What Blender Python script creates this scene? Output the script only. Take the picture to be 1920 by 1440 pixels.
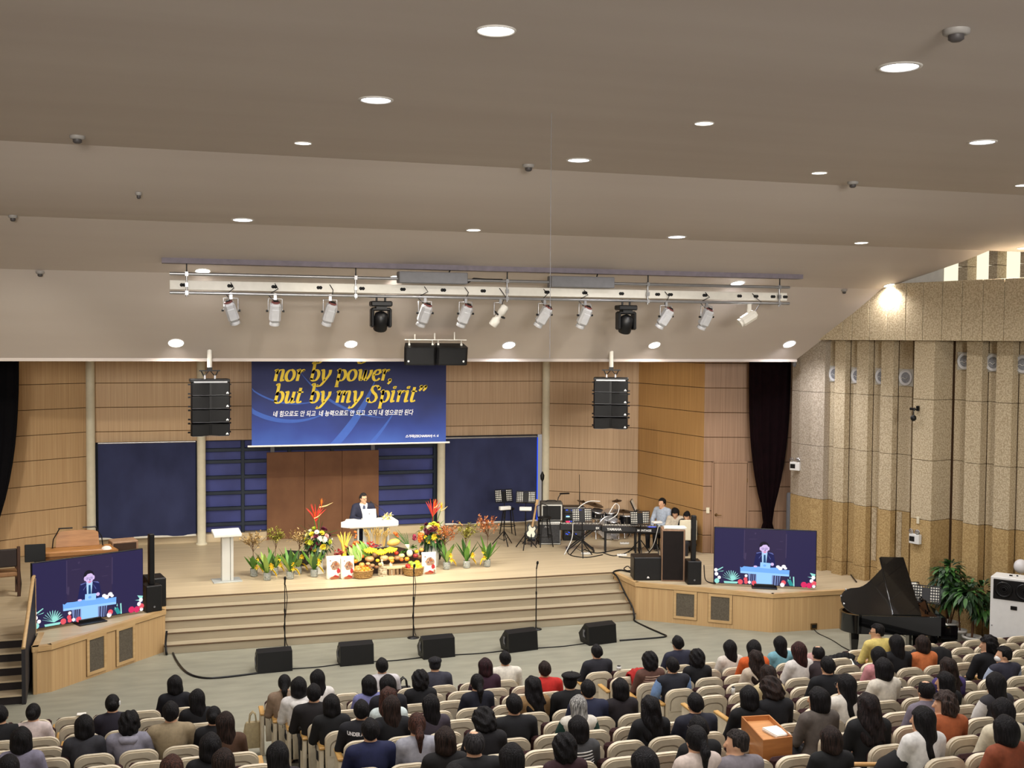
import bpy, math, random
import numpy as np
from mathutils import Vector, Matrix
R = math.radians
rng = random.Random(7)
for o in list(bpy.data.objects): bpy.data.objects.remove(o)
SC = bpy.context.scene
COL = SC.collection
# ---------------------------------------------------------------- camera
F = 2100.0; EYE = 6.0
_y, _p, _r = R(16.9), math.atan(85/2100), 0.0071
FW = np.array([math.sin(_y)*math.cos(_p), math.cos(_y)*math.cos(_p), -math.sin(_p)])
_r0 = np.array([math.cos(_y), -math.sin(_y), 0.0]); _u0 = np.cross(_r0, FW)
RT = _r0*math.cos(_r)+_u0*math.sin(_r); UP = _u0*math.cos(_r)-_r0*math.sin(_r)
EY = np.array([0, 0, EYE])
cam = bpy.data.cameras.new('camera'); cam.sensor_width = 36; cam.sensor_fit = 'HORIZONTAL'; cam.lens = F/1920*36
cam.clip_end = 200
camo = bpy.data.objects.new('camera', cam); COL.objects.link(camo)
m = Matrix.Identity(4)
for i in range(3): m[i][0] = RT[i]; m[i][1] = UP[i]; m[i][2] = -FW[i]; m[i][3] = EY[i]
camo.matrix_world = m; SC.camera = camo
def ray(px, py): return FW+RT*((px-960)/F)+UP*((720-py)/F)
def atZ(px, py, z=0.0): d = ray(px, py); return EY+d*((z-EYE)/d[2])
def atY(px, py, y): d = ray(px, py); return EY+d*(y/d[1])
def proj(p):
    v = np.array(p, float)-EY; D = v@FW
    return 960+F*(v@RT)/D, 720-F*(v@UP)/D, D
# ---------------------------------------------------------------- view, world, large lights
SC.view_settings.view_transform = 'Standard'; SC.view_settings.look = 'None'
SC.view_settings.gamma = 1; SC.view_settings.use_curve_mapping = False
SC.view_settings.exposure = 0.9
w = bpy.data.worlds.new('hall_ambient'); SC.world = w; w.use_nodes = True
w.node_tree.nodes['Background'].inputs[0].default_value = (1.0, .93, .9, 1)
w.node_tree.nodes['Background'].inputs[1].default_value = 0.17
def lamp(name, kind, loc, energy, color=(1, .95, .88), target=None, size=.3, spot=60, blend=.6, parent=None):
    l = bpy.data.lights.new(name, kind); l.energy = energy; l.color = color
    if kind == 'AREA': l.shape = 'DISK' if not isinstance(size, tuple) else 'RECTANGLE'; l.size = size if not isinstance(size, tuple) else size[0]
    if kind == 'AREA' and isinstance(size, tuple): l.size_y = size[1]
    if kind in ('SPOT', 'POINT'): l.shadow_soft_size = size
    if kind == 'SPOT': l.spot_size = R(spot); l.spot_blend = blend
    o = bpy.data.objects.new(name, l); COL.objects.link(o); o.location = loc
    if target is not None:
        o.rotation_euler = (Vector(target)-Vector(loc)).to_track_quat('-Z', 'Y').to_euler()
    if parent: o.parent = parent
    return o
# ---------------------------------------------------------------- materials
def lin(c):
    return tuple((x/255/12.92 if x/255 <= .04045 else ((x/255+.055)/1.055)**2.4) for x in c)
def _new(name):
    mt = bpy.data.materials.new(name); mt.use_nodes = True
    nt = mt.node_tree; b = nt.nodes['Principled BSDF']
    return mt, nt, b
def pm(name, c, rough=.55, metal=0.0, var=.10, scale=9.0, bump=0.0, spec=.4, stretch=(1, 1, 1), c2=None, coat=0.0, trans=0.0, detail=4, sharp=None):
    """Noise-varied surface: colour c (sRGB 0-255), second tone c2 or a darker c."""
    mt, nt, b = _new(name)
    a = lin(c); d = lin(c2) if c2 else tuple(x*(1-var*2) for x in a)
    tc = nt.nodes.new('ShaderNodeTexCoord'); mp = nt.nodes.new('ShaderNodeMapping'); mp.inputs['Scale'].default_value = stretch
    nz = nt.nodes.new('ShaderNodeTexNoise'); nz.inputs['Scale'].default_value = scale; nz.inputs['Detail'].default_value = detail
    cr = nt.nodes.new('ShaderNodeValToRGB'); lo, hi = sharp or (.3, .7)
    cr.color_ramp.elements[0].position = lo; cr.color_ramp.elements[1].position = hi
    cr.color_ramp.elements[0].color = (*d, 1); cr.color_ramp.elements[1].color = (*a, 1)
    L = nt.links.new
    L(tc.outputs['Object'], mp.inputs[0]); L(mp.outputs[0], nz.inputs['Vector']); L(nz.outputs['Fac'], cr.inputs[0]); L(cr.outputs[0], b.inputs['Base Color'])
    b.inputs['Roughness'].default_value = rough; b.inputs['Metallic'].default_value = metal
    b.inputs['Specular IOR Level'].default_value = spec; b.inputs['Coat Weight'].default_value = coat; b.inputs['Transmission Weight'].default_value = trans
    if bump:
        bp = nt.nodes.new('ShaderNodeBump'); bp.inputs['Strength'].default_value = bump; bp.inputs['Distance'].default_value = .02
        L(nz.outputs['Fac'], bp.inputs['Height']); L(bp.outputs[0], b.inputs['Normal'])
    mt.diffuse_color = (*a, 1)
    return mt
def em(name, c, s=1.0):
    mt, nt, b = _new(name)
    b.inputs['Base Color'].default_value = (0.01, .01, .01, 1); b.inputs['Emission Color'].default_value = (*lin(c), 1); b.inputs['Emission Strength'].default_value = s
    b.inputs['Specular IOR Level'].default_value = 0.15
    return mt
def glass(name, c, rough=.05, alpha=.35):
    mt, nt, b = _new(name)
    b.inputs['Base Color'].default_value = (*lin(c), 1); b.inputs['Roughness'].default_value = rough; b.inputs['Transmission Weight'].default_value = 1-alpha; b.inputs['IOR'].default_value = 1.15
    return mt
# ---------------------------------------------------------------- mesh builder
class MB:
    def __init__(s): s.v = []; s.f = []; s.m = []; s.s = []; s.M = None
    def add(s, vs, fs, m=0, sm=False):
        o = len(s.v)
        if s.M is not None: vs = [tuple(s.M @ Vector(p)) for p in vs]
        s.v.extend([tuple(p) for p in vs])
        for f in fs: s.f.append(tuple(i+o for i in f)); s.m.append(m); s.s.append(sm)
        return s
    def box(s, x0, x1, y0, y1, z0, z1, m=0):
        vs = [(x, y, z) for z in (z0, z1) for y in (y0, y1) for x in (x0, x1)]
        return s.add(vs, [(0, 2, 3, 1), (4, 5, 7, 6), (0, 1, 5, 4), (1, 3, 7, 5), (3, 2, 6, 7), (2, 0, 4, 6)], m)
    def cb(s, c, d, m=0, rot=None, b=0.0):
        """box of size d centred at c, optional Euler rot (radians), chamfer b"""
        hx, hy, hz = d[0]/2, d[1]/2, d[2]/2
        T = Matrix.Translation(c)
        if rot is not None:
            from mathutils import Euler
            T = T @ Euler(rot).to_matrix().to_4x4()
        if b <= 0:
            vs = [(x, y, z) for z in (-hz, hz) for y in (-hy, hy) for x in (-hx, hx)]
            fs = [(0, 2, 3, 1), (4, 5, 7, 6), (0, 1, 5, 4), (1, 3, 7, 5), (3, 2, 6, 7), (2, 0, 4, 6)]
        else:
            b = min(b, hx*.9, hy*.9, hz*.9); vs = []; idx = {}
            for i, sx in enumerate((-1, 1)):
                for j, sy in enumerate((-1, 1)):
                    for k, sz in enumerate((-1, 1)):
                        for a in range(3):
                            p = [sx*(hx-b), sy*(hy-b), sz*(hz-b)]
                            p[a] = (sx*hx, sy*hy, sz*hz)[a]
                            idx[(i, j, k, a)] = len(vs); vs.append(tuple(p))
            g = lambda i, j, k, a: idx[(i, j, k, a)]
            fs = [(g(0,0,0,0),g(0,0,1,0),g(0,1,1,0),g(0,1,0,0)),(g(1,0,0,0),g(1,1,0,0),g(1,1,1,0),g(1,0,1,0)),
                  (g(0,0,0,1),g(1,0,0,1),g(1,0,1,1),g(0,0,1,1)),(g(0,1,0,1),g(0,1,1,1),g(1,1,1,1),g(1,1,0,1)),
                  (g(0,0,0,2),g(0,1,0,2),g(1,1,0,2),g(1,0,0,2)),(g(0,0,1,2),g(1,0,1,2),g(1,1,1,2),g(0,1,1,2))]
            for p in (0, 1):
                for q in (0, 1):
                    A = lambda t, a: g(t, p, q, a); fs.append((A(0,1),A(1,1),A(1,2),A(0,2)) if p != q else (A(0,2),A(1,2),A(1,1),A(0,1)))
                    B = lambda t, a: g(p, t, q, a); fs.append((B(0,0),B(0,2),B(1,2),B(1,0)) if p == q else (B(1,0),B(1,2),B(0,2),B(0,0)))
                    C = lambda t, a: g(p, q, t, a); fs.append((C(0,0),C(1,0),C(1,1),C(0,1)) if p == q else (C(0,1),C(1,1),C(1,0),C(0,0)))
            for i in (0, 1):
                for j in (0, 1):
                    for k in (0, 1):
                        t = (g(i,j,k,0), g(i,j,k,1), g(i,j,k,2)); fs.append(t if (i+j+k) % 2 else t[::-1])
        return s.add([tuple(T @ Vector(p)) for p in vs], fs, m)
    def tube(s, pts, r, n=8, m=0, cap=True, sm=True, flat=1.0):
        pts = [Vector(p) for p in pts]; k = len(pts)
        rs = r if isinstance(r, (list, tuple)) else [r]*k
        vs = []; fs = []; prev = None
        for i, p in enumerate(pts):
            t = (pts[min(i+1, k-1)]-pts[max(i-1, 0)]).normalized()
            if prev is None:
                a = Vector((0, 0, 1)) if abs(t.z) < .9 else Vector((1, 0, 0)); u = t.cross(a).normalized()
            else:
                u = (prev-t*prev.dot(t)).normalized()
            prev = u; q = t.cross(u)
            for j in range(n):
                a = 2*math.pi*j/n
                vs.append(p+u*(rs[i]*math.cos(a))+q*(rs[i]*flat*math.sin(a)))
        for i in range(k-1):
            for j in range(n):
                fs.append((i*n+j, i*n+(j+1) % n, (i+1)*n+(j+1) % n, (i+1)*n+j))
        s.add(vs, fs, m, sm)
        if cap: s.add([vs[j] for j in range(n)], [tuple(range(n))[::-1]], m); s.add(vs[-n:], [tuple(range(n))], m)
        return s
    def lathe(s, prof, c=(0, 0, 0), n=16, m=0, sm=True, axis=None):
        vs = []; fs = []
        T = Matrix.Translation(c)
        if axis is not None: T = T @ Vector((0, 0, 1)).rotation_difference(Vector(axis)).to_matrix().to_4x4()
        for (r, z) in prof:
            for j in range(n):
                a = 2*math.pi*j/n; vs.append(tuple(T @ Vector((r*math.cos(a), r*math.sin(a), z))))
        for i in range(len(prof)-1):
            for j in range(n): fs.append((i*n+j, i*n+(j+1) % n, (i+1)*n+(j+1) % n, (i+1)*n+j))
        s.add(vs, fs, m, sm)
        if prof[0][0] > 1e-4: s.add(vs[:n], [tuple(range(n))[::-1]], m)
        if prof[-1][0] > 1e-4: s.add(vs[-n:], [tuple(range(n))], m)
        return s
    def ball(s, c, r, m=0, n=12, k=8, rot=None, jit=0.0):
        if not isinstance(r, (tuple, list)): r = (r, r, r)
        T = Matrix.Translation(c)
        if rot is not None:
            from mathutils import Euler
            T = T @ Euler(rot).to_matrix().to_4x4()
        vs = [T @ Vector((0, 0, -r[2]))]; fs = []
        for i in range(1, k):
            b = -math.pi/2+math.pi*i/k
            for j in range(n):
                a = 2*math.pi*j/n; q = 1+rng.uniform(-jit, jit)
                vs.append(T @ Vector((r[0]*q*math.cos(a)*math.cos(b), r[1]*q*math.sin(a)*math.cos(b), r[2]*math.sin(b))))
        vs.append(T @ Vector((0, 0, r[2]))); e = len(vs)-1
        for j in range(n): fs.append((0, 1+(j+1) % n, 1+j)); fs.append((e, e-n+j, e-n+(j+1) % n))
        for i in range(k-2):
            for j in range(n): fs.append((1+i*n+j, 1+i*n+(j+1) % n, 1+(i+1)*n+(j+1) % n, 1+(i+1)*n+j))
        return s.add(vs, fs, m, True)
    def prism(s, poly, a, b, m=0, ax='z', sm=False):
        """extrude 2-D polygon along an axis from a to b; ax z:(x,y) y:(x,z) x:(y,z)"""
        n = len(poly)
        def P(p, t): return (p[0], p[1], t) if ax == 'z' else ((p[0], t, p[1]) if ax == 'y' else (t, p[0], p[1]))
        vs = [P(p, a) for p in poly]+[P(p, b) for p in poly]
        fs = [tuple(range(n))[::-1], tuple(range(n, 2*n))]
        s.add(vs, fs, m)
        s.add(vs, [(i, (i+1) % n, n+(i+1) % n, n+i) for i in range(n)], m, sm)
        return s
    def loft(s, rings, m=0, sm=True, cap=True, closed=True):
        n = len(rings[0]); vs = [p for r_ in rings for p in r_]; fs = []
        for i in range(len(rings)-1):
            for j in range(n if closed else n-1): fs.append((i*n+j, i*n+(j+1) % n, (i+1)*n+(j+1) % n, (i+1)*n+j))
        s.add(vs, fs, m, sm)
        if cap and closed: s.add(rings[0], [tuple(range(n))[::-1]], m); s.add(rings[-1], [tuple(range(n))], m)
        return s
    def leaf(s, base, d, L, W, droop=.3, m=0, up=(0, 0, 1), seg=3, fold=.15):
        """a bent, folded leaf blade from base along d"""
        d = Vector(d).normalized(); side = d.cross(Vector(up))
        side = side.normalized() if side.length > 1e-3 else Vector((1, 0, 0))
        nrm = side.cross(d).normalized(); vs = []; fs = []
        for i in range(seg+1):
            t = i/seg; wd = W*math.sin(math.pi*min(.97, t*.86+.12))*.5
            if i == seg: wd = W*.02
            p = Vector(base)+d*(L*t)-Vector((0, 0, 1))*(droop*L*t*t)
            vs += [p-side*wd+nrm*(wd*fold), p, p+side*wd+nrm*(wd*fold)]
        for i in range(seg):
            a = i*3; fs += [(a, a+1, a+4, a+3), (a+1, a+2, a+5, a+4)]
        return s.add(vs, fs, m, True)
    def build(s, name, mats, parent=None, loc=None, rotz=0.0):
        me = bpy.data.meshes.new(name); me.from_pydata(s.v, [], s.f)
        mats = mats if isinstance(mats, (list, tuple)) else [mats]
        for x in mats: me.materials.append(x)
        me.polygons.foreach_set('material_index', s.m); me.polygons.foreach_set('use_smooth', s.s); me.update()
        return link(name, me, parent, loc, rotz)
def link(name, me, parent=None, loc=None, rotz=0.0):
    o = bpy.data.objects.new(name, me); COL.objects.link(o)
    if parent is not None: o.parent = parent
    if loc is not None: o.location = tuple(float(x) for x in loc)
    if rotz: o.rotation_euler = (0, 0, rotz)
    return o
def tag(o, label, cat, group=None):
    o['label'] = label; o['category'] = cat
    if group: o['group'] = group
    return o
def thing(name, label, cat, loc=(0, 0, 0), rotz=0.0, group=None):
    o = bpy.data.objects.new(name, None); COL.objects.link(o); o.empty_display_size = .1
    o.location = tuple(float(x) for x in loc); o.rotation_euler = (0, 0, rotz)
    return tag(o, label, cat, group)
def struct(o): o['kind'] = 'structure'; return o
def sempty(name, loc=(0, 0, 0), rotz=0.0):
    o = bpy.data.objects.new(name, None); COL.objects.link(o); o.location = tuple(float(x) for x in loc); o.rotation_euler = (0, 0, rotz); o['kind'] = 'structure'
    return o
KIDS = {}
def dup(root, loc, rotz, label=None, group=None, scale=None):
    r = root.copy(); COL.objects.link(r); r.location = tuple(float(x) for x in loc); r.rotation_euler = (0, 0, rotz)
    if label: r['label'] = label
    if group: r['group'] = group
    if scale: r.scale = scale
    for ch in list(root.children):
        c = ch.copy(); COL.objects.link(c); c.parent = r
        for g in list(ch.children):
            d = g.copy(); COL.objects.link(d); d.parent = c
    return r
ORD = ['first', 'second', 'third', 'fourth', 'fifth', 'sixth', 'seventh', 'eighth', 'ninth', 'tenth', 'eleventh', 'twelfth', 'thirteenth', 'fourteenth', 'fifteenth', 'sixteenth']
ELE = ['front', 'second', 'third', 'fourth', 'fifth', 'sixth', 'seventh', 'eighth', 'ninth', 'tenth', 'eleventh', 'twelfth', 'thirteenth']
# ================================================================ materials used by the room
WOODW = pm('oak_wall_veneer', (198, 166, 126), rough=.5, var=.09, scale=1.0, stretch=(34, 34, .5), c2=(178, 144, 104), detail=5)
WOODC = pm('pale_oak_wall_veneer', (192, 164, 134), rough=.5, var=.09, scale=1.0, stretch=(34, 34, .5), c2=(170, 141, 111), detail=5)
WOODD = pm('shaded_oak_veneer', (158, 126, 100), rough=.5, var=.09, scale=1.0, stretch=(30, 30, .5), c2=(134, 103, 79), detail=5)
WOODH = pm('honey_oak_veneer', (186, 146, 94), rough=.5, var=.09, scale=1.0, stretch=(34, 34, .5), c2=(162, 122, 76), detail=5)
WOODF = pm('oak_platform_front', (205, 172, 124), rough=.45, scale=1.0, stretch=(28, 28, .6), c2=(188, 152, 106), detail=5)
WOODT = pm('oak_trim', (206, 174, 126), rough=.4, scale=1.0, stretch=(3, 3, 20), c2=(190, 154, 106))
GAP = pm('panel_joint_dark', (92, 66, 42), rough=.9)
STAGE = pm('stage_laminate', (205, 188, 158), rough=.42, scale=1.0, stretch=(.7, 16, 2), c2=(184, 166, 136), spec=.35, detail=5)
STEPM = pm('step_laminate', (172, 160, 136), rough=.5, scale=1.0, stretch=(.7, 14, 6), c2=(158, 146, 123), detail=5)
NOSE = pm('step_nosing_dark', (98, 76, 54), rough=.7)
FLOORM = pm('marbled_vinyl_floor', (152, 150, 134), rough=.5, scale=1.4, stretch=(1.2, 3.5, 1), c2=(135, 134, 119), spec=.3, detail=8)
CEILM = pm('painted_plaster_ceiling', (196, 186, 178), rough=.6, scale=.35, stretch=(.4, 3, 1), c2=(188, 177, 169), spec=.25)
SLOTM = pm('ceiling_slot_grey', (128, 120, 130), rough=.7)
STONEU = pm('grey_travertine', (204, 190, 162), rough=.85, scale=34, c2=(168, 150, 122), sharp=(.38, .62), bump=.25, detail=6)
STONEG = pm('greyer_travertine', (190, 178, 162), rough=.85, scale=34, c2=(156, 143, 126), sharp=(.38, .62), bump=.25, detail=6)
STONEY = pm('ochre_travertine', (188, 162, 114), rough=.85, scale=34, c2=(158, 130, 86), sharp=(.38, .62), bump=.25, detail=6)
WHITE = pm('white_paint', (228, 224, 214), rough=.5, var=.04)
CREAMP = pm('cream_column_paint', (216, 208, 184), rough=.5, var=.04)
BLACK = pm('black_plastic', (12, 12, 14), rough=.45, var=.12)
BLACKM = pm('black_metal', (24, 24, 26), rough=.35, metal=.3, var=.1)
GRILL = pm('black_speaker_grille', (15, 15, 17), rough=.6, scale=160, c2=(5, 5, 6), sharp=(.42, .58), bump=.3)
STEEL = pm('brushed_steel', (170, 170, 172), rough=.35, metal=.8, var=.06)
BRASS = pm('dark_brass', (120, 92, 56), rough=.35, metal=.8, var=.06)
GREY = pm('grey_plastic', (120, 120, 124), rough=.5, var=.06)
SILV = pm('silver_lamp_housing', (190, 190, 192), rough=.4, metal=.15, var=.06)
NAVYC = pm('navy_blind_fabric', (50, 56, 92), rough=.9, scale=1.6, stretch=(1, 1, .6), c2=(37, 42, 74), detail=3)
BLUEP = pm('blue_pane_film', (62, 70, 138), rough=.6, scale=.9, c2=(38, 44, 96))
NAVYF = pm('dark_navy_frame', (26, 38, 56), rough=.6)
RUST = pm('rust_brown_board', (120, 82, 55), rough=.7, scale=2.2, stretch=(1, 1, .8), c2=(102, 66, 43), detail=6)
MAROON = pm('dark_maroon_velvet', (19, 5, 8), rough=.95, var=.25, scale=5, spec=.1)
BKCURT = pm('black_velvet', (12, 11, 14), rough=.95, spec=.1)
GRILLV = pm('grey_vent_cloth', (104, 96, 82), rough=.9, scale=40, c2=(84, 77, 66))
LITW = em('clerestory_glow', (255, 244, 214), .62)
LEDB = em('blue_led_strip', (30, 80, 255), .55)
def wallframe(name, p0, p1, kind=True):
    a = math.atan2(p1[1]-p0[1], p1[0]-p0[0])
    return sempty(name, (p0[0], p0[1], 0), a), math.hypot(p1[0]-p0[0], p1[1]-p0[1])
def on_wall(px, py, p0, p1, off=0.0):
    """(s, z) of the pixel's ray on the vertical plane through p0,p1 (shifted off metres to the room side)"""
    dx, dy = p1[0]-p0[0], p1[1]-p0[1]; L = math.hypot(dx, dy); dx /= L; dy /= L
    q = (p0[0]+dy*off, p0[1]-dx*off)
    d = ray(px, py); A = np.array([[d[0], -dx], [d[1], -dy]]); t, s = np.linalg.solve(A, np.array(q))
    return s, EYE+d[2]*t
def panel_wall(name, p0, p1, joints, mt, s0=0.0, s1=None, backz=None):
    e, L = wallframe(name, p0, p1); s1 = L if s1 is None else s1
    b = MB(); b.box(s0, s1, .03, .12, joints[0], joints[-1]); b.build('backing', GAP, e)
    for i in range(len(joints)-1):
        b = MB(); b.cb(((s0+s1)/2, .015, (joints[i]+joints[i+1])/2), (s1-s0, .03, joints[i+1]-joints[i]-.014), b=.004); b.build('panel', mt, e)
    return e, L
# ================================================================ floor with seating tiers
PITY, RISE, YF = .72, .121, 16.06
NROW = 13
fe = sempty('floor')
b = MB(); b.box(-9, 19, YF-.22, 30.5, -.2, 0); b.build('floor_slab', FLOORM, fe)
TIERE = pm('tier_edge', (110, 100, 86), rough=.7)
for k in range(1, NROW+1):
    y1 = YF-PITY*(k-1)-.22
    b = MB(); b.box(-9, 19, y1-PITY, y1, RISE*k-.25, RISE*k, 0); b.box(-9, 19, y1-.012, y1+.004, RISE*k-.03, RISE*k+.003, 1)
    b.build('floor_tier', [FLOORM, TIERE], fe)
# ================================================================ stage, steps, wings
ZS = .8
se = sempty('stage')
sf = [(-.17, 23.1), (9.43, 23.1), (9.49, 22.0), (11.78, 20.25), (15.0, 20.1), (15.0, 24.6), (13.0, 29.0), (9.8, 29.45), (-2.0, 29.45), (-7, 26.4), (-7, 20.95), (-2.24, 20.95), (-2.24, 20.0), (-1.97, 20.08), (-.15, 22.1)]
b = MB(); b.prism(sf, ZS-.05, ZS); b.build('stage_floor', STAGE, se)
for i in range(1, 6):
    y0 = 21.9+.3*(i-1)
    b = MB(); b.box(-.17 if i < 5 else -.16, 9.46 if i < 5 else 9.42, y0, y0+.34 if i < 5 else y0+.1, 0.002, .16*i-(0 if i < 5 else .052)); b.build('step', STEPM, se)
    b = MB(); b.box(-.17, 9.46, y0-.012, y0+.03, .16*i-.017, .16*i+.002, 0); b.build('step_nosing', NOSE, se)
def wing_face(p0, p1, name='wing_front'):
    a = math.atan2(p1[1]-p0[1], p1[0]-p0[0]); L = math.hypot(p1[0]-p0[0], p1[1]-p0[1])
    b = MB(); b.box(-.005, L+.005, 0, .06, 0, ZS-.09, 0); b.box(-.012, L+.012, -.02, .08, ZS-.085, ZS+.006, 1); b.box(0, L, -.002, .02, ZS-.10, ZS-.083, 2)
    return b.build(name, [WOODF, WOODT, GAP], se, (p0[0], p0[1], 0), a), a, L
WR0, WR1, WR2 = (9.49, 22.0), (11.78, 20.25), (15.0, 20.1)
WL0, WL1, WL2 = (-2.24, 20.0), (-1.97, 20.08), (-.15, 22.1)
wing_face((9.43, 23.1), WR0); wr, _, _ = wing_face(WR0, WR1); wing_face(WR1, WR2)
wing_face((-2.24, 20.95), WL0); wing_face(WL0, WL1); wl, _, _ = wing_face(WL1, WL2); wing_face(WL2, (-.17, 23.1))
def vent(par, p0, p1, x0, x1, ytop, ybot):
    a, za = on_wall(x0, (ytop+ybot)/2, p0, p1); c, zc = on_wall(x1, (ytop+ybot)/2, p0, p1); xm = (x0+x1)/2
    zt = on_wall(xm, ytop, p0, p1)[1]; zb = on_wall(xm, ybot, p0, p1)[1]
    b = MB()
    for q in ((a-.055, a, zb-.055, zt+.055), (c, c+.055, zb-.055, zt+.055), (a, c, zt, zt+.055), (a, c, zb-.055, zb)): b.box(q[0], q[1], -.022, 0, q[2], q[3], 0)
    for q in ((a-.062, a-.055, zb-.062, zt+.062), (c+.055, c+.062, zb-.062, zt+.062), (a-.062, c+.062, zt+.055, zt+.062), (a-.062, c+.062, zb-.062, zb-.055)): b.box(q[0], q[1], -.008, 0, q[2], q[3], 1)
    f = b.build('vent_frame', [WOODT, GAP], par)
    b = MB(); b.box(a, c, -.008, -.001, zb, zt); b.build('vent_cloth', GRILLV, par)
vent(wr, WR0, WR1, 1268, 1302, 1113, 1156); vent(wr, WR0, WR1, 1333, 1368, 1119, 1163)
vent(wl, WL1, WL2, 166.5, 194, 1196, 1256); vent(wl, WL1, WL2, 221.5, 248, 1179, 1238)
# left stair up to the stage
STAIRD = pm('stair_riser_dark', (40, 34, 34), rough=.8)
for i in range(1, 6):
    y0 = 19.55+.28*(i-1)
    b = MB(); b.box(-4.2, -2.36, y0, y0+.3, 0, .16*i-.02, 0); b.box(-4.2, -2.36, y0-.02, y0+.3, .16*i-.03, .16*i, 1); b.build('side_step', [STAIRD, STAGE], se)
# ================================================================ back walls
J = [.8, 1.24, 1.84, 2.44, 3.04, 3.64, 4.24, 4.84, 5.44, 6.04, 6.6]
panel_wall('wall_left', (-6.8, 26.2), (-2.0, 29.2), J, WOODW)
e, L = wallframe('wall_back', (-1.9, 29.2), (9.77, 29.2))
JB = [3.37, 3.64, 4.24, 4.84, 5.44, 6.04, 6.6]
b = MB(); b.box(0, L, .03, .12, 3.37, 6.6); b.build('backing', GAP, e)
for (s0, s1, mt) in ((.02, 2.57, WOODW), (2.6, 8.7, WOODC), (8.73, L-.02, WOODC)):
    for i in range(len(JB)-1):
        b = MB(); b.cb(((s0+s1)/2, .015, (JB[i]+JB[i+1])/2), (s1-s0, .03, JB[i+1]-JB[i]-.014), b=.004); b.build('panel', mt, e)
b = MB(); b.box(0, L, -.02, .4, .8, 1.0); b.build('plinth', STAGE, e)
K1, K2, K3 = (11.92, 27.6), (12.37, 24.63), (14.45, 24.0)
panel_wall('wall_right_return', (9.8, 28.95), K1, J, WOODC)
panel_wall('wall_right_angled', K1, K2, J, WOODH)
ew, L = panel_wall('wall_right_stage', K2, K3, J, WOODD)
# door in the stage-right wall
sa, _ = on_wall(1337, 950, K2, K3); sb, _ = on_wall(1400, 950, K2, K3)
de = sempty('door_1', (K2[0], K2[1], 0), math.atan2(K3[1]-K2[1], K3[0]-K2[0]))
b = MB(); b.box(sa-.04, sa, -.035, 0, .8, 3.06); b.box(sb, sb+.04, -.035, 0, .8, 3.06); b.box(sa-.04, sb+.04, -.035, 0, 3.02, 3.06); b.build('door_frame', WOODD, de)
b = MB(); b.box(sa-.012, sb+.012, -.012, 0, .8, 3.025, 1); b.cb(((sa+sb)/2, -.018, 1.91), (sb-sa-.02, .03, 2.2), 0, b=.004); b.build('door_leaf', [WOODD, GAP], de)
b = MB(); b.lathe([(.035, 0), (.035, .012), (.012, .015), (.012, .05)], (sa+.07, -.033, 1.75), axis=(0, -1, 0), n=12); b.tube([(sa+.07, -.08, 1.75), (sa+.19, -.08, 1.75)], .012); b.build('door_handle', BRASS, de)
b = MB()
for z in (1.2, 2.6): b.cb((sb-.005, -.04, z), (.02, .012, .1))
b.build('door_hinge', BRASS, de)
# round columns
for i, x in enumerate((-1.9, .69, 6.83, 9.77)):
    b = MB(); b.lathe([(.14, .8), (.14, .84), (.105, .85), (.105, 6.6)], (x, 28.95 if i in (0, 3) else 28.9, 0), n=20)
    o = struct(b.build('column', CREAMP)); o['label'] = 'slim round cream column, %s from the left along the stage back wall' % ORD[i]
# blinds
def blind(name, x0, x1, z0, z1, y, lab):
    b = MB(); n = 28; vs = []; fs = []
    for i in range(n+1):
        for j in range(9):
            u = i/n; v = j/8
            sag = .03*math.sin(u*9+v*2)*(1-v)+.05*math.sin(math.pi*u)*(1-v)
            vs.append((x0+(x1-x0)*u, y-sag, z0+(z1-z0)*v))
    for i in range(n):
        for j in range(8): a = i*9+j; fs.append((a, a+9, a+10, a+1))
    b.add(vs, fs, 0, True); f = thing(name, lab, 'blind', (0, 0, 0)); b.build('fabric', NAVYC, f)
    b = MB(); b.tube([(x0, y-.02, z0), (x1, y-.02, z0)], .03); b.build('bottom_bar', WHITE, f)
    b = MB(); b.tube([(x0, y+.01, z1), (x1, y+.01, z1)], .025); b.build('roller', STEEL, f)
    return f
blind('window_blind', -1.74, .56, 1.02, 3.37, 29.05, 'navy fabric window blind between the two left cream columns of the stage')
blind('window_blind', 6.97, 9.55, 1.02, 3.33, 29.05, 'navy fabric window blind behind the music stands, beside the blue light strip')
b = MB(); b.box(9.58, 9.6, 29.1, 29.13, 1.0, 3.3); tag(b.build('led_strip', LEDB), 'glowing blue vertical light strip at the edge of the right navy blind', 'light')
# centre window grid with blue panes
we = sempty('window_1')
b = MB(); b.box(-1.85, 9.7, 29.44, 29.5, .8, 3.4); b.build('window_backing', NAVYF, we)
zs = [.98, 1.22, 1.62, 2.02, 2.42, 2.82, 3.12, 3.37]
xs = [.75, 1.72, 2.9, 4.0, 5.15, 6.75]
for x in xs:
    b = MB(); b.cb((x, 29.33, 2.1), (.09, .12, 2.6), b=.01); b.build('mullion', NAVYF, we)
for z in zs[1:-1]:
    b = MB(); b.cb((3.75, 29.33, z), (6.1, .11, .09), b=.01); b.build('transom', NAVYF, we)
for i in range(len(xs)-1):
    for j in range(len(zs)-1):
        b = MB(); b.box(xs[i]+.04, xs[i+1]-.04, 29.38, 29.4, zs[j]+.04, zs[j+1]-.03); b.build('pane', BLUEP, we)
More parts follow.
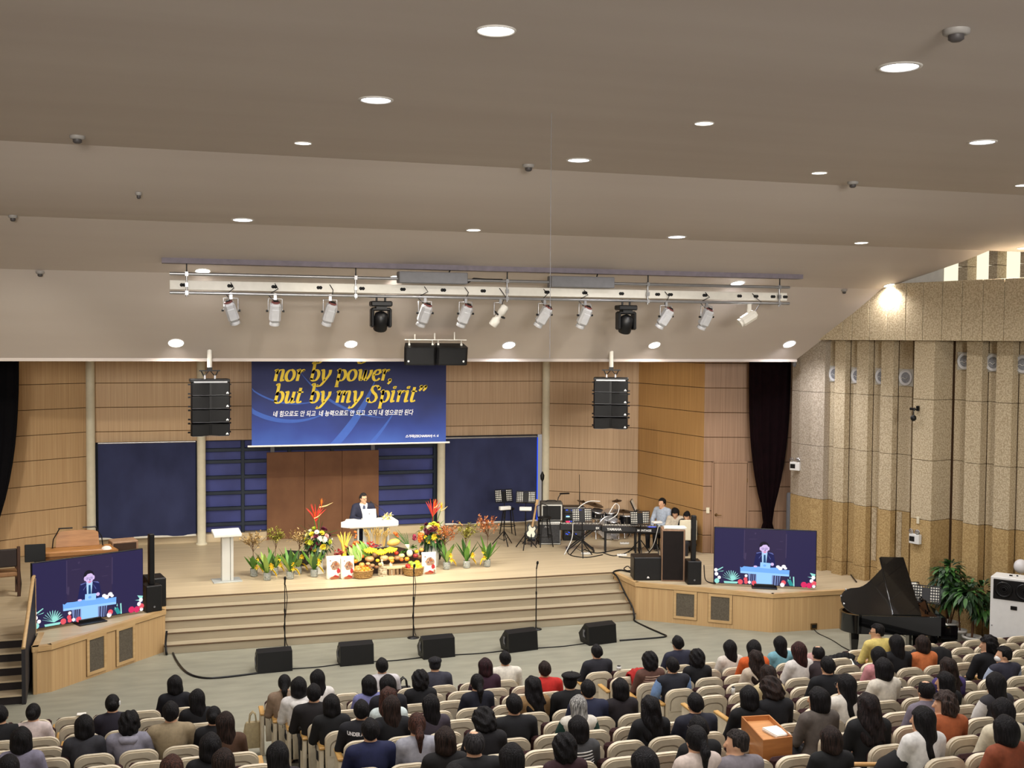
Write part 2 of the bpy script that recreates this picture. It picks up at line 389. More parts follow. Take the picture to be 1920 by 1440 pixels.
# brown board standing in front of the window
bz = atZ(500, 1011, .8); yb = bz[1]-.05; xl = atY(500, 930, yb)[0]; xr = atY(710, 930, yb)[0]; zt = atY(605, 846, yb)[2]
bd = thing('backdrop_board', 'tall rust-brown board standing behind the pulpit, in front of the blue window', 'board', ((xl+xr)/2, yb, .8))
W = xr-xl
for k in range(3):
    b = MB(); b.cb((-W/2+W*(k+.5)/3, 0, (zt-.8)/2), (W/3-.006, .05, zt-.8), b=.004); b.build('panel', RUST, bd)
b = MB(); b.box(-W/2+.1, -W/2+.2, .03, .08, 0, zt-.8+.15); b.box(W/2-.2, W/2-.1, .03, .08, 0, zt-.8+.15); b.build('support', GREY, bd)
# side curtains
def curtain(name, mt, x, y, w, ztop, tie, lab, side=0, az=0.0, bottom=.9):
    t = thing(name, lab, 'curtain', (x, y, 0), az); rings = []
    for i in range(15):
        z = ztop+(bottom-ztop)*i/14
        if z > tie: q = (ztop-z)/(ztop-tie); hw = w/2*(1-.86*q**3.2); cx = side*(w/2)*(q**3.2)*.55
        else: q = (tie-z)/(tie-bottom); hw = w/2*(.14+.30*min(1, q*2.5)); cx = side*(w/2)*.55
        ring = []
        for j in range(48):
            a = 2*math.pi*j/48; rr = 1+.05*math.sin(9*a)
            ring.append((cx+hw*math.cos(a)*rr, .11*math.sin(a)*(1+.5*math.sin(14*a)), z))
        rings.append(ring)
    b = MB(); b.loft(rings); b.build('drape', mt, t)
    b = MB(); b.lathe([(w*.10, -.05), (w*.115, 0), (w*.10, .05)], (side*(w/2)*.55, 0, tie), n=16); b.build('tie_band', mt, t)
    return t
p = on_wall(1444, 700, K2, K3, .35); a = math.atan2(K3[1]-K2[1], K3[0]-K2[0])
cx, cy = K2[0]+math.cos(a)*p[0]+math.sin(a)*.35, K2[1]+math.sin(a)*p[0]-math.cos(a)*.35
ztie = EYE-(970-638)*27.2/2100
curtain('stage_curtain', MAROON, cx, cy, .98, 5.9, ztie, 'dark maroon velvet curtain tied low, beside the door on stage right', .0, a)
cl = atY(-12, 800, 26.4)
curtain('stage_curtain', BKCURT, cl[0]-.1, 26.4, 1.2, 6.3, 1.0, 'black velvet curtain at the far left edge of the stage wall', -.9, 0.0)
# ================================================================ ceiling shell
CP = [(-7, 8.3), (14.55, 8.3), (15.1, 8.13), (15.8, 7.95), (16.5, 7.82), (17.1, 7.75), (17.67, 7.7205), (18.2, 7.55), (18.8, 7.395), (19.4, 7.25), (19.995, 7.079), (20.274, 6.874), (20.646, 6.623), (21.111, 6.335), (21.576, 6.046), (21.994, 5.786), (22.32, 5.582)]
ce = sempty('ceiling')
CUTS = [(0, 1), (1, 6), (6, 10), (10, 16)]
def xmax(y): return 18.5 if y < 17.6 else (19.44-.62-.259*y)/.966
for (i0, i1) in CUTS:
    vs = []; fs = []; pts = CP[i0:i1+1]; nx = 24
    for (y, z) in pts:
        for i in range(nx+1): vs.append((-9+((18.5 if i1 < 7 else xmax(y+.01))+9)*i/nx, y, z))
    for j in range(len(pts)-1):
        for i in range(nx): a = j*(nx+1)+i; fs.append((a, a+nx+1, a+nx+2, a+1))
    b = MB(); b.add(vs, fs, 0, True); o = b.build('ceiling_shell', CEILM, ce)
YL, ZL_ = CP[-1]; b = MB(); b.box(-9, 13.5, YL, YL+.12, ZL_-.06, ZL_+.03); b.box(-9, 13.5, YL+.12, YL+.2, ZL_+.02, 6.9); b.build('ceiling_lip', CEILM, ce)
b = MB(); b.box(-9, 14.2, YL+.1, 30, 6.6, 6.7); b.build('stage_ceiling', CEILM, ce)
x0, x1 = atY(303, 487, 19.27)[0], atY(1505, 520, 19.27)[0]
b = MB(); b.box(x0, x1, 19.25, 19.5, 7.2, 7.325); b.build('rig_slot', SLOTM, ce)
def ceil_hit(px, py):
    d = ray(px, py)
    for i in range(len(CP)-1):
        (ya, za), (yb_, zb) = CP[i], CP[i+1]
        # on ray: z = EYE + d2/d1*y
        s = d[2]/d[1]; den = s-(zb-za)/(yb_-ya)
        if abs(den) < 1e-9: continue
        y = (za-(zb-za)/(yb_-ya)*ya-EYE)/den
        if min(ya, yb_)-1e-6 <= y <= max(ya, yb_)+1e-6 and y > 0.5:
            n = Vector((0, (zb-za), -(yb_-ya))).normalized()
            return EY+d*(y/d[1]), n
    return None, None
# ================================================================ right stone wall (local x runs from the stage end towards the audience)
AZ = R(-15); SD = np.array([-math.sin(R(15)), math.cos(R(15))])
FAR = np.array([15.03, 18.98])+SD*4.6; NEAR = np.array([15.03, 18.98])-SD*9.5
re_, RL = wallframe('wall_right', FAR, NEAR)          # room side is local -y
def sx(px, d, py=800): return on_wall(px, py, FAR, NEAR, d)[0]
b = MB(); b.box(.25, RL, .05, .3, 0, 6.1); b.build('backing', GAP, re_)
def slab(s0, s1, d, z0, z1, mt, th=.06, nm='stone_slab'):
    b = MB(); b.cb(((s0+s1)/2, -d+th/2, (z0+z1)/2), (abs(s1-s0)-.008, th, z1-z0-.008), b=.006); b.build(nm, mt, re_)
ZU = [2.42, 3.62, 4.84, 6.02]; ZL = [0, 1.1, 2.42]
def column_of(s0, s1, d, zl, mts, th=.06):
    for i in range(len(zl)-1): slab(s0, s1, d, zl[i], zl[i+1], mts, th)
# curved pier next to the stage
pr = [(sx(1486, .0)-.02, .25), (sx(1486, 0)-.01, -.02), (sx(1500, .12), -.14), (sx(1522, .2), -.20), (sx(1545, .18), -.18), (sx(1552, .06), -.04), (sx(1552, 0)+.02, .2)]
for i in range(3):
    b = MB(); b.prism(pr, ZU[i]+.004, ZU[i+1]-.004); b.build('stone_slab', STONEG, re_)
for i in range(2):
    b = MB(); b.prism(pr, ZL[i]+.004, ZL[i+1]-.004); b.build('stone_slab', STONEY, re_)
# ribbed bays: (rib left px, rib right px) ; recess slab between the ribs; fan disc high in each recess
wsp = []
def bay(ribs, start_px, end_px, d=.17, slot=()):
    prev = sx(start_px, 0)
    for i, (a_, c_) in enumerate(ribs):
        s0, s1 = sx(a_, d), sx(c_, d)
        for (zl, mu) in ((ZU, STONEU), (ZL, STONEY)):
            column_of(prev, s0, 0.0, zl, mu)
            for q in range(len(zl)-1):
                b = MB(); b.cb(((s0+s1)/2, -d/2, (zl[q]+zl[q+1])/2), (s1-s0-.006, d, zl[q+1]-zl[q]-.008), b=.006); b.build('stone_rib', mu, re_)
        if i in slot or slot == 'all':
            b = MB(); b.box(s1+.03, s1+.16, -.012, .02, 1.25, 2.40); b.build('pale_slot', STONEU, re_)
        wsp.append((prev, s0)); prev = s1
    for (zl, mu) in ((ZU, STONEU), (ZL, STONEY)): column_of(prev, sx(end_px, 0), 0.0, zl, mu)
    wsp.append((prev, sx(end_px, 0)))
bay([(1563, 1583), (1604, 1626.5), (1649.5, 1673)], 1552, 1709, slot=(1, 2))
PD = .59
s0, s1 = sx(1711, PD), sx(1749, PD)
for (zl, mu) in ((ZU, STONEU), (ZL, STONEY)):
    for q in range(len(zl)-1):
        b = MB(); b.cb(((s0+s1)/2, -PD/2, (zl[q]+zl[q+1])/2), (s1-s0, PD, zl[q+1]-zl[q]-.008), b=.008); b.build('stone_pilaster', mu, re_)
bay([(1809, 1839), (1865, 1896)], 1788, 2000, d=.2)
s2 = sx(2000, 0)
for (zl, mu) in ((ZU, STONEU), (ZL, STONEY)):
    for q in range(6): column_of(s2+q*1.2, s2+(q+1)*1.2, 0, zl, mu)
# projecting beam
bx = [sx(p_, .7, 590) for p_ in (1486, 1540, 1580, 1598, 1630, 1662, 1698, 1730, 1766, 1803, 1842, 1882, 1925, 1975, 2040, 2120, 2220)]
for i in range(len(bx)-1):
    b = MB(); b.cb(((bx[i]+bx[i+1])/2, -.2, 6.6), (bx[i+1]-bx[i]-.01, 1.0, 1.16), b=.006); b.build('stone_beam', STONEU, re_)
# clerestory recess above the beam
b = MB(); b.box(-.4, RL, 1.9, 2.0, 7.18, 9.2); b.build('recess_wall', WHITE, re_)
cs = [sx(p_, -1.5, 480) for p_ in (1752, 1795, 1813, 1852, 1869, 1911, 1930, 1975, 1992, 2050, 2070)]
for i in range(0, len(cs)-1, 2):
    b = MB(); b.box(cs[i], cs[i+1], 1.84, 1.9, 7.2, 9.0); b.build('clerestory_panel', LITW, re_)
    if i+2 < len(cs):
        for q in range(4):
            b = MB(); b.cb(((cs[i+1]+cs[i+2])/2, 1.7, 7.4+q*.42), (cs[i+2]-cs[i+1]-.01, .34, .41), b=.006); b.build('stone_post', STONEU, re_)
b = MB(); b.box(-.4, RL, 1.2, 3.0, 9.0, 9.1); b.build('recess_ceiling', WHITE, re_)
# service post beside the maroon curtain
q = atZ(1474, 1040, .8); b = MB(); b.lathe([(.075, .8), (.075, 2.3), (.06, 2.34)], (q[0]-.05, q[1]-.2, 0), n=14)
tag(b.build('duct_post', GREY), 'short pale grey round post right of the maroon curtain', 'post')
# left side closing wall of the hall, out of the frame
b = MB(); b.box(-8.4, -8.2, -6, 26, 0, 8.4); struct(b.build('wall_west', WOODC))
# ================================================================ ceiling fittings
LENS = em('downlight_lens', (255, 250, 240), 4.5); LENSC = em('downlight_lens_cool', (236, 240, 255), 4.5)
RIM = pm('downlight_rim', (214, 210, 204), rough=.4, var=.03)
DL = [(930, 57, .27, 0), (1687, 125, .30, 1), (705, 187, .28, 1), (568, 268, .19, 0), (1320, 231, .19, 0), (1085, 300, .27, 1), (1842, 266, .27, 1), (1536, 324, .20, 0),
      (455, 412, .28, 1), (888, 431, .22, 0), (1269, 444, .28, 1), (1615, 455, .23, 0), (380, 508, .24, 0), (1383, 531, .26, 1), (1668, 535, .22, 0), (1919, 347, .22, 0), (1919, 465, .22, 0),
      (330, 643, .27, 0), (658, 645, .24, 0), (954, 647, .25, 1), (1227, 647, .24, 0), (1480, 645, .26, 1), (741, 520, .2, 0)]
def where(x, y):
    v = 'upper' if y < 200 else ('middle' if y < 400 else ('lower' if y < 560 else 'lowest'))
    return v
DLAB = {0: 'single bright downlight at the top centre of the ceiling', 1: 'white-rimmed downlight high at right below the round smoke detector', 2: 'white-rimmed downlight high on the flat ceiling, left of centre',
        3: 'bloom-bright downlight on the flat ceiling just left of the white-rimmed one', 4: 'bright downlight on the flat ceiling right of the hanging cord', 5: 'white-rimmed downlight just right of the hanging cord',
        6: 'white-rimmed downlight at the right edge of the flat ceiling', 7: 'bright downlight at the far right by the first ceiling edge', 8: 'cool white downlight, leftmost of the second ceiling band', 9: 'bright downlight, second along the second ceiling band',
        10: 'cool white downlight, third along the second ceiling band', 11: 'bright downlight, fourth along the second ceiling band', 12: 'downlight by the left end of the lighting rig', 13: 'downlight by the right end of the lighting rig',
        14: 'downlight where the ceiling meets the stone beam', 15: 'downlight cut by the right picture edge, upper of two', 16: 'downlight cut by the right picture edge, lower of two', 17: 'downlight low on the curved soffit above the left hanging speakers, leftmost of five',
        18: 'downlight low on the curved soffit, second from left of five', 19: 'downlight low on the soffit right of the horizontal speaker pair, middle of five', 20: 'downlight low on the soffit above the right hanging speakers, fourth of five',
        21: 'downlight low on the soffit at its right corner, last of five', 22: 'downlight half hidden behind the left grey rig box'}
for i, (px, py, dm, rim) in enumerate(DL):
    P, n = ceil_hit(px, py)
    if P is None: continue
    t = thing('downlight', DLAB[i], 'ceiling light', P, group=None)
    ax = n if n.z < 0 else -n
    b = MB(); b.lathe([(dm*.5, -.002), (dm*.5+.006, .012), (dm*.6 if rim else dm*.56, .008), (dm*.62 if rim else dm*.57, -.004)], (0, 0, 0), n=24, axis=ax); b.build('trim_ring', RIM, t)
    b = MB(); b.lathe([(0, .006), (dm*.3, .006), (dm*.5, .004)], (0, 0, 0), n=24, axis=ax); b.build('lens', LENSC if rim else LENS, t)
    l = lamp('downlight_lamp', 'SPOT', (0, 0, -.05), 190 if py < 560 else 120, (1, .95, .89) if not rim else (.97, .96, 1), size=.1, spot=155, blend=.9, parent=t)
# house lights further back, behind and beside the camera
for (x, y) in ((-4, 12.5), (-4, 7), (0, 3), (6, 4.5), (-3, -2), (4, -2), (12, 2), (12.5, 12.3), (0.5, 9), (-6, 17)):
    lamp('house_lamp', 'SPOT', (x, y, 8.22 if y < 14 else 7.8), 190, (1, .95, .89), size=.12, spot=155, blend=.9)
# stage wash: spots in the ceiling in front of the stage, and added fill lamps unseen behind the soffit lip
for (x, y, z, e, tx, ty, tz, sp) in ((0.5, 12.6, 8.2, 1150, 3.0, 26, .9, 32), (5.2, 12.6, 8.2, 1350, 4.6, 26.6, .9, 28), (9.5, 12.6, 8.2, 950, 8.0, 26.8, 1.4, 32), (-3, 12.6, 7.8, 1250, -2.2, 28, 2.3, 30), (4, 13, 7.8, 1000, 11.5, 27, 2.4, 28), (2, 13, 7.4, 600, 4, 29, 2.8, 32)):
    lamp('stage_wash', 'SPOT', (x, y, z), e*.68, (1, .93, .80), (tx, ty, tz), .12, sp, .8)
# soft fill added to brighten the soffit, from unseen lamps behind the camera
for (x, tx, e) in ((-4, -4, 3600), (-1, 2, 4200), (2, 8, 4200), (5, 13.5, 3400)): lamp('soffit_fill', 'SPOT', (x, -5, 7.0), e, (1, .95, .87), (tx, 22, 6.1), 1.4, 34, 1.0)
for x in (-.8, 2.2, 5.2, 8.2): lamp('stage_fill', 'SPOT', (x, 22.75, 6.4), 260, (1, .94, .82), (x, 25.2, .8), .25, 100, .8)  # unseen lamps added to brighten the stage floor
lamp('stage_fill', 'SPOT', (5.5, 22.8, 6.35), 330, (1, .92, .78), (12.2, 26.2, 2.6), .25, 50, .9)  # one more unseen lamp, added to brighten the angled wood wall
DET = pm('detector_grey', (150, 146, 142), rough=.5, var=.04); DETD = pm('detector_dark', (74, 70, 70), rough=.5)
for (px, py, d, lab) in ((1793, 56, .16, 'large round smoke detector high at the right of the ceiling'), (145, 255, .14, 'smoke detector on the ceiling edge at far left'), (991, 309, .13, 'smoke detector on the ceiling left of the hanging cord'),
                      (1599, 341, .13, 'smoke detector at the right end of the first ceiling edge'), (260, 361, .07, 'small dark sprinkler head on the left second ceiling band'), (24, 404, .1, 'dark detector at the left edge of the second band'),
                      (75, 509, .11, 'smoke detector low at far left of the ceiling'), (1583, 543, .1, 'smoke detector low right beside the rig')):
    P, n = ceil_hit(px, py)
    if P is None: continue
    t = thing('smoke_detector', lab, 'detector', P)
    b = MB(); b.lathe([(d*.62, .004), (d*.6, -.03), (d*.45, -.04)], n=18); b.build('base', DET, t)
    b = MB(); b.lathe([(d*.36, -.035), (d*.36, -.07), (d*.22, -.085), (0, -.087)], n=14); b.build('sensor_cap', DETD, t)
P, n = ceil_hit(1034, 212)
b = MB(); b.tube([(0, 0, .0), (0.0, 0, -.9), (.004, 0, -2.5)], .0025, n=5); tag(b.build('hanging_cord', GREY, None, P), 'thin cord hanging from the middle of the flat ceiling', 'cord')
# ================================================================ lighting rig
YR = 19.27
rx0, rx1 = atY(318, 530, YR)[0], atY(1480, 555, YR)[0]; rw = rx1-rx0
zt, zb, zr = atY(900, 526, YR)[2], atY(900, 559, YR)[2], atY(900, 545, YR)[2]
rg = thing('lighting_rig', 'long white lighting rig of two pipes and a socket raceway under the ceiling', 'rig', (rx0, YR, 0))
b = MB(); b.tube([(0, 0, zt), (rw, 0, zt)], .028, n=10); b.build('pipe', STEEL, rg)
b = MB(); b.tube([(0, 0, zb), (rw, 0, zb)], .028, n=10); b.build('pipe', STEEL, rg)
b = MB(); b.cb((rw/2, .11, zr), (rw, .07, .155), b=.006); b.build('raceway', WHITE, rg)
for px in (350, 667, 951, 1215, 1462):
    x = atY(px, 530, YR)[0]-rx0
    b = MB(); b.tube([(x, 0, 7.2), (x, .0, zt)], .012, n=6, m=1); b.tube([(x, .01, zt+.06), (x, .01, zb-.06)], .016, n=6)
    for z in (zt, zr, zb): b.cb((x, 0, z), (.05, .06, .07))
    b.build('hanger', [STEEL, BLACKM], rg)
for px in (343, 432, 515, 600, 680, 757, 833, 908, 1028, 1099, 1168, 1236, 1260, 1325, 1390, 1421, 1453, 1476):
    x = atY(px, 545, YR)[0]-rx0
    b = MB(); b.lathe([(.03, 0), (.028, .02), (0, .022)], (x-.02, .075, zr), n=10, axis=(0, -1, 0)); b.lathe([(.03, 0), (.028, .02), (0, .022)], (x+.02, .075, zr), n=10, axis=(0, -1, 0)); b.build('socket', BLACK, rg)
for (x0_, x1_, y0_, y1_, lab) in ((746, 874, 513, 533, 'left grey control box on top of the lighting rig'), (1030, 1148, 522, 540, 'right grey control box on top of the lighting rig')):
    a = atY(x0_, (y0_+y1_)/2, YR-.02); c = atY(x1_, (y0_+y1_)/2, YR-.02)
    t = thing('control_box', lab, 'box', ((a[0]+c[0])/2, YR-.02, a[2]))
    b = MB(); b.cb((0, 0, .03), (c[0]-a[0], .25, .2), b=.012); b.build('housing', GREY, t)
    b = MB(); b.tube([(.3, 0, .12), (.33, .02, .2), (.38, .02, .27)], .012); b.build('cable', BLACKM, t)
b = MB(); a = atY(876, 530, YR)-np.array([0, 0, 0]); b.tube([(0, 0, 0), (.12, 0, .07), (.3, 0, .06), (.65, 0, .06)], .02); tag(b.build('rig_cable', BLACKM, None, a), 'black cable lying on the rig between the two grey boxes', 'cable')
REDV = pm('lamp_rear_vent', (110, 60, 56), rough=.6)
def rot_to(d):
    d = Vector(d).normalized(); return Vector((0, 0, -1)).rotation_difference(d).to_matrix().to_4x4()
def cable_mb(x, z0, z1, sw): 
    b = MB(); b.tube([(x, .06, z0), (x+.05, -.03, z0-.1), (x+sw, -.02, z0-.17), (x-.05+sw, -.01, z1+.14), (x+.02, .01, z1)], .008, n=5); return b
FIX = [(433, .35, 'leftmost of the silver spotlights on the rig, tilted right'), (516, -.02, 'second silver spotlight from the left on the rig'), (619, -.25, 'third silver spotlight from the left, before the first black moving head'),
       (797, -.28, 'silver spotlight just right of the left black moving head'), (873, -.30, 'silver spotlight left of the slim white profile lamp'), (1021, -.50, 'silver spotlight right of the slim white profile lamp'),
       (1097, -.30, 'silver spotlight just left of the right black moving head'), (1249, -.50, 'silver spotlight just right of the right black moving head'), (1325, -.30, 'second silver spotlight right of the right black moving head')]
FX = []
for (px, dx, lab) in FIX:
    x = atY(px, 560, YR)[0]; d = Vector((dx, .42, -1)); T = rot_to(d)
    t = thing('stage_spotlight', lab, 'spotlight', (x, YR, zb)); t.scale = (.93,)*3
    b = MB(); b.M = Matrix.Translation((0, 0, -.30)) @ T; b.cb((0, 0, -.02), (.2, .2, .38), b=.045); b.cb((.0, -.105, -.05), (.14, .02, .22), b=.008); b.lathe([(.085, -.21), (.095, -.26), (.09, -.27)], n=16); b.build('housing', SILV, t)
    b = MB(); b.M = Matrix.Translation((0, 0, -.30)) @ T; b.lathe([(0, .185), (.075, .18), (.08, .16)], n=14); b.cb((0, 0, .19), (.08, .05, .03), 1); b.build('rear_cap', [REDV, BLACK], t)
    b = MB(); b.M = Matrix.Translation((0, 0, -.30)) @ T; b.lathe([(0, -.262), (.085, -.262)], n=14); b.build('lens', GREY, t)
    b = MB()
    for s in (-1, 1): b.tube([(s*.125, 0, -.30), (s*.125, 0, -.08), (0, 0, -.08)], .011, n=5); b.lathe([(.02, 0), (.02, .04)], (s*.125, 0, -.30), n=8, m=1, axis=(s, 0, 0))
    b.cb((0, 0, -.04), (.05, .05, .12)); b.build('yoke', [STEEL, BLACK], t)
    cable_mb(0, .2, -.16, rng.uniform(-.1, .12)).build('cable', BLACKM, t); FX.append((x, d))
# slim profile lamp, and the one turned sideways
x = atY(938, 560, YR)[0]; t = thing('stage_spotlight', 'slim white profile lamp with knobs at the middle of the rig', 'spotlight', (x, YR, zb)); t.scale = (.93,)*3; T = rot_to((-.6, .35, -1))
b = MB(); b.M = Matrix.Translation((0, 0, -.30)) @ T; b.lathe([(.05, .2), (.075, .17), (.08, .02), (.06, .0), (.06, -.1), (.085, -.13), (.085, -.26), (.07, -.27)], n=14)
for a in range(5): b.cb((.1*math.cos(a*1.3), .1*math.sin(a*1.3), -.02), (.05, .03, .03), 1)
b.build('housing', [WHITE, BLACK], t)
b = MB(); b.tube([(-.12, 0, -.32), (-.12, 0, -.08), (0, 0, -.08)], .011, n=5); b.cb((0, 0, -.04), (.05, .05, .12)); b.build('yoke', STEEL, t); cable_mb(0, .2, -.2, .1).build('cable', BLACKM, t)
x = atY(1405, 560, YR)[0]; t = thing('stage_spotlight', 'white spotlight turned sideways at the right end of the rig', 'spotlight', (x, YR, zb)); t.scale = (.93,)*3; T = rot_to((-1.2, .2, -.75))
b = MB(); b.M = Matrix.Translation((0, 0, -.30)) @ T; b.cb((0, 0, -.02), (.2, .2, .40), b=.06); b.lathe([(.09, -.2), (.095, -.24)], n=14); b.build('housing', WHITE, t)
b = MB(); b.cb((0, 0, -.12), (.09, .04, .26), b=.01); b.build('yoke', WHITE, t); cable_mb(.1, .2, -.2, .16).build('cable', BLACKM, t)
for (px, lab) in ((714, 'black moving head lamp, left one of two on the rig'), (1174, 'black moving head lamp, right one of two on the rig')):
    x = atY(px, 560, YR)[0]; t = thing('moving_head', lab, 'spotlight', (x, YR, zb)); t.scale = (.93,)*3
    b = MB(); b.cb((0, 0, -.14), (.40, .26, .10), b=.02); b.cb((0, 0, -.2), (.2, .2, .06)); b.build('base', BLACK, t)
    b = MB()
    for s in (-1, 1): b.cb((s*.165, 0, -.40), (.06, .2, .36), b=.025); b.tube([(s*.08, 0, -.1), (s*.08, 0, .03)], .02, n=6)
    b.cb((0, 0, -.24), (.36, .18, .06), b=.02); b.build('yoke', BLACK, t)
    b = MB(); b.M = Matrix.Translation((0, 0, -.45)) @ rot_to((.0, .5, -1)); b.lathe([(.06, .17), (.12, .13), (.14, .0), (.13, -.17), (.12, -.19)], n=16); b.build('head', BLACK, t)
    b = MB(); b.lathe([(0, .02), (.05, .02), (.055, 0)], (0, -.12, -.38), n=12, axis=(0, -1, .4)); b.build('eye', pm('lens_glass_dark', (70, 76, 90), rough=.1), t)
# rig lamps that light the harvest display
for (x, d) in FX[1:8:2]:
    lamp('rig_beam', 'SPOT', (x+d.x*.7, YR+.42*.7, zb-.75), 240, (1, .90, .70), (4.6+.15*(x-5), 25.3, .9), .06, 46, .7)
# ================================================================ hanging speakers
MARK = em('speaker_badge', (235, 235, 235), .5)
def badge(b, x, y, z, s=.05, m=1):
    b.prism([(x-s*.5, z-s*.4), (x-s*.5, z), (x, z+s*.55), (x+s*.5, z), (x+s*.5, z-s*.4), (x+s*.15, z-s*.4), (x, z-s*.1), (x-s*.15, z-s*.4)], y-.004, y, m, 'y')
BADGEM = pm('white_badge', (236, 236, 236), rough=.4, var=.02)
def line_array(px, rz, lab):
    P = atY(px, 700, 22.09)
    t = thing('line_array', lab, 'speaker', (P[0], 22.09, .42), rz); t.scale = (.93,)*3
    zc = 5.13
    b = MB(); b.tube([(0, 0, 5.80), (0, 0, zc+.24)], .05, n=10); b.build('drop_pole', WHITE, t)
    b = MB(); b.cb((0, 0, zc+.2), (.1, .1, .08)); b.cb((0, 0, zc+.17), (.42, .05, .025))
    for s in (-1, 1):
        b.tube([(s*.17, 0, zc+.17), (s*.1, 0, zc+.03)], .014, n=6); b.tube([(s*.02, 0, zc+.16), (s*.12, .0, zc+.04)], .01, n=5)
        b.cb((s*.1, -.05, zc+.03), (.03, .03, .09), 1)
    b.build('bracket', [BLACKM, STEEL], t)
    b = MB(); b.cb((0, .02, zc-.03), (.78, .42, .07), b=.01); b.cb((0, -.205, zc-.055), (.66, .01, .03), 1); b.build('top_frame', [BLACK, STEEL], t)
    for k in range(4):
        tl = R((0, 2, 6, 11)[k]); z = zc-.20-.262*k-(.0, 0, .003, .012)[k]; y = (0, .0, .015, .05)[k]
        M = Matrix.Translation((0, y, z)) @ Matrix.Rotation(tl, 4, 'X')
        pl = [(-.39, -.16), (-.36, -.22), (-.2, -.22), (-.02, -.17), (.02, -.17), (.2, -.22), (.36, -.22), (.39, -.16), (.33, .25), (-.33, .25)]
        b = MB(); b.M = M; b.prism(pl, -.125, .125); b.build('cabinet', BLACK, t)
        b = MB(); b.M = M
        for s in (-1, 1):
            vs = []
            for q in range(7):
                u = q/6; vs += [(s*(.03+.33*u), -.178-.05*math.sin(u*math.pi*.5)-.006, -.11), (s*(.03+.33*u), -.178-.05*math.sin(u*math.pi*.5)-.006, .11)]
            b.add(vs, [(2*q, 2*q+2, 2*q+3, 2*q+1) for q in range(6)], 0, True)
        badge(b, .33, -.232, -.075, .05)
        for s in (-1, 1):
            for zz in (-.1, .09): b.cb((s*.405, .0, zz), (.05, .03, .03), 2)
        b.box(-.36, .36, -.232, -.228, -.126, -.121, 3)
        b.build('grille', [GRILL, BADGEM, BLACKM, GREY], t)
    return t
line_array(393, R(4), 'black line array of four speaker cabinets hanging left of the blue banner')
line_array(1146, R(-24), 'black line array of four speaker cabinets hanging on the right, before the wood wall')
P = atY(816, 664, 21.4)
t = thing('speaker_cluster', 'black horizontal pair of speakers fixed under the soffit above the banner', 'speaker', (P[0], 21.4, P[2]), R(-6)); t.scale = (.93,)*3
for s in (-1, 1):
    b = MB(); b.M = Matrix.Translation((s*.325, 0, 0)) @ Matrix.Rotation(R(s*4), 4, 'Z') @ Matrix.Rotation(R(14), 4, 'X')
    pl = [(-.33, -.16), (-.29, -.2), (.29, -.2), (.33, -.16), (.30, .2), (-.30, .2)]
    b.prism(pl, -.19, .19); b.build('cabinet', BLACK, t)
    b = MB(); b.M = Matrix.Translation((s*.325, 0, 0)) @ Matrix.Rotation(R(s*4), 4, 'Z') @ Matrix.Rotation(R(14), 4, 'X')
    b.cb((0, -.205, 0), (.57, .012, .33), b=.004); b.lathe([(.022, 0), (.02, .006)], (s*.24, -.212, -.1), n=10, m=1, axis=(0, -1, 0)); b.build('grille', [GRILL, BADGEM], t)
b = MB(); b.cb((0, 0, .30), (1.3, .2, .02))
for x in (-.55, -.06, .06, .55): b.tube([(x, 0, .3), (x, -.02, .17)], .014, n=6); b.cb((x, -.02, .2), (.04, .05, .05))
b.build('mount_plate', WHITE, t)
b = MB()
for x in (-.6, 0, .6): b.tube([(x*.7, .1, .3), (x*.7, .12, .52)], .018, n=6)
b.build('mount_rod', WHITE, t)
# ================================================================ banner with lettering
YB = 26.0
def bannermat():
    mt, nt, b = _new('banner_print'); L = nt.links.new
    tc = nt.nodes.new('ShaderNodeTexCoord'); nz = nt.nodes.new('ShaderNodeTexNoise'); nz.inputs['Scale'].default_value = .8; nz.inputs['Detail'].default_value = 3
    gr = nt.nodes.new('ShaderNodeSeparateXYZ'); L(tc.outputs['Object'], gr.inputs[0]); L(tc.outputs['Object'], nz.inputs['Vector'])
    mp = nt.nodes.new('ShaderNodeMapRange'); mp.inputs[1].default_value = 0; mp.inputs[2].default_value = 2.0; L(gr.outputs['Z'], mp.inputs[0])
    ad = nt.nodes.new('ShaderNodeMath'); ad.operation = 'MULTIPLY_ADD'; ad.inputs[1].default_value = .7; L(nz.outputs['Fac'], ad.inputs[0]); L(mp.outputs[0], ad.inputs[2])
    cr = nt.nodes.new('ShaderNodeValToRGB'); e = cr.color_ramp.elements
    e[0].position = .2; e[0].color = (*lin((56, 92, 176)), 1); e[1].position = 1.15 if False else 1.0; e[1].color = (*lin((26, 34, 84)), 1)
    x = cr.color_ramp.elements.new(.55); x.color = (*lin((36, 58, 136)), 1)
    L(ad.outputs[0], cr.inputs[0]); L(cr.outputs[0], b.inputs['Base Color']); b.inputs['Roughness'].default_value = .7
    return mt
BANM = bannermat(); SWIRL = pm('banner_swirl_print', (58, 92, 176), rough=.7, var=.03)
YEL = pm('banner_yellow_print', (236, 206, 66), rough=.7, var=.03); WHT = pm('banner_white_print', (240, 240, 244), rough=.7, var=.02)
bl, br = atY(472, 836, YB), atY(836, 829, YB)
bw = br[0]-bl[0]; zb0 = (bl[2]+br[2])/2
bn = thing('banner', 'large blue hanging banner with yellow and white scripture lettering above the pulpit', 'banner', (bl[0], YB, zb0))
b = MB(); b.box(0, bw, 0, .01, 0, 2.35); b.build('cloth', BANM, bn)
b = MB(); b.tube([(-.09, .005, -.01), (bw+.09, .005, -.01)], .022, n=8); b.build('bottom_rod', WHITE, bn)
b = MB(); b.tube([(-.05, .005, 2.36), (bw+.05, .005, 2.36)], .022, n=8); b.build('top_rod', WHITE, bn)
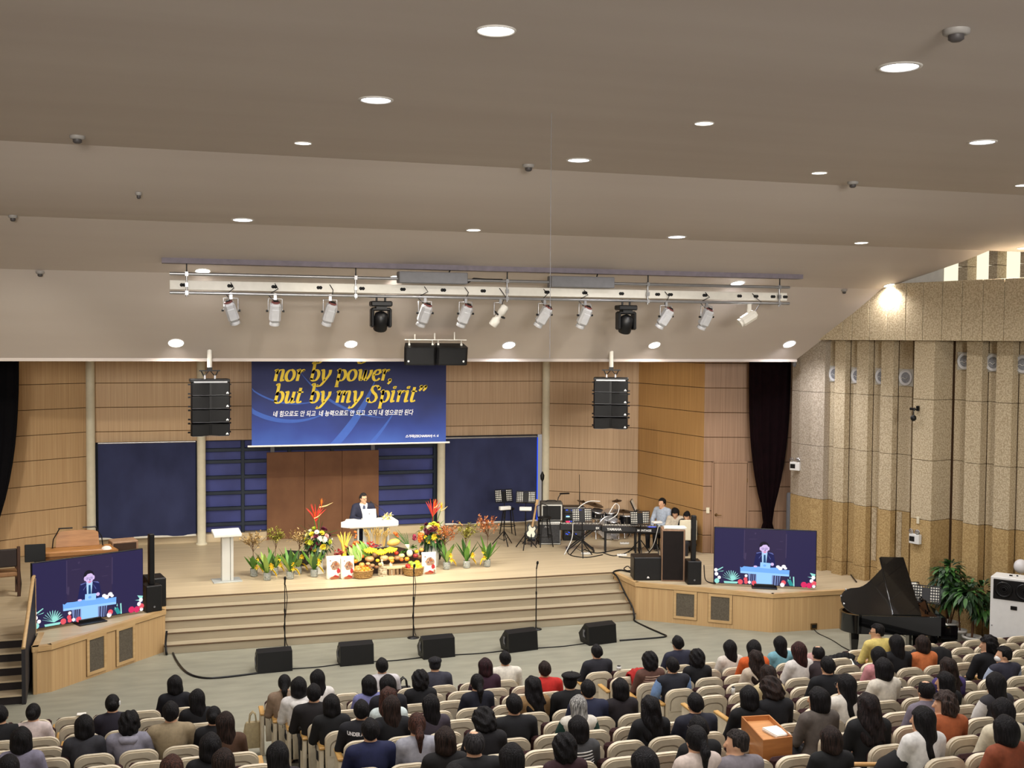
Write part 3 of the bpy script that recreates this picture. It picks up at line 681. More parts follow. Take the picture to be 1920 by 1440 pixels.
for x in (.3, bw-.3): b = MB(); b.tube([(x, .005, 2.36), (x, .005, 6.61-zb0)], .008, n=5); b.build('suspension_cord', BLACKM, bn)
b = MB()
for (cx, cz, r_, a0, a1, wd) in ((.9, 2.3, 1.75, 195, 300, .05), (3.2, 3.2, 2.6, 215, 268, .03), (-1.2, 3.0, 4.3, 300, 340, .09), (-.9, 3.3, 4.9, 296, 330, .05), (1.0, 2.6, 1.65, 205, 305, .02)):
    vs = []; n = 30
    for q in range(n+1):
        a = R(a0+(a1-a0)*q/n); w_ = wd*math.sin(math.pi*q/n)
        for rr in (r_-w_, r_+w_): vs.append((min(bw-.01, max(.01, cx+rr*math.cos(a))), -.003, min(2.3, max(.01, cz+rr*math.sin(a)))))
    b.add(vs, [(2*q, 2*q+2, 2*q+3, 2*q+1) for q in range(n)])
b.build('swirl_print', SWIRL, bn)
# a small hand-drawn bold italic serif alphabet: strokes (x, y) with the broad-nib rule
def arc(cx, cy, rx, ry, a0, a1, n=10): return [(cx+rx*math.cos(R(a0+(a1-a0)*i/n)), cy+ry*math.sin(R(a0+(a1-a0)*i/n))) for i in range(n+1)]
GL = {
 'n': (.92, [[(.0, .9), (.14, .98), (.2, .9), (.2, 0)], [(.2, .62), (.35, .9), (.55, .98), (.68, .85), (.68, .15), (.74, .03), (.9, .12)]]),
 'o': (.86, [arc(.4, .49, .32, .49, 90, 450, 22)]),
 'r': (.66, [[(.0, .9), (.14, .98), (.2, .9), (.2, 0)], [(.2, .6), (.35, .88), (.5, .97), (.6, .9)], [(.53, .93), (.6, .86)]]),
 'b': (.86, [[(.0, 1.5), (.2, 1.55), (.2, .1)], [(.2, .65)]+arc(.42, .49, .3, .48, 130, -150, 18)+[(.2, .12)]]),
 'y': (.84, [[(.0, .9), (.12, .97), (.2, .85), (.28, .3), (.38, .03)], [(.74, .97), (.74, .6), (.5, .1), (.2, -.38), (.0, -.46), (-.1, -.38)], [(-.1, -.38), (-.02, -.34)]]),
 'p': (.90, [[(.0, .88), (.14, .98), (.2, .9), (.2, -.48)], [(.06, -.5), (.36, -.5)], [(.2, .62)]+arc(.44, .49, .3, .48, 130, -150, 18)+[(.2, .12)]]),
 'w': (1.24, [[(.0, .9), (.12, .97), (.2, .85), (.24, .25), (.34, .03)], [(.34, .03), (.5, .25), (.62, .97)], [(.62, .97), (.66, .25), (.76, .03)], [(.76, .03), (.95, .3), (1.08, .7), (1.06, .97)]]),
 'e': (.76, [[(.1, .5), (.5, .58), (.64, .76), (.56, .95), (.4, .97)]+arc(.4, .49, .3, .48, 95, 300, 14)+[(.68, .22)]]),
 ',': (.4, [[(.16, .12), (.2, .02), (.16, -.15), (.04, -.3)], arc(.15, .08, .04, .05, 0, 360, 8)]),
 'u': (.94, [[(.0, .9), (.14, .97), (.2, .85), (.18, .25), (.3, .03), (.48, .12), (.66, .45)], [(.7, .97), (.66, .15), (.74, .03), (.92, .12)]]),
 't': (.6, [[(.22, 1.3), (.2, .8), (.17, .18), (.3, .03), (.5, .14)], [(.0, .93), (.5, .93)]]),
 'm': (1.36, [[(.0, .9), (.14, .98), (.2, .9), (.2, 0)], [(.2, .62), (.35, .9), (.52, .98), (.62, .85), (.62, 0)], [(.62, .62), (.78, .9), (.95, .98), (1.06, .85), (1.06, .15), (1.12, .03), (1.3, .12)]]),
 'S': (1.0, [[(.82, 1.05), (.8, 1.35)], [(.8, 1.2), (.66, 1.4), (.45, 1.46), (.24, 1.36), (.2, 1.12), (.36, .88), (.62, .66), (.74, .4), (.66, .12), (.42, -.03), (.18, .04), (.04, .3)], [(.04, .4), (.03, .05)]]),
 'i': (.52, [[(.0, .9), (.14, .97), (.2, .85), (.17, .15), (.25, .03), (.42, .12)], arc(.22, 1.28, .05, .06, 0, 360, 8)]),
 '"': (.8, [[(.2, 1.42), (.24, 1.3), (.18, 1.12), (.06, .98)], arc(.19, 1.36, .04, .06, 0, 360, 8), [(.55, 1.42), (.59, 1.3), (.53, 1.12), (.41, .98)], arc(.54, 1.36, .04, .06, 0, 360, 8)]),
 'g': (.84, [arc(.4, .62, .26, .34, 90, 450, 18), [(.3, .3), (.2, .12), (.4, .02), (.62, -.1), (.62, -.34), (.38, -.48), (.1, -.44), (.02, -.28), (.2, -.08)]]),
 ' ': (.48, []),
}
def serif(b, text, x, z, xh, wd=1.0, slant=.22, y=-.006, thick=.25, thin=.085):
    for ch in text:
        adv, st = GL[ch]
        for line in st:
            # resample smoothly
            pts = [np.array(p) for p in line]
            if 2 < len(pts) < 9:
                out = []
                for i in range(len(pts)-1):
                    p0 = pts[max(0, i-1)]; p1 = pts[i]; p2 = pts[i+1]; p3 = pts[min(len(pts)-1, i+2)]
                    for q in range(5):
                        t_ = q/5; out.append(.5*((2*p1)+(-p0+p2)*t_+(2*p0-5*p1+4*p2-p3)*t_*t_+(-p0+3*p1-3*p2+p3)*t_**3))
                out.append(pts[-1]); pts = out
            vs = []
            for i, p in enumerate(pts):
                d = pts[min(i+1, len(pts)-1)]-pts[max(i-1, 0)]; d = d/max(1e-6, np.linalg.norm(d)); nn = np.array([-d[1], d[0]])
                hw = .5*(thin+(thick-thin)*abs(nn[0]*.98+nn[1]*.2))
                for s_ in (1, -1):
                    q = p+nn*hw*s_; vs.append((x+(q[0]*wd+q[1]*slant)*xh, y, z+q[1]*xh))
            b.add(vs, [(2*i, 2*i+2, 2*i+3, 2*i+1) for i in range(len(pts)-1)])
        x += adv*xh*wd
    return x
def bco(px, py): p = atY(px, py, YB); return p[0]-bl[0], p[2]-zb0
def fit_text(text, pxl, pxr, pybase, xh_px, m, name, **kw):
    x0_, z0_ = bco(pxl, pybase); x1_, _ = bco(pxr, pybase); xh = bco(pxl, pybase-xh_px)[1]-z0_
    nat = sum(GL[c][0] for c in text)*xh
    b = MB(); serif(b, text, x0_, z0_, xh, wd=(x1_-x0_)/nat, **kw); b.build(name, m, bn)
fit_text('nor by power,', 511, 736, 714.5, 21.5, YEL, 'lettering')
fit_text('but by my Spirit"', 511, 797, 756, 22, YEL, 'lettering')
# descenders of the line above, cut by the soffit
fit_text('y', 598, 616, 671, 21.5, YEL, 'lettering'); fit_text('g', 672, 690, 671, 21.5, YEL, 'lettering')
def fonttext(body, name, mt, parent, loc, size, width=None, shear=0.0, rot=(R(90), 0, 0), bold=0.0, align='LEFT'):
    c = bpy.data.curves.new(name, 'FONT'); c.body = body; c.size = size; c.shear = shear; c.align_x = align; c.offset = bold
    o = bpy.data.objects.new(name, c); COL.objects.link(o)
    bpy.context.view_layer.update(); dg = bpy.context.evaluated_depsgraph_get(); me = bpy.data.meshes.new_from_object(o.evaluated_get(dg))
    bpy.data.objects.remove(o); me.name = name; me.materials.clear(); me.materials.append(mt)
    if width:
        xs_ = [v.co.x for v in me.vertices] or [0, 1]; k = width/max(1e-6, max(xs_)-min(xs_))
        for v in me.vertices: v.co.x *= k
    t_ = link(name, me, parent, loc); t_.rotation_euler = rot
    return t_
x0_, z0_ = bco(511, 783); x1_, z1_ = bco(774, 779)
fonttext('네 힘으로도 안 되고  네 능력으로도 안 되고  오직 내 영으로만 된다', 'lettering', WHT, bn, (x0_, -.006, z0_+.03), .145, x1_-x0_, .22, bold=.002)
x0_, z0_ = bco(760, 820); x1_, z1_ = bco(822, 820)
fonttext('스가랴(ZECHARIAH) 4 : 6', 'lettering', WHT, bn, (x0_, -.006, z0_), .075, x1_-x0_, .2, bold=.002)
# ================================================================ auditorium seats
SHELL = pm('ivory_seat_shell', (214, 202, 178), rough=.5, var=.05, scale=14, c2=(204, 191, 166), bump=.05)
GROOVE = pm('ivory_seat_groove', (140, 127, 106), rough=.7, var=.05)
CUSH = pm('wine_seat_cushion', (58, 32, 32), rough=.9, var=.1)
ARMW = pm('oak_armrest', (200, 158, 92), rough=.4, scale=3, stretch=(8, 1, 8), c2=(180, 136, 74))
PEDM = pm('seat_pedestal_grey', (70, 64, 60), rough=.6)
def shell_poly(w_, z0, z1, r_, n=6, taper=.02):
    hw = w_/2; p = [(-hw+taper, z0), (hw-taper, z0)]
    p += [(hw-r_+r_*math.cos(R(a)), z1-r_*.8+r_*.8*math.sin(R(a))) for a in [90*i/n for i in range(n+1)]]
    p += [(-hw+r_+r_*math.cos(R(a)), z1-r_*.8+r_*.8*math.sin(R(a))) for a in [90+90*i/n for i in range(n+1)]]
    return p
def arch(w_, z0, z1, r_, n=6):
    hw = w_/2
    return [(hw, z0)]+[(hw-r_+r_*math.cos(R(a)), z1-r_*.75+r_*.75*math.sin(R(a))) for a in [90*i/n for i in range(n+1)]]+[(-hw+r_+r_*math.cos(R(a)), z1-r_*.75+r_*.75*math.sin(R(a))) for a in [90+90*i/n for i in range(n+1)]]+[(-hw, z0)]
SHEAR = Matrix(((1, 0, 0, 0), (0, 1, -.13, .085), (0, 0, 1, 0), (0, 0, 0, 1)))
def ringpoly(b, P, Q, y, m):
    n = len(P); vs = [(x, y, z) for x, z in P]+[(x, y, z) for x, z in Q]
    b.add(vs, [(i, i+1, n+i+1, n+i) for i in range(n-1)], m)
SEAT_PROTO = {}
def seat_proto(down, left, right):
    key = (down, left, right)
    if key in SEAT_PROTO: return SEAT_PROTO[key]
    t = thing('auditorium_seat', 'seat', 'seat', (0, 0, -20)); me = SEAT_PROTO
    if 'shell' not in me:
        b = MB(); b.M = SHEAR
        out = shell_poly(.425, .24, .85, .13, 8); inn = shell_poly(.393, .255, .833, .118, 8)
        b.prism(out, -.05, .0, 0, 'y'); b.prism(inn, -.062, -.05, 0, 'y')
        A1 = arch(.31, .56, .765, .12); A2 = arch(.285, .56, .747, .11); ringpoly(b, A1, A2, -.0635, 1)
        A3 = arch(.284, .545, .746, .11); b.prism(A3, -.067, -.06, 0, 'y')
        me['shell'] = b
        b = MB(); b.M = SHEAR; b.prism(shell_poly(.39, .40, .80, .09), .0, .05, 0, 'y', True); me['cush'] = b
        b = MB(); b.cb((0, .27, .42), (.41, .42, .07), b=.03); me['down'] = b
        b = MB(); b.cb((0, .13, .60), (.41, .07, .40), b=.03, rot=(.13, 0, 0)); me['up'] = b
        b = MB(); b.cb((0, .14, .2), (.06, .12, .4)); b.cb((0, .14, .01), (.16, .24, .02)); me['ped'] = b
        b = MB(); b.cb((.2125+.012, .16, .64), (.045, .34, .028), 0, b=.008); b.cb((.2125+.012, .15, .44), (.022, .06, .38), 1); me['arm'] = b
        b = MB(); b.cb((-.2125-.03, .15, .645), (.07, .36, .032), b=.008); me['armL'] = b
        b = MB(); b.cb((-.2125-.03, .15, .335), (.05, .33, .585), b=.012); me['panL'] = b
        b = MB(); b.cb((.2125+.03, .15, .645), (.07, .36, .032), b=.008); me['armR'] = b
        b = MB(); b.cb((.2125+.03, .15, .335), (.05, .33, .585), b=.012); me['panR'] = b
        for k_, mts in (('shell', [SHELL, GROOVE]), ('cush', [CUSH]), ('down', [CUSH]), ('up', [CUSH]), ('ped', [PEDM]), ('arm', [ARMW, PEDM]), ('armL', [ARMW]), ('panL', [SHELL]), ('armR', [ARMW]), ('panR', [SHELL])):
            o = me[k_].build('seat_'+k_, mts); me[k_] = o.data; bpy.data.objects.remove(o)
    link('back_shell', me['shell'], t); link('back_cushion', me['cush'], t); link('seat_pan', me['down' if down else 'up'], t); link('pedestal', me['ped'], t)
    if left: link('armrest', me['armL'], t); link('side_panel', me['panL'], t)
    if right: link('armrest', me['armR'], t); link('side_panel', me['panR'], t)
    else: link('armrest', me['arm'], t)
    SEAT_PROTO[key] = t
    return t
BLK = {'left block': (-1.32, .118, .47, -9, 3), 'centre block': (1.45, .118, .475, 0, 7), 'right centre block': (6.31, .115, .462, 0, 8), 'far right block': (6.31, .115, .462, 10, 19)}
def seatx(bk, k, j): a = BLK[bk]; return a[0]+a[1]*k+a[2]*j
def rowy(k): return YF-PITY*k
def visible_seat(x, k):
    px, py, D = proj((x, rowy(k)-.05, .84+RISE*k)); return -45 < px < 1965 and py < 1452
SEATS = {}
for bk, a in BLK.items():
    for k in range(NROW):
        for j in range(a[3], a[4]+1):
            if visible_seat(seatx(bk, k, j), k): SEATS[(bk, k, j)] = None
# ================================================================ people
def sdf_mesh(fn, lo, hi, h):
    """polygonise fn<0 on a grid (surface nets)"""
    ax = [np.arange(lo[i], hi[i]+h, h) for i in range(3)]
    X, Y_, Z_ = np.meshgrid(*ax, indexing='ij'); V = fn(X, Y_, Z_).astype(np.float32)
    n = V.shape; c = tuple(q-1 for q in n)
    acc = np.zeros(c+(3,), np.float32); cnt = np.zeros(c, np.float32)
    off = [(i, j, k) for i in (0, 1) for j in (0, 1) for k in (0, 1)]
    S = lambda o: V[o[0]:o[0]+c[0], o[1]:o[1]+c[1], o[2]:o[2]+c[2]]
    for a in off:
        for q in range(3):
            if a[q] == 1: continue
            bq = list(a); bq[q] = 1
            va, vb = S(a), S(bq); mk = (va < 0) != (vb < 0)
            t = np.where(mk, va/np.where(mk, va-vb, 1), 0)
            for w_ in range(3):
                acc[..., w_] += np.where(mk, a[w_]+(t if w_ == q else 0), 0)
            cnt += mk
    act = cnt > 0; idx = -np.ones(c, np.int64); idx[act] = np.arange(act.sum())
    pos = acc[act]/cnt[act][:, None]; gi = np.argwhere(act); pos = (gi+pos)*h+np.array(lo)
    faces = []
    for q in range(3):
        u, v = (q+1) % 3, (q+2) % 3
        sl0 = [slice(None)]*3; sl1 = [slice(None)]*3; sl0[q] = slice(0, -1); sl1[q] = slice(1, None)
        a = V[tuple(sl0)] < 0; b2 = V[tuple(sl1)] < 0
        E = np.argwhere(a != b2)
        E = E[(E[:, u] > 0) & (E[:, v] > 0) & (E[:, u] < n[u]-1) & (E[:, v] < n[v]-1)]
        ins = a[tuple(E.T)]
        def cell(du, dv): G = E.copy(); G[:, u] += du; G[:, v] += dv; return idx[tuple(G.T)]
        Q = np.stack([cell(-1, -1), cell(0, -1), cell(0, 0), cell(-1, 0)], 1)
        Q[~ins] = Q[~ins][:, ::-1]; faces.append(Q)
    Fq = np.concatenate(faces); Fq = Fq[(Fq >= 0).all(1)]
    return pos, Fq
def np_mesh(name, pos, Fq):
    me = bpy.data.meshes.new(name); nv, nf = len(pos), len(Fq)
    me.vertices.add(nv); me.vertices.foreach_set('co', pos.astype(np.float32).ravel())
    me.loops.add(nf*4); me.loops.foreach_set('vertex_index', Fq.astype(np.int32).ravel())
    me.polygons.add(nf); me.polygons.foreach_set('loop_start', np.arange(0, nf*4, 4, dtype=np.int32)); me.polygons.foreach_set('loop_total', np.full(nf, 4, np.int32))
    me.polygons.foreach_set('use_smooth', np.ones(nf, bool)); me.update(); me.validate()
    return me
def cap(P, a, b, ra, rb=None):
    rb = ra if rb is None else rb; a = np.array(a, float); d = np.array(b, float)-a; L2 = max(1e-9, d@d)
    px, py, pz = P[0]-a[0], P[1]-a[1], P[2]-a[2]
    t = np.clip((px*d[0]+py*d[1]+pz*d[2])/L2, 0, 1)
    return np.sqrt((px-d[0]*t)**2+(py-d[1]*t)**2+(pz-d[2]*t)**2)-(ra+(rb-ra)*t)
def ell(P, c, r):
    k0 = np.sqrt(((P[0]-c[0])/r[0])**2+((P[1]-c[1])/r[1])**2+((P[2]-c[2])/r[2])**2)
    return (k0-1)*min(r)
def smin(a, b, k):
    h = np.clip(.5+.5*(b-a)/k, 0, 1); return b*(1-h)+a*h-k*h*(1-h)
def su(k, *ds):
    o = ds[0]
    for d in ds[1:]: o = smin(o, d, k)
    return o
def headframe(P, hc, yaw, pitch=0.0):
    """world -> head-local (face +y)"""
    x, y, z = P[0]-hc[0], P[1]-hc[1], P[2]-hc[2]; c, s = math.cos(-yaw), math.sin(-yaw)
    x, y = x*c-y*s, x*s+y*c
    c, s = math.cos(-pitch), math.sin(-pitch)
    y, z = y*c-z*s, y*s+z*c
    return x, y, z
def head_sdf(Q):
    d = su(.03, ell(Q, (0, -.012, .018), (.076, .094, .098)), ell(Q, (0, .018, -.04), (.056, .068, .075)))
    d = su(.012, d, cap(Q, (0, .088, .012), (0, .107, -.026), .010, .015))          # nose
    d = su(.008, d, cap(Q, (-.018, .082, -.062), (.018, .082, -.062), .009))        # lips
    d = su(.010, d, ell(Q, (0, .074, -.098), (.024, .022, .018)))                   # chin
    for s in (-1, 1):
        d = np.maximum(d, -(ell(Q, (s*.031, .100, .012), (.018, .014, .012))))       # eye sockets
        d = np.minimum(d, ell(Q, (s*.031, .082, .012), (.012, .011, .010)))           # eyeballs
        d = su(.008, d, ell(Q, (s*.078, -.004, -.008), (.010, .020, .032)))         # ears
    return d
def hand_sdf(P, wr, kn, side, palm_n=(0, 0, -1)):
    """palm + five bent fingers from wrist wr towards knuckle direction kn"""
    wr = np.array(wr, float); f = np.array(kn, float)-wr; f /= np.linalg.norm(f); nrm = np.array(palm_n, float); nrm -= f*(nrm@f); nrm /= np.linalg.norm(nrm); s = np.cross(f, nrm)*side
    d = None
    for i, (o, L) in enumerate(((-.030, .058), (-.010, .070), (.011, .074), (.031, .066))):
        k = wr+f*.088+s*o; e = k+f*L*.55+nrm*.012; t = e+f*L*.38+nrm*.03
        d0 = np.minimum(np.minimum(cap(P, wr+f*.02+s*o*.6, k, .0135, .0115), cap(P, k, e, .0105, .0095)), cap(P, e, t, .0095, .0075)); d = d0 if d is None else smin(d, d0, .006)
    b0 = wr+f*.025+s*.028; b1 = b0+f*.035+s*.028+nrm*.01; b2 = b1+f*.03+nrm*.012
    return smin(d, np.minimum(cap(P, b0, b1, .014, .011), cap(P, b1, b2, .011, .0085)), .008)
SEATED = {
 # name: hip width, shoulder half, chest r, head yaw, pitch(neg = bowed), lean x, head shift
 'man': dict(sh=.195, ch=.128, yaw=0, pit=-.05, w=1.0), 'woman': dict(sh=.165, ch=.112, yaw=0, pit=-.05, w=.92),
 'man_left': dict(sh=.195, ch=.128, yaw=R(62), pit=-.05, w=1.0), 'woman_bowed': dict(sh=.165, ch=.112, yaw=R(12), pit=-.55, w=.92), 'woman_right': dict(sh=.165, ch=.112, yaw=R(-35), pit=-.05, w=.92),
 'woman_left': dict(sh=.168, ch=.114, yaw=R(30), pit=-.08, w=.94)}
def seated_joints(p):
    J_ = dict(hip=(.09, .17, .50), chest=(0, .13, .84), neck=(0, .145, 1.0), head=(0, .165+(-.05 if p['pit'] > -.3 else .05), 1.125 if p['pit'] > -.3 else 1.09))
    s = p['sh']; J_['sh'] = (s, .12, .945); J_['el'] = (s+.055, .20, .69); J_['wr'] = (.10, .40, .60); J_['kn'] = (.11, .56, .50); J_['an'] = (.11, .55, .10); J_['toe'] = (.12, .68, .04)
    J_['head'] = (0, .16 if p['pit'] > -.3 else .20, J_['head'][2])
    return J_
def seated_fields(P, p, infl=0.0, parts='body'):
    J_ = seated_joints(p); c = p['ch']; ds = []
    if parts in ('body', 'top'):
        ds.append(su(.06, ell(P, (0, .15, .54), (.165*p['w']+infl, .125+infl, .13)), ell(P, (0, .13, .70), (.14*p['w']+infl, .105+infl, .2)), ell(P, (0, .12, .86), (c*1.28+infl, c*.86+infl, .17)),
                     cap(P, (-J_['sh'][0]*.8, .12, .955), (J_['sh'][0]*.8, .12, .955), .055+infl*.8)))
        for s in (-1, 1):
            m = lambda q: (q[0]*s, q[1], q[2])
            ds.append(su(.02, cap(P, m(J_['sh']), m(J_['el']), .052+infl, .042+infl), cap(P, m(J_['el']), m(J_['wr']), .042+infl, .030+infl)))
    if parts in ('body', 'legs'):
        ds.append(ell(P, (0, .16, .50), (.165*p['w']+infl, .13+infl, .11)))
        for s in (-1, 1):
            m = lambda q: (q[0]*s, q[1], q[2])
            ds.append(su(.03, cap(P, m(J_['hip']), m(J_['kn']), .082+infl, .058+infl), cap(P, m(J_['kn']), m(J_['an']), .055+infl, .038+infl)))
            ds.append(su(.02, cap(P, m(J_['an']), m((J_['an'][0], J_['an'][1], .05)), .04), cap(P, m((J_['an'][0], J_['an'][1]-.02, .045)), m(J_['toe']), .042, .036)))
    d = su(.035, *ds)
    if parts == 'top':
        d = smin(d, cap(P, (0, .125, .97), (0, .135, 1.0), .062+infl*.5, .055+infl*.5), .03)
    if parts == 'body':
        d = su(.03, d, cap(P, J_['neck'], (J_['head'][0], J_['head'][1]-.02, J_['head'][2]-.03), .052, .048)); d = smin(d, cap(P, (0, .12, .93), J_['neck'], .07, .055), .04)
        d = smin(d, head_sdf(headframe(P, J_['head'], p['yaw'], p['pit'])), .02)
        for s in (-1, 1):
            w_ = (J_['wr'][0]*s, J_['wr'][1], J_['wr'][2]); d = smin(d, hand_sdf(P, w_, (w_[0]-.02*s, w_[1]+.09, w_[2]-.02), s), .012)
    return d
PM = {}
def person_meshes(kind):
    if kind in PM: return PM[kind]
    p = SEATED[kind]; out = {}
    lo, hi = (-.32, -.02, -.01), (.32, .76, 1.27)
    pos, fq = sdf_mesh(lambda *P: seated_fields(P, p), lo, hi, .0125); out['body'] = np_mesh('body_'+kind, pos, fq)
    pos, fq = sdf_mesh(lambda *P: np.maximum(seated_fields(P, p, .014, 'top'), .47-P[2]), lo, (.34, .5, 1.08), .016); out['top'] = np_mesh('top_'+kind, pos, fq)
    pos, fq = sdf_mesh(lambda *P: seated_fields(P, p, .012, 'legs'), (-.26, 0, -.01), (.26, .76, .66), .02); out['legs'] = np_mesh('trousers_'+kind, pos, fq)
    J_ = seated_joints(p); out['J'] = J_; PM[kind] = out
    return out
def wob(P, a, f): x, y, z = P; return a*.45*(np.sin(f*(x+.45*z)+1)+np.sin(f*.83*(y-.6*z+.3*x)+2)+.7*np.sin(f*.7*(z+.8*x-.5*y)))
def hair_sdf(st, P):
    skull = ell(P, (0, -.014, .022), (.087, .106, .111)); face = np.maximum(.035-P[1], np.maximum(P[2]-.062, -P[2]-.4))   # negative inside the face opening
    x, y, z = P
    front = np.minimum(y-.028, .066-z)          # >0 inside the face opening
    if st == 'short':
        d = np.maximum(np.maximum(skull+wob(P, .006, 70), front), -.062-z+.25*np.maximum(-y, 0)*0)
        d = np.maximum(d, np.minimum(-.01-z, y+.035))
        return d
    if st == 'thin': return np.maximum(np.maximum(np.maximum(ell(P, (0, -.014, .018), (.083, .101, .103)), front), -.06-z), -ell(P, (0, .0, .13), (.045, .06, .05)))
    if st == 'bob':
        d = su(.03, ell(P, (0, -.018, .022), (.100, .116, .114)), ell(P, (0, -.03, -.06), (.104, .098, .085)))
        return np.maximum(np.maximum(d+wob(P, .006, 55), np.minimum(y-.04, .064-z)), -.135-z+.012*np.sin(70*x)+.01*np.sin(50*y+1))
    if st == 'curly':
        d = su(.03, ell(P, (0, -.022, .03), (.108, .118, .116)), ell(P, (0, -.04, -.05), (.105, .10, .085)))
        return np.maximum(d+wob(P, .011, 95), np.minimum(y-.03, .06-z))
    if st == 'long':
        d = su(.035, ell(P, (0, -.016, .022), (.096, .112, .113)), ell(P, (0, -.045, -.1), (.100, .075, .15)), ell(P, (0, -.085, -.24), (.098, .038, .16)))
        return np.maximum(d+wob(P, .005, 45), np.minimum(y-.038, .064-z))
    if st == 'wavy':
        d = su(.035, ell(P, (0, -.016, .022), (.10, .114, .115)), ell(P, (0, -.045, -.1), (.115, .085, .15)), ell(P, (0, -.085, -.24), (.125, .05, .15)))
        return np.maximum(d+wob(P, .009, 75), np.minimum(y-.036, .062-z))
    base = np.maximum(np.maximum(ell(P, (0, -.014, .022), (.084, .103, .109)), np.minimum(y-.03, .066-z)), -.07-z)
    if st == 'pony': return su(.02, base, cap(P, (0, -.11, .0), (0, -.145, -.06), .034, .04), cap(P, (0, -.14, -.06), (.01, -.12, -.22), .036, .014))
    if st == 'bun': return su(.02, base, ell(P, (0, -.125, .03), (.046, .04, .042))+wob(P, .004, 80))
    if st == 'beret': return su(.01, np.maximum(base, -.075-z), ell(P, (.01, -.025, .085), (.118, .122, .042)), cap(P, (.01, -.03, .12), (.02, -.03, .145), .006))
    if st == 'cap': return su(.008, np.maximum(base, -.05-z), ell(P, (0, -.01, .07), (.098, .118, .055)), ell(P, (0, .085, .05), (.075, .06, .014)))
    return base
HM = {}
def hair_mesh(st):
    if st not in HM:
        pos, fq = sdf_mesh(lambda *P: hair_sdf(st, P), (-.15, -.22, -.44), (.15, .16, .17), .0105); HM[st] = np_mesh('hair_'+st, pos, fq)
    return HM[st]
SKIN = pm('skin_tone', (206, 160, 128), rough=.55, var=.04)
TROU = pm('dark_trousers', (34, 33, 38), rough=.85)
MC = {}
def cloth(c, rough=.85):
    c = tuple(c)
    if c not in MC: MC[c] = pm('fabric_%d_%d_%d' % c, c, rough=rough, var=.12, scale=22, bump=.12)
    return MC[c]
def hairm(c):
    c = ('h',)+tuple(c)
    if c not in MC: MC[c] = pm('hair_%d_%d_%d' % c[1:], [x*1.25+4 for x in c[1:]], rough=.55, scale=2.2, stretch=(45, 45, 3.5), c2=[x*.45 for x in c[1:]], spec=.18, bump=.9, detail=6, sharp=(.38, .66))
    return MC[c]
def slot(o, mt):
    if len(o.material_slots) == 0: o.data.materials.append(mt)
    o.material_slots[0].link = 'OBJECT'; o.material_slots[0].material = mt
    return o
HK, DB, RB, GY = (20, 18, 20), (40, 28, 24), (66, 40, 32), (150, 148, 144)
TL = {1: (0, 1240, 7.2), 2: (230, 1240, 7.2), 3: (460, 1220, 6.546), 4: (720, 1220, 6.546), 5: (980, 1180, 5.538), 6: (1280, 1180, 5.538), 7: (1574, 1180, 5.538)}
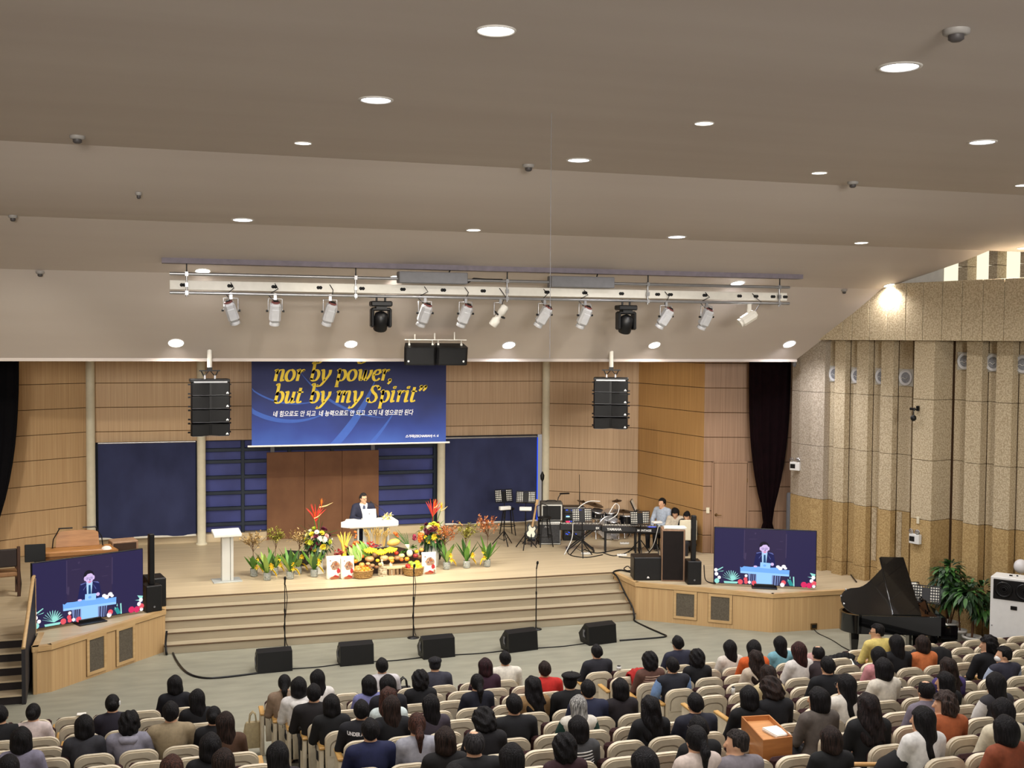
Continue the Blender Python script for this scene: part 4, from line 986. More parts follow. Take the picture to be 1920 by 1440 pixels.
# tile, x, y of the hair top, body, hair style, hair colour, top colour, look
PEO = [
 (1, 5, 600, 'man', 'short', HK, (22, 22, 26), 'person with short black hair in a black suit at the left picture edge'),
 (1, 430, 570, 'woman', 'bun', HK, (214, 198, 194), 'person with a black hair bun in a pale pink top'),
 (1, 395, 885, 'woman', 'bob', HK, (128, 124, 142), 'person with a black bob in a grey lavender sweater'),
 (1, 1010, 738, 'woman', 'bob', HK, (52, 52, 58), 'person with a black bob in a charcoal jacket'),
 (1, 1530, 447, 'woman', 'bun', HK, (36, 32, 44), 'person with pinned black hair and a white hair clip, dark jacket'),
 (1, 1690, 668, 'man', 'curly', HK, (140, 138, 152), 'person with short black hair in a grey hooded sweatshirt'),
 (1, 90, 1268, 'woman', 'long', HK, (60, 62, 74), 'person with long black hair low at the left picture corner'),
 (2, 710, 192, 'woman', 'bob', HK, (18, 18, 26), 'person with a big black bob and black coat in the front row'),
 (2, 1020, 377, 'woman', 'long', HK, (16, 16, 20), 'person with long straight black hair and black coat behind the black bob'),
 (2, 600, 552, 'man', 'short', HK, (150, 134, 106), 'person with short black hair in a beige fleece coat'),
 (2, 820, 642, 'woman', 'bun', HK, (16, 16, 20), 'person with black hair in a white scrunchie and black coat'),
 (2, 1290, 692, 'woman', 'long', DB, (78, 54, 38), 'person with long dark brown hair in a brown jacket'),
 (2, 1060, 985, 'woman', 'bob', HK, (14, 14, 18), 'person with dark hair in black behind the white scrunchie'),
 (2, 1260, 1190, 'woman', 'long', DB, (18, 16, 20), 'person with long dark brown hair at the bottom edge of the left block'),
 (2, 560, 1278, 'woman', 'bob', RB, (60, 44, 40), 'person with reddish brown hair at the bottom edge of the left block'),
 (3, 430, 297, 'woman', 'pony', HK, (140, 118, 98), 'person with a black ponytail in a tan top at the aisle of the front row'),
 (3, 590, 333, 'woman', 'bob', HK, (222, 218, 214), 'person with a black bob in a white hooded striped top'),
 (3, 755, 417, 'man', 'short', HK, (24, 20, 22), 'stout person with short black hair in a black sweater, left aisle of the centre block'),
 (3, 855, 237, 'woman', 'long', HK, (224, 220, 214), 'person with a long black ponytail in a white top, front row near the left aisle'),
 (3, 950, 547, 'woman', 'bob', HK, (18, 18, 20), 'person with a rounded black bob and black top by the left aisle'),
 (3, 400, 1122, 'woman', 'long', HK, (44, 36, 40), 'person with long black hair right at the left aisle, low in the picture'),
 (3, 1480, 308, 'woman', 'bob', HK, (120, 122, 170), 'person with a black bob in a lavender blue shirt'),
 (3, 1675, 92, 'man', 'short', HK, (208, 204, 206), 'person with short black hair in a pale grey shirt in the front row'),
 (3, 1670, 308, 'woman', 'bob', HK, (24, 24, 32), 'person with black hair in a dark top beside the lavender blue shirt'),
 (4, 40, 452, 'woman', 'wavy', RB, (206, 218, 216), 'person with long wavy auburn hair in a pale mint top'),
 (3, 1410, 607, 'man', 'short', HK, (22, 22, 28), 'person in a black padded jacket with white block lettering across the shoulders'),
 (3, 1700, 562, 'woman', 'long', DB, (18, 18, 22), 'person with long dark brown hair in a black top behind the auburn hair'),
 (3, 1680, 822, 'man', 'short', HK, (24, 30, 66), 'person with short black hair in a navy blue sweater'),
 (4, 440, 232, 'woman', 'curly', HK, (20, 20, 24), 'person with pinned curly black hair in a black jacket, beside the flat cap'),
 (4, 620, 77, 'man', 'cap', (30, 30, 34), (56, 56, 68), 'person in a black flat cap and dark plaid jacket in the front row'),
 (4, 430, 552, 'woman', 'long', HK, (62, 54, 64), 'person with sleek long black hair in a plum grey top'),
 (4, 520, 757, 'woman', 'pony', RB, (156, 156, 166), 'person with a low red-brown ponytail in a light grey sweater'),
 (4, 790, 937, 'woman', 'bob', DB, (18, 16, 18), 'person with a brown-black bob in a black fur coat'),
 (4, 1250, 92, 'woman', 'bob', (44, 22, 26), (54, 28, 44), 'person with a wine red bob in a dark purple plaid coat'),
 (4, 1180, 283, 'woman', 'pony', HK, (22, 24, 38), 'person with tied black hair in a dark navy coat'),
 (4, 1480, 8, 'man', 'short', HK, (226, 220, 206), 'person with short black hair in a cream white shirt in the front row'),
 (4, 1240, 722, 'woman_bowed', 'curly', HK, (18, 16, 20), 'person with curly black hair bowed over with one hand at the neck'),
 (4, 1600, 537, 'man', 'short', HK, (18, 18, 22), 'person with short black hair in a black suit in the middle of the centre block'),
 (5, 115, 487, 'woman', 'wavy', HK, (142, 112, 74), 'person with big curly black hair in a tan top'),
 (4, 1170, 987, 'man', 'thin', (46, 44, 46), (18, 18, 20), 'person with thinning grey-black hair in a black coat'),
 (4, 1570, 1147, 'woman', 'long', HK, (20, 20, 26), 'person with sleek black hair at the bottom edge of the centre block'),
 (4, 1310, 1355, 'woman', 'bob', HK, (16, 16, 20), 'person with black hair barely showing at the bottom picture edge'),
 (5, 220, 332, 'man', 'short', DB, (190, 40, 34), 'person with short dark hair in a bright red sweater'),
 (5, 490, 437, 'man', 'beret', HK, (18, 18, 20), 'person in a black beret and black jacket'),
 (5, 775, 157, 'man', 'short', HK, (34, 34, 42), 'person with short black hair in a dark jacket at the front right of the aisle'),
 (5, 670, 527, 'man', 'short', HK, (34, 38, 62), 'person with short black hair in a navy shirt behind the black beret'),
 (5, 820, 527, 'woman', 'bob', HK, (34, 28, 32), 'person with a short black bob beside the navy shirt'),
 (5, 545, 687, 'woman', 'long', GY, (222, 216, 204), 'person with long silver grey hair in a white vest with green sleeves'),
 (5, 580, 902, 'woman', 'bob', HK, (70, 70, 72), 'person with helmet-like black hair in a black and white striped top'),
 (5, 440, 1072, 'woman', 'curly', HK, (54, 30, 36), 'person with curly black hair in a dark maroon coat'),
 (5, 1320, 227, 'woman', 'curly', HK, (96, 66, 56), 'person with short curly black hair in a brown striped top'),
 (5, 1620, 67, 'man', 'short', HK, (38, 40, 58), 'person with short black hair and glasses in a dark navy suit, front row'),
 (5, 1790, 202, 'woman', 'curly', HK, (18, 18, 22), 'person with curly black hair in a black coat beside the navy suit'),
 (5, 1560, 290, 'man', 'short', HK, (30, 32, 42), 'person in a dark vest with light blue sleeves at the aisle'),
 (5, 1320, 692, 'woman', 'wavy', HK, (16, 16, 20), 'person with shoulder length wavy black hair in a black cardigan'),
 (5, 1275, 1238, 'woman', 'bob', HK, (24, 26, 40), 'person with a round black head of hair at the bottom edge of the right aisle'),
 (6, 130, 662, 'man', 'short', HK, (32, 33, 46), 'person with thick short black hair in a dark suit by the right aisle'),
 (5, 1840, 902, 'woman', 'short', HK, (20, 20, 22), 'person with short black hair and glasses in black, just behind the dark suit'),
 (6, 165, 1003, 'woman', 'pony', HK, (206, 190, 180), 'person with a low black ponytail in a pale beige sweater'),
 (6, 560, 1042, 'man_left', 'short', (44, 38, 36), (128, 122, 128), 'person in profile with short dark hair and a grey blazer over a wine collar'),
 (6, 490, 112, 'woman', 'long', HK, (220, 212, 200), 'person with a straight black bob in a white top, front row of the right block'),
 (6, 680, 117, 'woman', 'long', HK, (214, 96, 40), 'person with long black hair in a bright orange top'),
 (6, 755, 217, 'woman', 'wavy', DB, (206, 190, 170), 'person with long dark hair in a cream top behind the bright orange top'),
 (6, 1010, 72, 'woman', 'long', HK, (124, 176, 190), 'person with long black hair in a light blue top'),
 (6, 1280, 127, 'woman', 'long', (54, 28, 26), (226, 220, 214), 'person with long mahogany hair in a white top'),
 (6, 1415, 172, 'man', 'thin', HK, (60, 50, 54), 'person with thinning black hair beside the mahogany hair'),
 (6, 1430, 292, 'man', 'short', HK, (16, 17, 22), 'person with short black hair in a black puffer coat'),
 (6, 880, 372, 'woman', 'wavy', DB, (198, 180, 138), 'person with wavy brown hair in a pale yellow coat'),
 (6, 850, 522, 'woman_bowed', 'curly', DB, (20, 20, 24), 'person with curly brown hair bowed with a hand to the face'),
 (6, 980, 562, 'woman', 'bob', HK, (14, 14, 16), 'person with a straight black bob in a black coat beside the bowed head'),
 (6, 1400, 607, 'woman_left', 'bob', HK, (94, 86, 80), 'person with shoulder length black hair in a taupe sweater'),
 (6, 1680, 472, 'woman_left', 'long', HK, (226, 220, 208), 'person with long black hair and glasses in a fluffy white jacket'),
 (7, 245, 672, 'woman', 'wavy', (32, 24, 24), (18, 18, 20), 'person with very long black-brown hair in a black dress'),
 (6, 1520, 1007, 'woman', 'bob', DB, (16, 16, 18), 'person with a dark brown bob in black, bottom of the right block'),
 (7, 400, -58, 'man_left', 'short', HK, (222, 202, 120), 'person with glasses in a pale yellow sweater in front of the piano'),
 (7, 540, 62, 'woman', 'long', HK, (18, 18, 22), 'person with long black hair in a black jacket beside the yellow sweater'),
 (7, 840, 67, 'woman', 'bob', DB, (204, 116, 66), 'person with a brown-black bob in a soft orange sweater'),
 (7, 345, 187, 'woman', 'long', HK, (204, 140, 144), 'person with long black hair in a fluffy pink cardigan'),
 (7, 490, 297, 'woman', 'bob', HK, (222, 214, 198), 'person with a black bob in an ivory sweater'),
 (7, 1150, 292, 'woman', 'wavy', DB, (70, 56, 110), 'person with long wavy dark hair in a purple sweater'),
 (7, 1540, 62, 'man_left', 'curly', HK, (20, 20, 24), 'person in profile with curly black hair in a black coat near the white cooling cabinet'),
 (7, 1665, 177, 'man_left', 'short', HK, (46, 46, 60), 'person with a face mask and black hair in a dark vest with pale blue sleeves'),
 (7, 1550, 457, 'woman', 'long', HK, (52, 50, 54), 'person with long black hair in a dark vest with white sleeves'),
 (7, 835, 542, 'man', 'thin', HK, (120, 112, 124), 'person with balding black hair in a grey mauve puffer jacket'),
 (7, 1040, 447, 'woman_left', 'bob', HK, (16, 16, 20), 'person with a straight black bob and black coat, hand to the face'),
 (7, 1050, 642, 'man_left', 'curly', (62, 50, 46), (170, 92, 54), 'person in profile with short curly brown hair in a rust sweater'),
 (7, 760, 817, 'woman_left', 'long', HK, (224, 222, 218), 'person with long black hair in a white hoodie holding a black coat'),
 (7, 1610, 727, 'woman', 'long', HK, (214, 204, 178), 'person with long black hair in a cream sweater'),
 (7, 1830, 887, 'woman', 'bob', HK, (136, 70, 44), 'person with a round black bob in a rust brown top'),
 (7, 1905, 690, 'woman', 'long', HK, (30, 26, 30), 'person with dark hair cut off by the right picture edge'),
]
def find_row(px, py):
    best = None
    for k in range(NROW):
        P = atY(px, py, rowy(k)+.15); e = P[2]-(1.262+RISE*k)
        if best is None or abs(e) < abs(best[1]): best = (k, e, P)
    return best
USED = {}; PPL = []
for (tl, tx, ty, body, hs, hc, tc_, lab) in PEO:
    b_ = TL[tl]; px, py = b_[0]+tx/b_[2], b_[1]+ty/b_[2]
    k, e, P = find_row(px, py); x = P[0]
    cand = sorted(((abs(seatx(bk, k, j)-x), bk, j) for bk, a in BLK.items() for j in range(a[3]-1, a[4]+2)))
    for dd, bk, j in cand:
        if (k, bk, j) not in USED and not (bk == 'far right block' and (k, 'right centre block', j) in USED) and not (bk == 'right centre block' and (k, 'far right block', j) in USED): break
    USED[(k, bk, j)] = 1; SEATS[(bk, k, j)] = True
    sx_ = seatx(bk, k, j); x = sx_+max(-.12, min(.12, x-sx_)) if dd < .5 else x
    PPL.append((x, k, P[2]-RISE*k, body, hs, hc, tc_, lab, dd, (px, py)))
    if dd > .25: print('SEATOFF', lab, k, bk, j, round(dd, 2))
HOFF = {'bob': .136, 'curly': .148, 'long': .135, 'wavy': .137, 'short': .133, 'thin': .121, 'pony': .131, 'bun': .131, 'beret': .14, 'cap': .13}
def add_person(x, y, z, rz, body, hs, hc, tc_, lab, zt=None, group=None, seatlab=''):
    m_ = person_meshes(body); J_ = m_['J']; p = SEATED[body]
    s = 1.0
    if zt: s = max(.86, min(1.13, zt/(J_['head'][2]+HOFF.get(hs, .13))))
    t = thing('person', lab+seatlab, 'person', (x, y, z), rz, group); t.scale = (s, s, s)
    slot(link('body', m_['body'], t), SKIN); slot(link('top', m_['top'], t), cloth(tc_)); slot(link('trousers', m_['legs'], t), TROU)
    h = link('hair', hair_mesh(hs), t, J_['head']); h.rotation_euler = (p['pit'], 0, p['yaw']); slot(h, hairm(hc)); h.scale = (1.07, 1.07, 1.04)
    return t
PT = {}
for (x, k, zt, body, hs, hc, tc_, lab, dd, pp) in PPL:
    rz = R(rng.uniform(-7, 7))
    t = add_person(x, rowy(k)+.0, RISE*k, rz, body, hs, hc, tc_, lab, zt, 'seated congregation'); PT[lab] = t
    t['row'] = k
n_ = 0
for (bk, k, j), occ in sorted(SEATS.items(), key=lambda q: (q[0][1], q[0][0], q[0][2])):
    a = BLK[bk]; l0 = a[3] if bk != 'left block' else -99; 
    left = bk != 'left block' and j == a[3]; right = j == a[4] and bk != 'far right block'
    pr_ = seat_proto(bool(occ), left, right)
    cnt = (j-a[3]+1) if bk != 'left block' else (a[4]-j+1)
    pos = ('%s from the left aisle' if bk == 'centre block' else '%s from its left aisle') % ORD[max(0, min(15, cnt-1))] if bk != 'left block' else '%s from the right aisle' % ORD[max(0, min(15, cnt-1))]
    if j < a[3] or j > a[4]: pos = '%s aisle beyond the end seat' % ('left' if j < a[3] else 'right')
    lab = 'ivory %s seat, %s, %s row, %s' % ('occupied' if occ else 'empty', bk, ELE[k] if k < len(ELE) else 'last', pos)
    dup(pr_, (seatx(bk, k, j), rowy(k), RISE*k), 0, lab, 'ivory auditorium seats'); n_ += 1
print('SEATS', n_, 'PEOPLE', len(PPL))
for v in SEAT_PROTO.values():
    if isinstance(v, bpy.types.Object):
        for c in list(v.children): bpy.data.objects.remove(c)
        bpy.data.objects.remove(v)
# ================================================================ screens on the stage wings
SCR = {n: em('screen_'+n, c, s*.56) for n, c, s in (('bg', (38, 32, 74), 1.0), ('bgw', (46, 36, 72), 1.0), ('streak', (66, 54, 88), 1.0), ('hair', (18, 14, 34), 1), ('face', (206, 182, 226), 1.15), ('suit', (20, 26, 84), 1), ('lapel', (96, 104, 168), 1),
       ('shirt', (170, 206, 236), 1.1), ('tie', (20, 70, 120), 1), ('desk', (112, 168, 240), 1.15), ('desk2', (150, 200, 250), 1.1), ('stem', (120, 140, 190), 1), ('lily', (236, 232, 236), 1.15), ('leaf', (150, 220, 210), 1.1), ('red', (226, 84, 96), 1.1), ('pink', (214, 40, 96), 1.1), ('teal', (40, 150, 150), 1), ('dark', (30, 26, 66), 1))}
SN = list(SCR); SI = {n: i for i, n in enumerate(SN)}
def tv(lab, P, rz, zlo, W):
    H = W*.5625; t = thing('television', lab, 'television', P, rz); z0 = zlo
    b = MB(); b.cb((0, .03, z0+H/2), (W+.03, .05, H+.03), b=.008); b.build('frame', BLACK, t)
    b = MB()
    def q(u, v, n, pts, lay=1):
        b.add([((x/1756-.5)*W, -.0045-lay*.0006, z0+(1-y/965)*H) for x, y in pts], [tuple(range(len(pts)))[::-1]], SI[n])
    G = lambda n, pts, lay=1: q(0, 0, n, pts, lay)
    E_ = lambda n, cx, cy, rx, ry, lay=1, k=14: G(n, [(cx+rx*math.cos(2*math.pi*i/k), cy+ry*math.sin(2*math.pi*i/k)) for i in range(k)], lay)
    G('bg', [(0, 0), (1756, 0), (1756, 965), (0, 965)], 0)
    G('bgw', [(520, 0), (1240, 0), (1240, 965), (520, 965)], .5)
    for (x, y, w_, h_) in ((515, 20, 14, 500), (1240, 60, 16, 420), (530, 420, 30, 120), (600, 170, 160, 8), (1080, 330, 110, 8), (1140, 190, 60, 10), (700, 60, 30, 30)): G('streak', [(x, y), (x+w_, y), (x+w_*.7, y+h_), (x-4, y+h_)], .7)
    G('stem', [(590, 770), (1160, 790), (1130, 965), (620, 965)], 1); G('desk2', [(740, 775), (1010, 785), (1010, 965), (740, 965)], 1.2)
    for x in (640, 670, 705, 1040, 1085, 1120): G('dark', [(x, 780), (x+18, 780), (x+8, 965), (x-10, 965)], 1.3)
    G('suit', [(740, 400), (850, 390), (1000, 395), (1035, 430), (1075, 640), (1060, 690), (670, 690), (690, 620), (725, 430)], 2)
    G('shirt', [(826, 395), (926, 395), (905, 590), (835, 590)], 2.4); G('tie', [(862, 440), (892, 440), (902, 590), (856, 590)], 2.7)
    G('lapel', [(836, 420), (828, 440), (780, 510), (776, 500)], 2.6); G('lapel', [(926, 420), (936, 440), (985, 510), (975, 515)], 2.6); G('lapel', [(730, 410), (820, 390), (830, 398), (740, 425)], 2.6); G('lapel', [(925, 392), (1010, 402), (1035, 430), (1020, 430)], 2.6)
    E_('hair', 862, 290, 78, 82, 2.9); E_('face', 874, 330, 66, 88, 3.1); E_('face', 806, 335, 18, 34, 3.1); E_('face', 942, 330, 18, 34, 3.1); G('hair', [(790, 290), (800, 240), (860, 215), (930, 235), (950, 290), (900, 262), (850, 268), (815, 300)], 3.4)
    for (x, y) in ((845, 335), (905, 333)): E_('lapel', x, y, 27, 18, 3.5); E_('face', x, y, 22, 13, 3.7); E_('hair', x, y, 8, 5, 3.8)
    E_('red', 880, 392, 22, 7, 3.6); E_('streak', 884, 362, 8, 12, 3.5)
    G('desk', [(455, 665), (480, 680), (520, 655), (640, 662), (780, 650), (900, 665), (1090, 655), (1160, 690), (1310, 690), (1305, 800), (460, 775)], 4)
    G('desk2', [(460, 740), (1305, 765), (1305, 800), (460, 775)], 4.2)
    G('desk2', [(805, 572), (985, 582), (975, 680), (800, 670)], 4.5); E_('desk', 880, 628, 26, 20, 4.7); E_('face', 720, 650, 34, 16, 4.6); E_('face', 1010, 600, 30, 28, 4.6)
    for (x, y, r_) in ((1110, 640, 34), (1150, 665, 40), (1210, 630, 38), (1240, 660, 28)): E_('lily', x, y, r_, r_*.8, 4.8)
    for i in range(11):
        a = R(-165+15*i); G('leaf', [(300, 900), (300+150*math.cos(a)-10, 900+150*math.sin(a)*1.0), (300+170*math.cos(a), 900+170*math.sin(a)), (320, 920)], 5)
    G('leaf', [(170, 930), (430, 930), (400, 965), (180, 965)], 5.1)
    for (x, y, r_, n) in ((30, 740, 32, 'lily'), (40, 810, 34, 'lily'), (90, 870, 30, 'lily'), (50, 930, 44, 'leaf'), (560, 820, 26, 'lily'), (550, 880, 34, 'red'), (560, 930, 34, 'red'), (620, 930, 28, 'lily'), (700, 940, 44, 'red'), (460, 930, 46, 'red'), (1210, 910, 42, 'red'), (1190, 950, 40, 'lily'), (1560, 930, 52, 'pink'), (1650, 940, 50, 'pink'), (1690, 860, 34, 'lily'), (1730, 900, 44, 'red'), (1720, 800, 34, 'lily'), (1730, 950, 30, 'lily')): E_(n, x, y, r_, r_, 5.3, 10)
    for pts in ([(60, 730), (150, 680), (160, 690), (70, 750)], [(60, 770), (170, 745), (150, 760)], [(1620, 790), (1720, 790), (1740, 820)], [(1660, 720), (1756, 740), (1740, 800), (1700, 780)], [(1270, 870), (1330, 850), (1390, 960), (1320, 960)], [(1370, 800), (1392, 800), (1400, 965), (1380, 965)], [(1280, 840), (1300, 860), (1290, 890)], [(1310, 830), (1325, 790), (1330, 840)]): G('leaf' if pts[0][0] != 1270 else 'teal', pts, 5.2)
    b.build('picture', [SCR[n] for n in SN], t)
    b = MB(); b.cb((0, .02, z0-.03), (.42, .1, .1), b=.01); b.cb((0, .0, .012), (.52, .34, .024), b=.008); b.cb((0, .04, z0*.5), (.3, .06, max(.02, z0)), b=.01); b.build('stand', BLACK, t)
    return t
tv('large television with the preacher live on screen, on the right wooden wing', (11.91, 20.83, ZS), -.488, .06, 2.08)
tv('large television with the preacher live on screen, on the left wooden wing', (-1.45, 21.49, ZS), .4826, .06, 2.04)
# ================================================================ loudspeakers on the stage wings
def plain_speaker(name, lab, P, d, rz=0, bdg=None, port=False):
    t = thing(name, lab, 'speaker', P, rz); w_, dp, h_ = d
    b = MB(); b.cb((0, dp/2, h_/2), (w_, dp, h_), b=.014); b.build('cabinet', BLACK, t)
    b = MB(); b.cb((0, -.004, h_/2), (w_-.03, .012, h_-.03), b=.004)
    if bdg: badge(b, bdg[0], -.012, bdg[1], bdg[2])
    b.build('grille', [GRILL, BADGEM], t); return t
plain_speaker('subwoofer', 'wide black subwoofer with a white badge at the corner of the right wing', atZ(1215, 1088.5, ZS), (.62, .5, .50), R(-14), (0, .07, .05))
def wood_speaker(lab, P, rz, papers):
    t = thing('wooden_speaker', lab, 'speaker', P, rz)
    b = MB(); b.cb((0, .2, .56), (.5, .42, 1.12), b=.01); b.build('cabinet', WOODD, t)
    b = MB(); b.cb((-.01, -.016, .56), (.44, .01, 1.06), b=.003); b.build('grille_cloth', pm('dark_grille_cloth', (26, 19, 17), rough=.95) if papers else pm('brown_grille_cloth', (58, 40, 30), rough=.95), t)
    return t
Q = atZ(1262, 1090, ZS); ws = wood_speaker('tall wooden speaker with a black front between subwoofer and column speaker', Q, R(-20), True)
PAPER = pm('white_paper', (236, 232, 222), rough=.7, var=.03)
b = MB()
for i in range(4): b.cb((rng.uniform(-.03, .03), .18+rng.uniform(-.02, .02), .006+.006*i), (.46, .34, .006), rot=(0, 0, rng.uniform(-.08, .08)))
tag(b.build('sheet_music', PAPER, None, (Q[0]+.06, Q[1], Q[2]+1.125), R(-20)), 'white sheets of music lying on top of the tall wooden speaker', 'paper')
Q2 = atY(235, 1030, 23.4); wood_speaker('brown wooden speaker behind the left television', (Q2[0], 23.4, ZS), R(14), False)
def column_speaker(lab, P, rz):
    t = thing('column_speaker', lab, 'speaker', P, rz)
    b = MB(); b.cb((0, .18, .25), (.30, .36, .5), b=.012); b.build('base_cabinet', BLACK, t)
    b = MB(); b.cb((0, -.004, .25), (.28, .01, .47), b=.003); b.lathe([(.02, 0), (.018, .004)], (0, -.01, .1), n=10, m=1, axis=(0, -1, 0)); b.build('grille', [GRILL, GREY], t)
    b = MB(); b.cb((0, .16, .98), (.1, .11, .96), b=.01); b.build('column', BLACK, t)
    return t
column_speaker('slim black column speaker on a box base, between wooden speaker and right television', atZ(1302, 1096.5, ZS), R(-14))
column_speaker('slim black column speaker on a box base at the right edge of the left television', (-.34, 21.98, ZS), R(20))
plain_speaker('subwoofer', 'black subwoofer behind the slim column speaker on the left wing', atZ(294, 1139, ZS), (.36, .5, .56), R(12))
def wedge(lab, P, rz, sc=1.0, group=None):
    t = thing('floor_monitor', lab, 'speaker', P, rz, group); t.scale = (sc,)*3
    pf = [(0, 0), (.40, 0), (.40, .20), (.24, .38), (.12, .38), (0, .12)]      # (y, z): the audience side is low y
    pf = [(0, 0), (.36, 0), (.44, .16), (.20, .40), (.04, .36)]
    b = MB(); b.prism(pf, -.31, .31, 0, 'x'); b.build('cabinet', BLACK, t)
    b = MB(); b.M = Matrix.Translation((0, .33, .285)) @ Matrix.Rotation(R(-45), 4, 'X'); b.cb((0, 0, 0), (.56, .31, .012), b=.004); b.build('grille', GRILL, t)
    b = MB(); b.cb((-.313, .22, .2), (.008, .16, .22), 0, b=.003); b.cb((-.318, .22, .2), (.006, .05, .14), 1); b.tube([(-.32, .17, .27), (-.33, .20, .20), (-.32, .17, .13)], .008, m=1, n=5); b.build('side_panel', [BLACKM, GREY], t)
    return t
MON = [atZ(*p) for p in ((516, 1261), (670, 1247.5), (824, 1234.5), (982, 1221.5), (1131, 1208))]
for i, (p, rz) in enumerate(zip(MON, (3, 2, 4, 9, 9))):
    wedge('black wedge floor monitor before the steps, %s of five from the left' % ORD[i], p, R(rz), 1.0, 'wedge monitors before the stage steps')
wedge('black wedge monitor on the stage behind the left plant jars', atZ(561, 1056, ZS), R(150), .8)
wedge('small black wedge monitor behind the right vase of flowers', atZ(800, 1048, ZS), R(200), .7)
def cable(name, lab, pts, r_=.012, mt=None):
    b = MB(); P = [np.array(p, float) for p in pts]; out = []
    for i in range(len(P)-1):
        p0 = P[max(0, i-1)]; p1 = P[i]; p2 = P[i+1]; p3 = P[min(len(P)-1, i+2)]
        for q in range(5):
            t_ = q/5; out.append(.5*((2*p1)+(-p0+p2)*t_+(2*p0-5*p1+4*p2-p3)*t_*t_+(-p0+3*p1-3*p2+p3)*t_**3))
    out.append(P[-1]); b.tube(out, r_, n=6); return tag(b.build(name, mt or BLACKM), lab, 'cable')
zc = .012
lc = [atZ(1, 1, 0)]*0+[(-.12, 22.0, .42), (-.14, 21.92, .2), (-.12, 21.85, zc)]+[atZ(x, y, zc) for x, y in ((317, 1208), (330, 1237), (350, 1261), (380, 1271), (420, 1270), (485, 1262))]
cable('floor_cable', 'thick black cable curling from the left wing down to the first floor monitor', lc, .022)
for i in range(4):
    a, c = MON[i]+np.array([.3, .12, zc]), MON[i+1]+np.array([-.3, .12, zc]); mid = (a+c)/2+np.array([0, -.05, 0])
    cable('floor_cable', 'thin black cable on the floor between floor monitors %s and %s' % (ORD[i], ORD[i+1]), [a, mid, c], .01)
cable('floor_cable', 'thick black cable hanging over the right wing and bending back to the last monitor', [atZ(1187, 1074, ZS+.02), atZ(1165, 1069, ZS+.02), atZ(1150, 1073, ZS+.02), (9.40, 22.8, .74), (9.40, 22.4, .5), (9.41, 22.0, .28), (9.40, 21.85, .1), atZ(1191, 1165, zc), atZ(1215, 1177, zc), atZ(1240, 1188, zc), atZ(1249, 1193, zc), atZ(1230, 1196, zc), atZ(1162, 1201, zc)], .02)
cable('floor_cable', 'tangled black cables behind the subwoofer on the right wing', [atZ(1187, 1073, ZS+.02), atZ(1178, 1062, ZS+.12), atZ(1170, 1066, ZS+.1), atZ(1176, 1070, ZS+.02), atZ(1190, 1068, ZS+.03), atZ(1200, 1066, ZS+.02)], .012)
cable('floor_cable', 'black cables hanging behind the right column speaker', [atZ(1320, 1060, ZS+.5), atZ(1322, 1085, ZS+.1), atZ(1330, 1092, ZS+.02), atZ(1342, 1094, ZS+.02)], .012)
b = MB(); q = on_wall(1525.5, 1174, WR1, WR2); a = math.atan2(WR2[1]-WR1[1], WR2[0]-WR1[0]); b.cb((q[0], -.012, q[1]), (.15, .02, .12), b=.004); b.cb((q[0], -.024, q[1]), (.1, .006, .07), 1); ob = b.build('wall_socket', [BRASS, BLACK], None, (WR1[0], WR1[1], 0), a); tag(ob, 'brown socket plate low on the front of the right wing', 'socket')
cable('floor_cable', 'thin cable from the wing socket across the floor to the piano', [atZ(1526, 1180, .1), atZ(1535, 1188, zc), atZ(1560, 1200, zc), atZ(1582, 1214, zc), atZ(1600, 1222, zc)], .009)
# ================================================================ microphone stands on the floor
def mic_stand(lab, p, h_, wired):
    t = thing('microphone_stand', lab, 'stand', p)
    b = MB(); b.lathe([(.12, 0), (.12, .012), (.03, .03), (.014, .04)], n=20); b.build('base', BLACKM, t)
    b = MB(); b.tube([(0, 0, .03), (0, 0, h_*.55)], .013); b.tube([(0, 0, h_*.5), (0, 0, h_*.9)], .009); b.lathe([(.018, 0), (.018, .06)], (0, 0, h_*.52), n=8); b.build('pole', BLACKM, t)
    b = MB(); b.M = Matrix.Translation((0, .0, h_*.9)) @ Matrix.Rotation(R(25), 4, 'X'); b.lathe([(.014, 0), (.016, .12), (.024, .13), (.026, .16), (.015, .19), (0, .195)], n=10); b.build('microphone', BLACKM, t)
    if wired:
        b = MB(); b.tube([(.015, 0, h_*.9), (.05, .01, h_*.72), (.02, -.01, h_*.5), (-.02, .0, h_*.3), (.03, 0, .1), (.06, .02, .04)], .007, n=5); b.build('cable', BLACKM, t)
    return t
for (px, py, top, lab, wi) in ((534, 1216, 1082, 'straight black microphone stand before the left plant jars', 1), (775, 1196, 1058, 'straight black microphone stand before the right fruit basket', 1), (1005, 1180, 1053, 'straight black microphone stand farthest right before the steps', 0)):
    p = atZ(px, py); D = proj(p)[2]; mic_stand(lab, p, (py-top)*D/F, wi)
# ================================================================ pulpit, preacher, acrylic lectern
ACR = glass('clear_acrylic', (236, 240, 236), .12, .45); ACRW = pm('frosted_acrylic_white', (240, 240, 236), rough=.3, var=.02)
PP = (4.26, 24.75)
t = thing('pulpit', 'wide white-topped acrylic pulpit in the middle of the stage', 'pulpit', (PP[0], PP[1], ZS), R(3))
b = MB(); b.cb((.0, 0, 1.06), (1.12, .5, .15), b=.03); b.prism([(-.56, -.2), (-.56, .2), (-.68, .05), (-.70, -.05)], 1.0, 1.10); b.build('desk_top', ACRW, t)
for s in (-1, 1):
    b = MB(); b.cb((s*.34, 0, .5), (.04, .34, .98), b=.006); b.build('side_leg', ACR, t)
b = MB(); b.cb((0, -.1, .5), (.44, .03, .98), b=.006); b.build('front_panel', ACR, t)
b = MB(); b.cb((0, 0, .015), (.9, .5, .03), b=.006); b.build('base', ACR, t)
